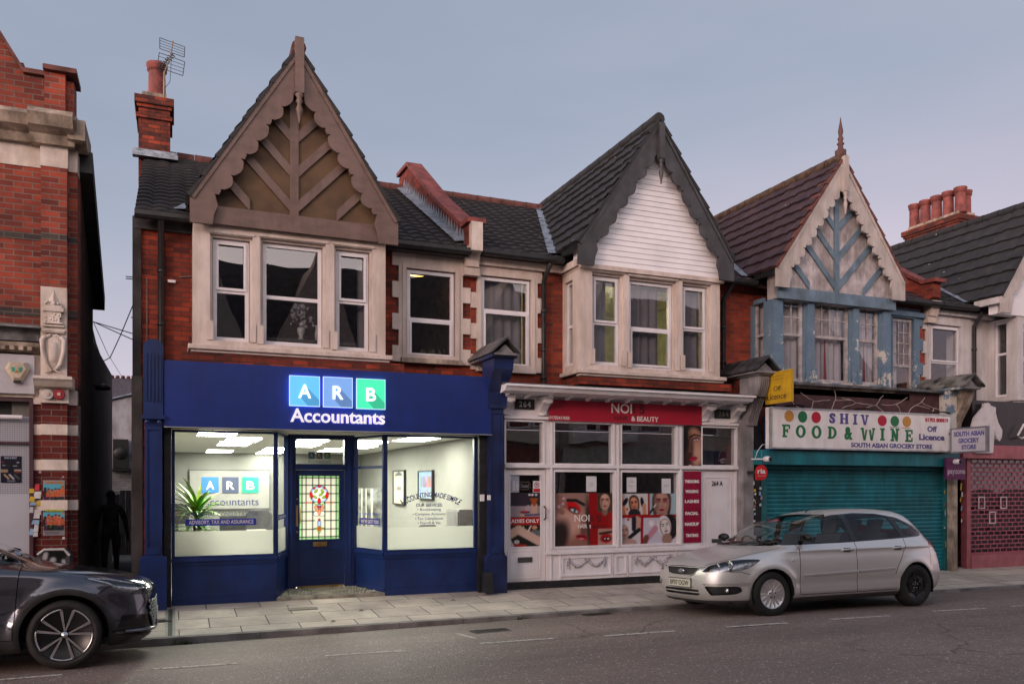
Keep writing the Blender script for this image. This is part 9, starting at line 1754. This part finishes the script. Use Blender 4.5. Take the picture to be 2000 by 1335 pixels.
for mr in(False,True):
 h=skin_mesh('headlight',P3,NN,RG['headlight'],LENS,fc,off=.001,both=False,mir=mr);k=skin_mesh('headlight_housing',P3,NN,RG['headlight'],mat('lamp_housing',(.50,.50,.52),.25,.7,var=.3,scale=25),h,off=-.06,both=False,mir=mr)
 s=-1 if mr else 1
 for(yy,zz,xx,rr)in((.60,.70,.70,.055),(.735,.725,.60,.068)):
  mb=MB();mb.lathe([(rr,.02),(rr*.95,.0),(rr*.6,-.03),(rr*.25,-.04),(0,-.02)],(xx-.03,s*yy,zz),axis='x',n=18);L_(mb,'reflector',REFL,h);mb=MB();mb.lathe([(rr*1.06,.012),(rr*1.08,.02),(rr,.022)],(xx-.03,s*yy,zz),axis='x',n=18);L_(mb,'reflector_ring',CHR,h)
 mb=MB();mb.lathe([(.035,.0),(.04,.02),(.03,.03),(.0,.035)],(.62,s*.735,.385),axis='x',n=14);L_(mb,'fog_lamp',REFL,fc)
 skin_mesh('tail_light',P3,NN,RG['tail_light'],mat('tail_red',(.35,.008,.01),.15,coat=.5),fc,off=.002,both=False,mir=mr)
 # wheels, arch liners
 for ax,st in((AX0,'hubcap'),(AX1,'steel' if s==1 else 'hubcap')):
  wheel(fc,ax,s*.80,RW,.205,.20,st,s);mb=MB();pr=[(ax+.352*cos(a),RW+.352*sin(a))for a in lin(-.35,pi+.35,20)]
  mb.add([(a,s*.89,b)for a,b in pr]+[(a,s*.55,b)for a,b in pr],[(i,i+1,i+21-1+0,i+20-1+0)if False else(i,i+1,i+21,i+20)for i in range(19)],0,True);mb.add([(a,s*.55,b)for a,b in pr],[tuple(range(20))]);L_(mb,'arch_liner',TRIM,fc)
 mb=MB();pts=[(-.52,.0,.565),(-1.0,0,.578),(-1.46,0,.59)];q=lambda x,z:tuple(float(v)for v in B.pos(*B.side(x,z)))
 for(xa,xb)in((-.53,-1.485),(-1.515,-2.20)):
  n=10;c=[q(xa+(xb-xa)*i/n,.55-.03*(xa+(xb-xa)*i/n+.5)*.7)for i in range(n+1)];vs=[]
  for(a,b,c_)in c:vs+=[(a,s*(b+.002),c_-.022),(a,s*(b+.016),c_-.014),(a,s*(b+.016),c_+.012),(a,s*(b+.002),c_+.02)]
  mb.add(vs,[(4*i+j,4*i+4+j,4*i+5+j,4*i+1+j)for i in range(n)for j in range(3)]+[(0,1,2,3),tuple(4*n+j for j in(3,2,1,0))],0,False)
 L_(mb,'side_moulding',carpaint('silver_moulding',(.52,.50,.48),.35,.5),fc)
 for xa in(-1.33,-2.30):
  mb=MB();a,b,c=q(xa,.885);mb.tube([(xa+.10,s*(b-.01),c),(xa+.08,s*(b+.03),c+.004),(xa-.02,s*(b+.034),c+.008),(xa-.09,s*(b+.028),c+.008),(xa-.11,s*(b-.01),c+.006)],[.010,.013,.015,.014,.01],8);L_(mb,'door_handle',carpaint('silver_handle',(.6,.58,.56),.25,.6),fc)
  mb=MB();mb.lathe([(0,.004),(.05,.002),(.055,-.004)],(xa,s*(b+.002),c),axis='y',n=16)if False else mb.box(xa-.06,xa+.06,s*(b-.004),s*(b+.003),c-.03,c+.03);L_(mb,'handle_shade_plate',mat('recess_shade',(.12,.115,.11),.4,.3),fc)  # dark plate carries the shade of a hollow behind the handle
 mb=MB();a,b,c=q(-.62,1.04);n=12;vs=[];mx=Vector((a+.02,s*(b+.16),c+.035))
 for j in range(7):
  f=j/6;r1=math.sin(pi*(f*.8+.1))**.5
  for i in range(n):t_=2*pi*i/n;vs.append((mx.x+.075*(f-.35)*2*.8,mx.y+s*.115*cos(t_)*r1*(1 if j<6 else.95),mx.z+.065*sin(t_)*r1))
 mb.add(vs,[(j*n+i,j*n+(i+1)%n,(j+1)*n+(i+1)%n,(j+1)*n+i)for j in range(6)for i in range(n)]+[tuple(range(n)),tuple(range(7*n-1,6*n-1,-1))],0,True);mb.tube([(a,s*(b-.03),c-.01),(mx.x,s*(b+.07),c+.0)],[.035,.03],8);L_(mb,'door_mirror',mat('mirror_black',(.016,.016,.017),.35),fc)
 a,b,c=q(-.35,.77);mb=MB();mb.lathe([(0,s*.01),(.02,s*.008),(.024,0)],(a,s*(b+.002),c),axis='y',n=12);L_(mb,'side_indicator',mat('indicator_clear',(.55,.52,.48),.2),fc)
# front number plate, badge, chrome grille edge, wipers, aerial
q=lambda y,z:tuple(float(v)for v in B.pos(*B.front(y,z)));xp=q(0,.47)[0]+.012
np_=MB();np_.box(xp,xp+.012,-.26,.26,.415,.525);npl=L_(np_,'number_plate',mat('plate_white',(.62,.62,.50),.4,var=.02),fc);mb=MB();text_into(mb,'BP07 OGW',(-.225,.225,.435,.505),lambda a,b,d:(xp+.0135+d,-a if False else a,b),depth=.001,bold=.01);L_(mb,'plate_lettering',mat('plate_black',(.01,.01,.01),.5),npl)
mb=MB();mb.box(xp-.004,xp+.010,-.272,.272,.405,.4145);mb.box(xp-.004,xp+.010,-.272,.272,.5255,.535);L_(mb,'plate_surround',TRIM,npl)
xb_=q(0,.635)[0];mb=MB();n=24;E_=[(xb_+.004,.075*cos(2*pi*k/n),.635+.032*sin(2*pi*k/n))for k in range(n)];E2=[(xb_+.014,.068*cos(2*pi*k/n),.635+.027*sin(2*pi*k/n))for k in range(n)];mb.add(E_+E2,[(k,(k+1)%n,(k+1)%n+n,k+n)for k in range(n)]+[tuple(range(n,2*n))],0,True);L_(mb,'oval_badge',CHR,fc)
mb=MB();E_=[(xb_+.0145,.052*cos(2*pi*k/n),.635+.018*sin(2*pi*k/n))for k in range(n)];mb.add(E_,[tuple(range(n))]);L_(mb,'badge_centre',mat('badge_blue_grey',(.20,.24,.32),.3),fc)
gl_=[(y,z)for y,z in((-.385,.685),(-.31,.598),(-.22,.578),(0,.573),(.22,.578),(.31,.598),(.40,.674),(.38,.688))];mb=MB();mb.tube([(lambda p:(p[0]+.002,y if True else 0,p[2]))(q(abs(y),z))for y,z in gl_[:-1]],.009,6);mb.tube([(lambda p:(p[0]+.002,y,p[2]))(q(abs(y),.692))for y in lin(-.385,.385,9)],.009,6);L_(mb,'grille_surround',SILV,fc)
mb=MB()
for k in range(5):z=.595+.018*k;mb.tube([(lambda p:(p[0]-.014,y,p[2]))(q(abs(y),z))for y in lin(-.28-.02*k,.28+.02*k,7)],.003,4)
L_(mb,'grille_bars',mat('grille_bar',(.07,.07,.075),.4),gr)
mb=MB()
for(y0_,y1_)in((.05,.62),(-.55,.0)):a=q(abs(y0_),.975);b=q(abs(y1_),1.0);mb.tube([(a[0]+.015,y0_,a[2]+.012),((a[0]+b[0])/2+.03,(y0_+y1_)/2,(a[2]+b[2])/2+.02),(b[0]+.015,y1_,b[2]+.015)],.009,5)
L_(mb,'wiper',TRIM,fc)
mb=MB();mb.tube([(-1.38,0,1.40),(-1.42,0,1.45),(-1.70,0,1.66)],[.014,.008,.003],6);L_(mb,'roof_aerial',TRIM,fc)
mb=MB();mb.box(-3.1,.6,-.72,.72,.19,.26);mb.box(-2.3,-.4,-.80,.80,.20,.30);L_(mb,'underbody',TRIM,fc)
car_inside(fc,-.35,-2.9,.80,1.0,.55)
fc.scale=(1.04,1.04,1.02);place(fc,7.81,10.21,-.14,pi,R(3.0))

# ------------------------------------------------------------------ dark crossover at the left edge
cc=thing('parked_car','dark grey crossover nosing in from the left edge','car',(0,0,0),'cars parked along the kerb')
RW2=.348;AXR=-2.64
prof=[(.19,0.619,-3.15,.78,5,5),(.23,0.743,-3.30,.84,5,5),(.30,0.810,-3.38,.88,5,5),(.38,0.832,-3.42,.90,5,5),(.50,0.841,-3.44,.91,4.8,5),(.62,0.836,-3.43,.912,4.6,5),(.72,0.823,-3.42,.912,4.5,5),(.79,0.788,-3.41,.91,4.5,5),(.84,0.708,-3.40,.906,4.8,5),(.89,0.549,-3.39,.90,5.2,4.8),(.94,.36,-3.37,.89,5.6,4.6),(.985,.10,-3.35,.875,5.8,4.5),(1.02,-.12,-3.32,.86,5.6,4.4),(1.05,-.28,-3.28,.84,5.4,4.3),(1.09,-.38,-3.22,.815,5,4.2),(1.16,-.52,-3.12,.785,5,4.2),(1.26,-.72,-2.98,.745,5,4.1),(1.36,-.96,-2.82,.69,4.8,4),(1.44,-1.20,-2.66,.63,4.5,3.8),(1.50,-1.45,-2.48,.55,4.2,3.5),(1.535,-1.65,-2.32,.44,3.8,3.2),(1.552,-1.80,-2.18,.30,3.2,3),(1.56,-1.95,-2.05,.12,2.5,2.5)]
B=Body(prof,[(0,RW2,.44),(AXR,RW2,.44)],.035,[(.98,.05,.01),(.60,.10,-.02)])
dl2=rounded([(-.45,1.06),(-.75,1.22),(-1.05,1.36),(-1.5,1.46),(-2.0,1.46),(-2.5,1.36),(-2.75,1.22),(-2.3,1.12),(-1.4,1.07)],.05)
wf2=rounded([(-.70,1.09),(-.95,1.27),(-1.2,1.38),(-1.46,1.42),(-1.50,1.08)],.03);wr2=rounded([(-1.58,1.085),(-1.55,1.43),(-1.95,1.43),(-2.35,1.35),(-2.4,1.14),(-2.2,1.12)],.03)
feats=[('cladding','side',[(.80,.191),(.78,.30),(.35,.31),(-2.2,.34),(-3.2,.32),(-3.25,.191)]),('cladding','side',[(.46*cos(a),RW2+.46*sin(a))for a in lin(-.35,pi+.35,30)]),('cladding','side',[(AXR+.46*cos(a),RW2+.46*sin(a))for a in lin(-.35,pi+.35,30)]),
 ('dlo','side',dl2),('side_window_f','side',wf2),('side_window_r','side',wr2),
 ('windscreen','front',[(0,1.07),(.60,1.075),(.72,1.11),(.66,1.30),(.56,1.46),(0,1.49)]),('rear_window','rear',[(0,1.1),(.6,1.1),(.5,1.42),(0,1.45)]),
 ('black_corner','side',[(.56,.335),(.58,.50),(.63,.50),(.88,.485),(.90,.34)]),('black_corner','front',[(.70,.335),(.70,.50),(.80,.50),(.82,.34)]),
 ('grille','front',[(0,.33),(.50,.33),(.60,.42),(.64,.56),(.60,.64),(0,.65)]),
 ('black_bonnet','side',[(.62,.84),(.30,.93),(.05,.985),(.16,1.0),(.5,.93),(.80,.865)]),
 ('headlight','side',rounded([(.16,.905),(.34,.895),(.60,.845),(.84,.775),(.80,.735),(.62,.735),(.42,.80)],.02)),('black_nose','front',[(0,.70),(.50,.70),(.74,.71),(.72,.765),(0,.76)]),
 ('panel_gap','side',strip([(-.40,1.05),(-.42,.8),(-.44,.5),(-.45,.32)],.010)),('panel_gap','side',strip([(.30,.74),(.38,.80),(.46,.83)],.009)),('panel_gap','side',strip([(-1.5,1.07),(-1.5,.35)],.010)),('panel_gap','side',strip([(.66,.50),(.74,.62),(.70,.72)],.007)),
 ('arch_hole','side',arch_poly(0,.405,RW2)),('arch_hole','side',arch_poly(AXR,.405,RW2))]
feats=[(a,b,[(x,max(z,.192))for x,z in p])for a,b,p in feats]
P3,NN,RG=build_skin(B,feats)
DGR=carpaint('dark_grey_paint',(.105,.11,.135),.15,.8,.9);skin_mesh('body',P3,NN,RG['body'],DGR,cc);skin_mesh('inner_lining',P3,NN,np.concatenate([RG['body'],RG['dlo'],RG['cladding']]),INT,cc,off=-.024)
skin_mesh('black_cladding',P3,NN,RG['cladding'],mat('cladding_plastic',(.028,.028,.03),.45,var=.15,scale=10),cc,off=.010);[skin_mesh('window_trim',P3,NN,RG['dlo'],TRIMG,cc,off=-.002,both=False,mir=mr)for mr in(False,True)];skin_mesh('windscreen',P3,NN,RG['windscreen'],CGL,cc,off=-.004);skin_mesh('rear_window',P3,NN,RG['rear_window'],CGL,cc,off=-.004)
for nm in('side_window_f','side_window_r'):
 for mr in(False,True):skin_mesh('side_window',P3,NN,RG[nm],CGL,cc,off=-.006,both=False,mir=mr)
[skin_mesh('bumper_insert',P3,NN,RG['black_corner'],TRIMG,cc,off=-.012,both=False,mir=mr)for mr in(False,True)];gr=skin_mesh('grille',P3,NN,RG['grille'],TRIMG,cc,off=-.03);skin_mesh('black_bonnet_panel',P3,NN,RG['black_bonnet'],mat('gloss_black_paint',(.018,.02,.024),.12,coat=.6),cc,off=.001);skin_mesh('black_nose',P3,NN,RG['black_nose'],TRIMG,cc,off=.002);skin_mesh('panel_gap',P3,NN,RG['panel_gap'],GAP,cc,off=-.008)
q=lambda y,z:tuple(float(v)for v in B.pos(*B.front(y,z)));qs=lambda x,z:tuple(float(v)for v in B.pos(*B.side(x,z)))
mb=MB()
for j in range(9):
 for i in range(17):
  y=-.56+.07*i+.035*(j%2);z=.35+.034*j
  if abs(y)<.46+.16*min(1,(z-.33)/.2):p=q(abs(y),z);mb.lathe([(.020,-.014),(.024,.0),(.018,.006),(.010,-.004)],(p[0]-.004,y,z),axis='x',n=6)
L_(mb,'grille_mesh',mat('grille_chrome',(.45,.47,.45),.3,.8),gr)
mb=MB();pts=[(lambda p:(p[0]+.012,y,p[2]))(q(abs(y),.315+.02*abs(y)))for y in lin(-.78,.78,17)];mb.tube(pts,.022,8);L_(mb,'lower_lip',DGR,cc)
for s,mr in((1,False),(-1,True)):
 h=skin_mesh('headlight',P3,NN,RG['headlight'],LENS,cc,off=.002,both=False,mir=mr);skin_mesh('headlight_housing',P3,NN,RG['headlight'],mat('lamp_dark',(.05,.05,.055),.25,.6),h,off=-.03,both=False,mir=mr)
 mb=MB();pts=[(lambda p:(p[0],s*(p[1]+.0),p[2]))(qs(x,z))for x,z in((.20,.90),(.36,.885),(.60,.83),(.80,.775))];mb.tube(pts,.010,6);pts=[(lambda p:(p[0],s*(p[1]-.004),p[2]))(qs(x,z))for x,z in((.20,.897),(.38,.845),(.46,.80))];mb.tube(pts,.012,6);L_(mb,'light_strip',REFL,h)
 mb=MB();pts=[(lambda p:(p[0],s*(p[1]-.012),p[2]))(qs(x,z))for x,z in((.46,.795),(.62,.762),(.78,.752))];mb.tube(pts,[.02,.028,.02],8);L_(mb,'reflector',REFL,h)
 for ax in(0,AXR):
  wheel(cc,ax,s*.79,RW2,.268,.225,'alloy',s);mb=MB();pr=[(ax+.405*cos(a),RW2+.405*sin(a))for a in lin(-.35,pi+.35,20)];mb.add([(a,s*.905,b)for a,b in pr]+[(a,s*.52,b)for a,b in pr],[(i,i+1,i+21,i+20)for i in range(19)],0,True);mb.add([(a,s*.52,b)for a,b in pr],[tuple(range(20))]);L_(mb,'arch_liner',TRIM,cc)
 mb=MB();a,b,c=qs(-.72,1.10);mb.lathe([(0,-.09),(.07,-.07),(.09,0),(.07,.06),(0,.08)],(a,s*(b+.15),c+.03),axis='x',n=14);mb.tube([(a,s*(b-.03),c),(a,s*(b+.1),c+.01)],.03,6);L_(mb,'door_mirror',TRIMG,cc)
 mb=MB();a,b,c=qs(-1.3,.93);mb.box(a-.1,a+.1,s*b,s*(b+.03),c-.015,c+.015);L_(mb,'door_handle',DGR,cc)
mb=MB();a=q(.0,.45);mb.box(a[0]+.0,a[0]+.012,-.26,.26,.40,.51);pl=L_(mb,'number_plate',mat('plate_white'),cc)
mb=MB();mb.box(-3.1,.7,-.72,.72,.21,.28);mb.box(-2.2,-.5,-.82,.82,.22,.34);L_(mb,'underbody',TRIM,cc);car_inside(cc,-.4,-2.8,.80,1.07,.6)
place(cc,-1.02,10.28,-.14,0,R(-3.0))
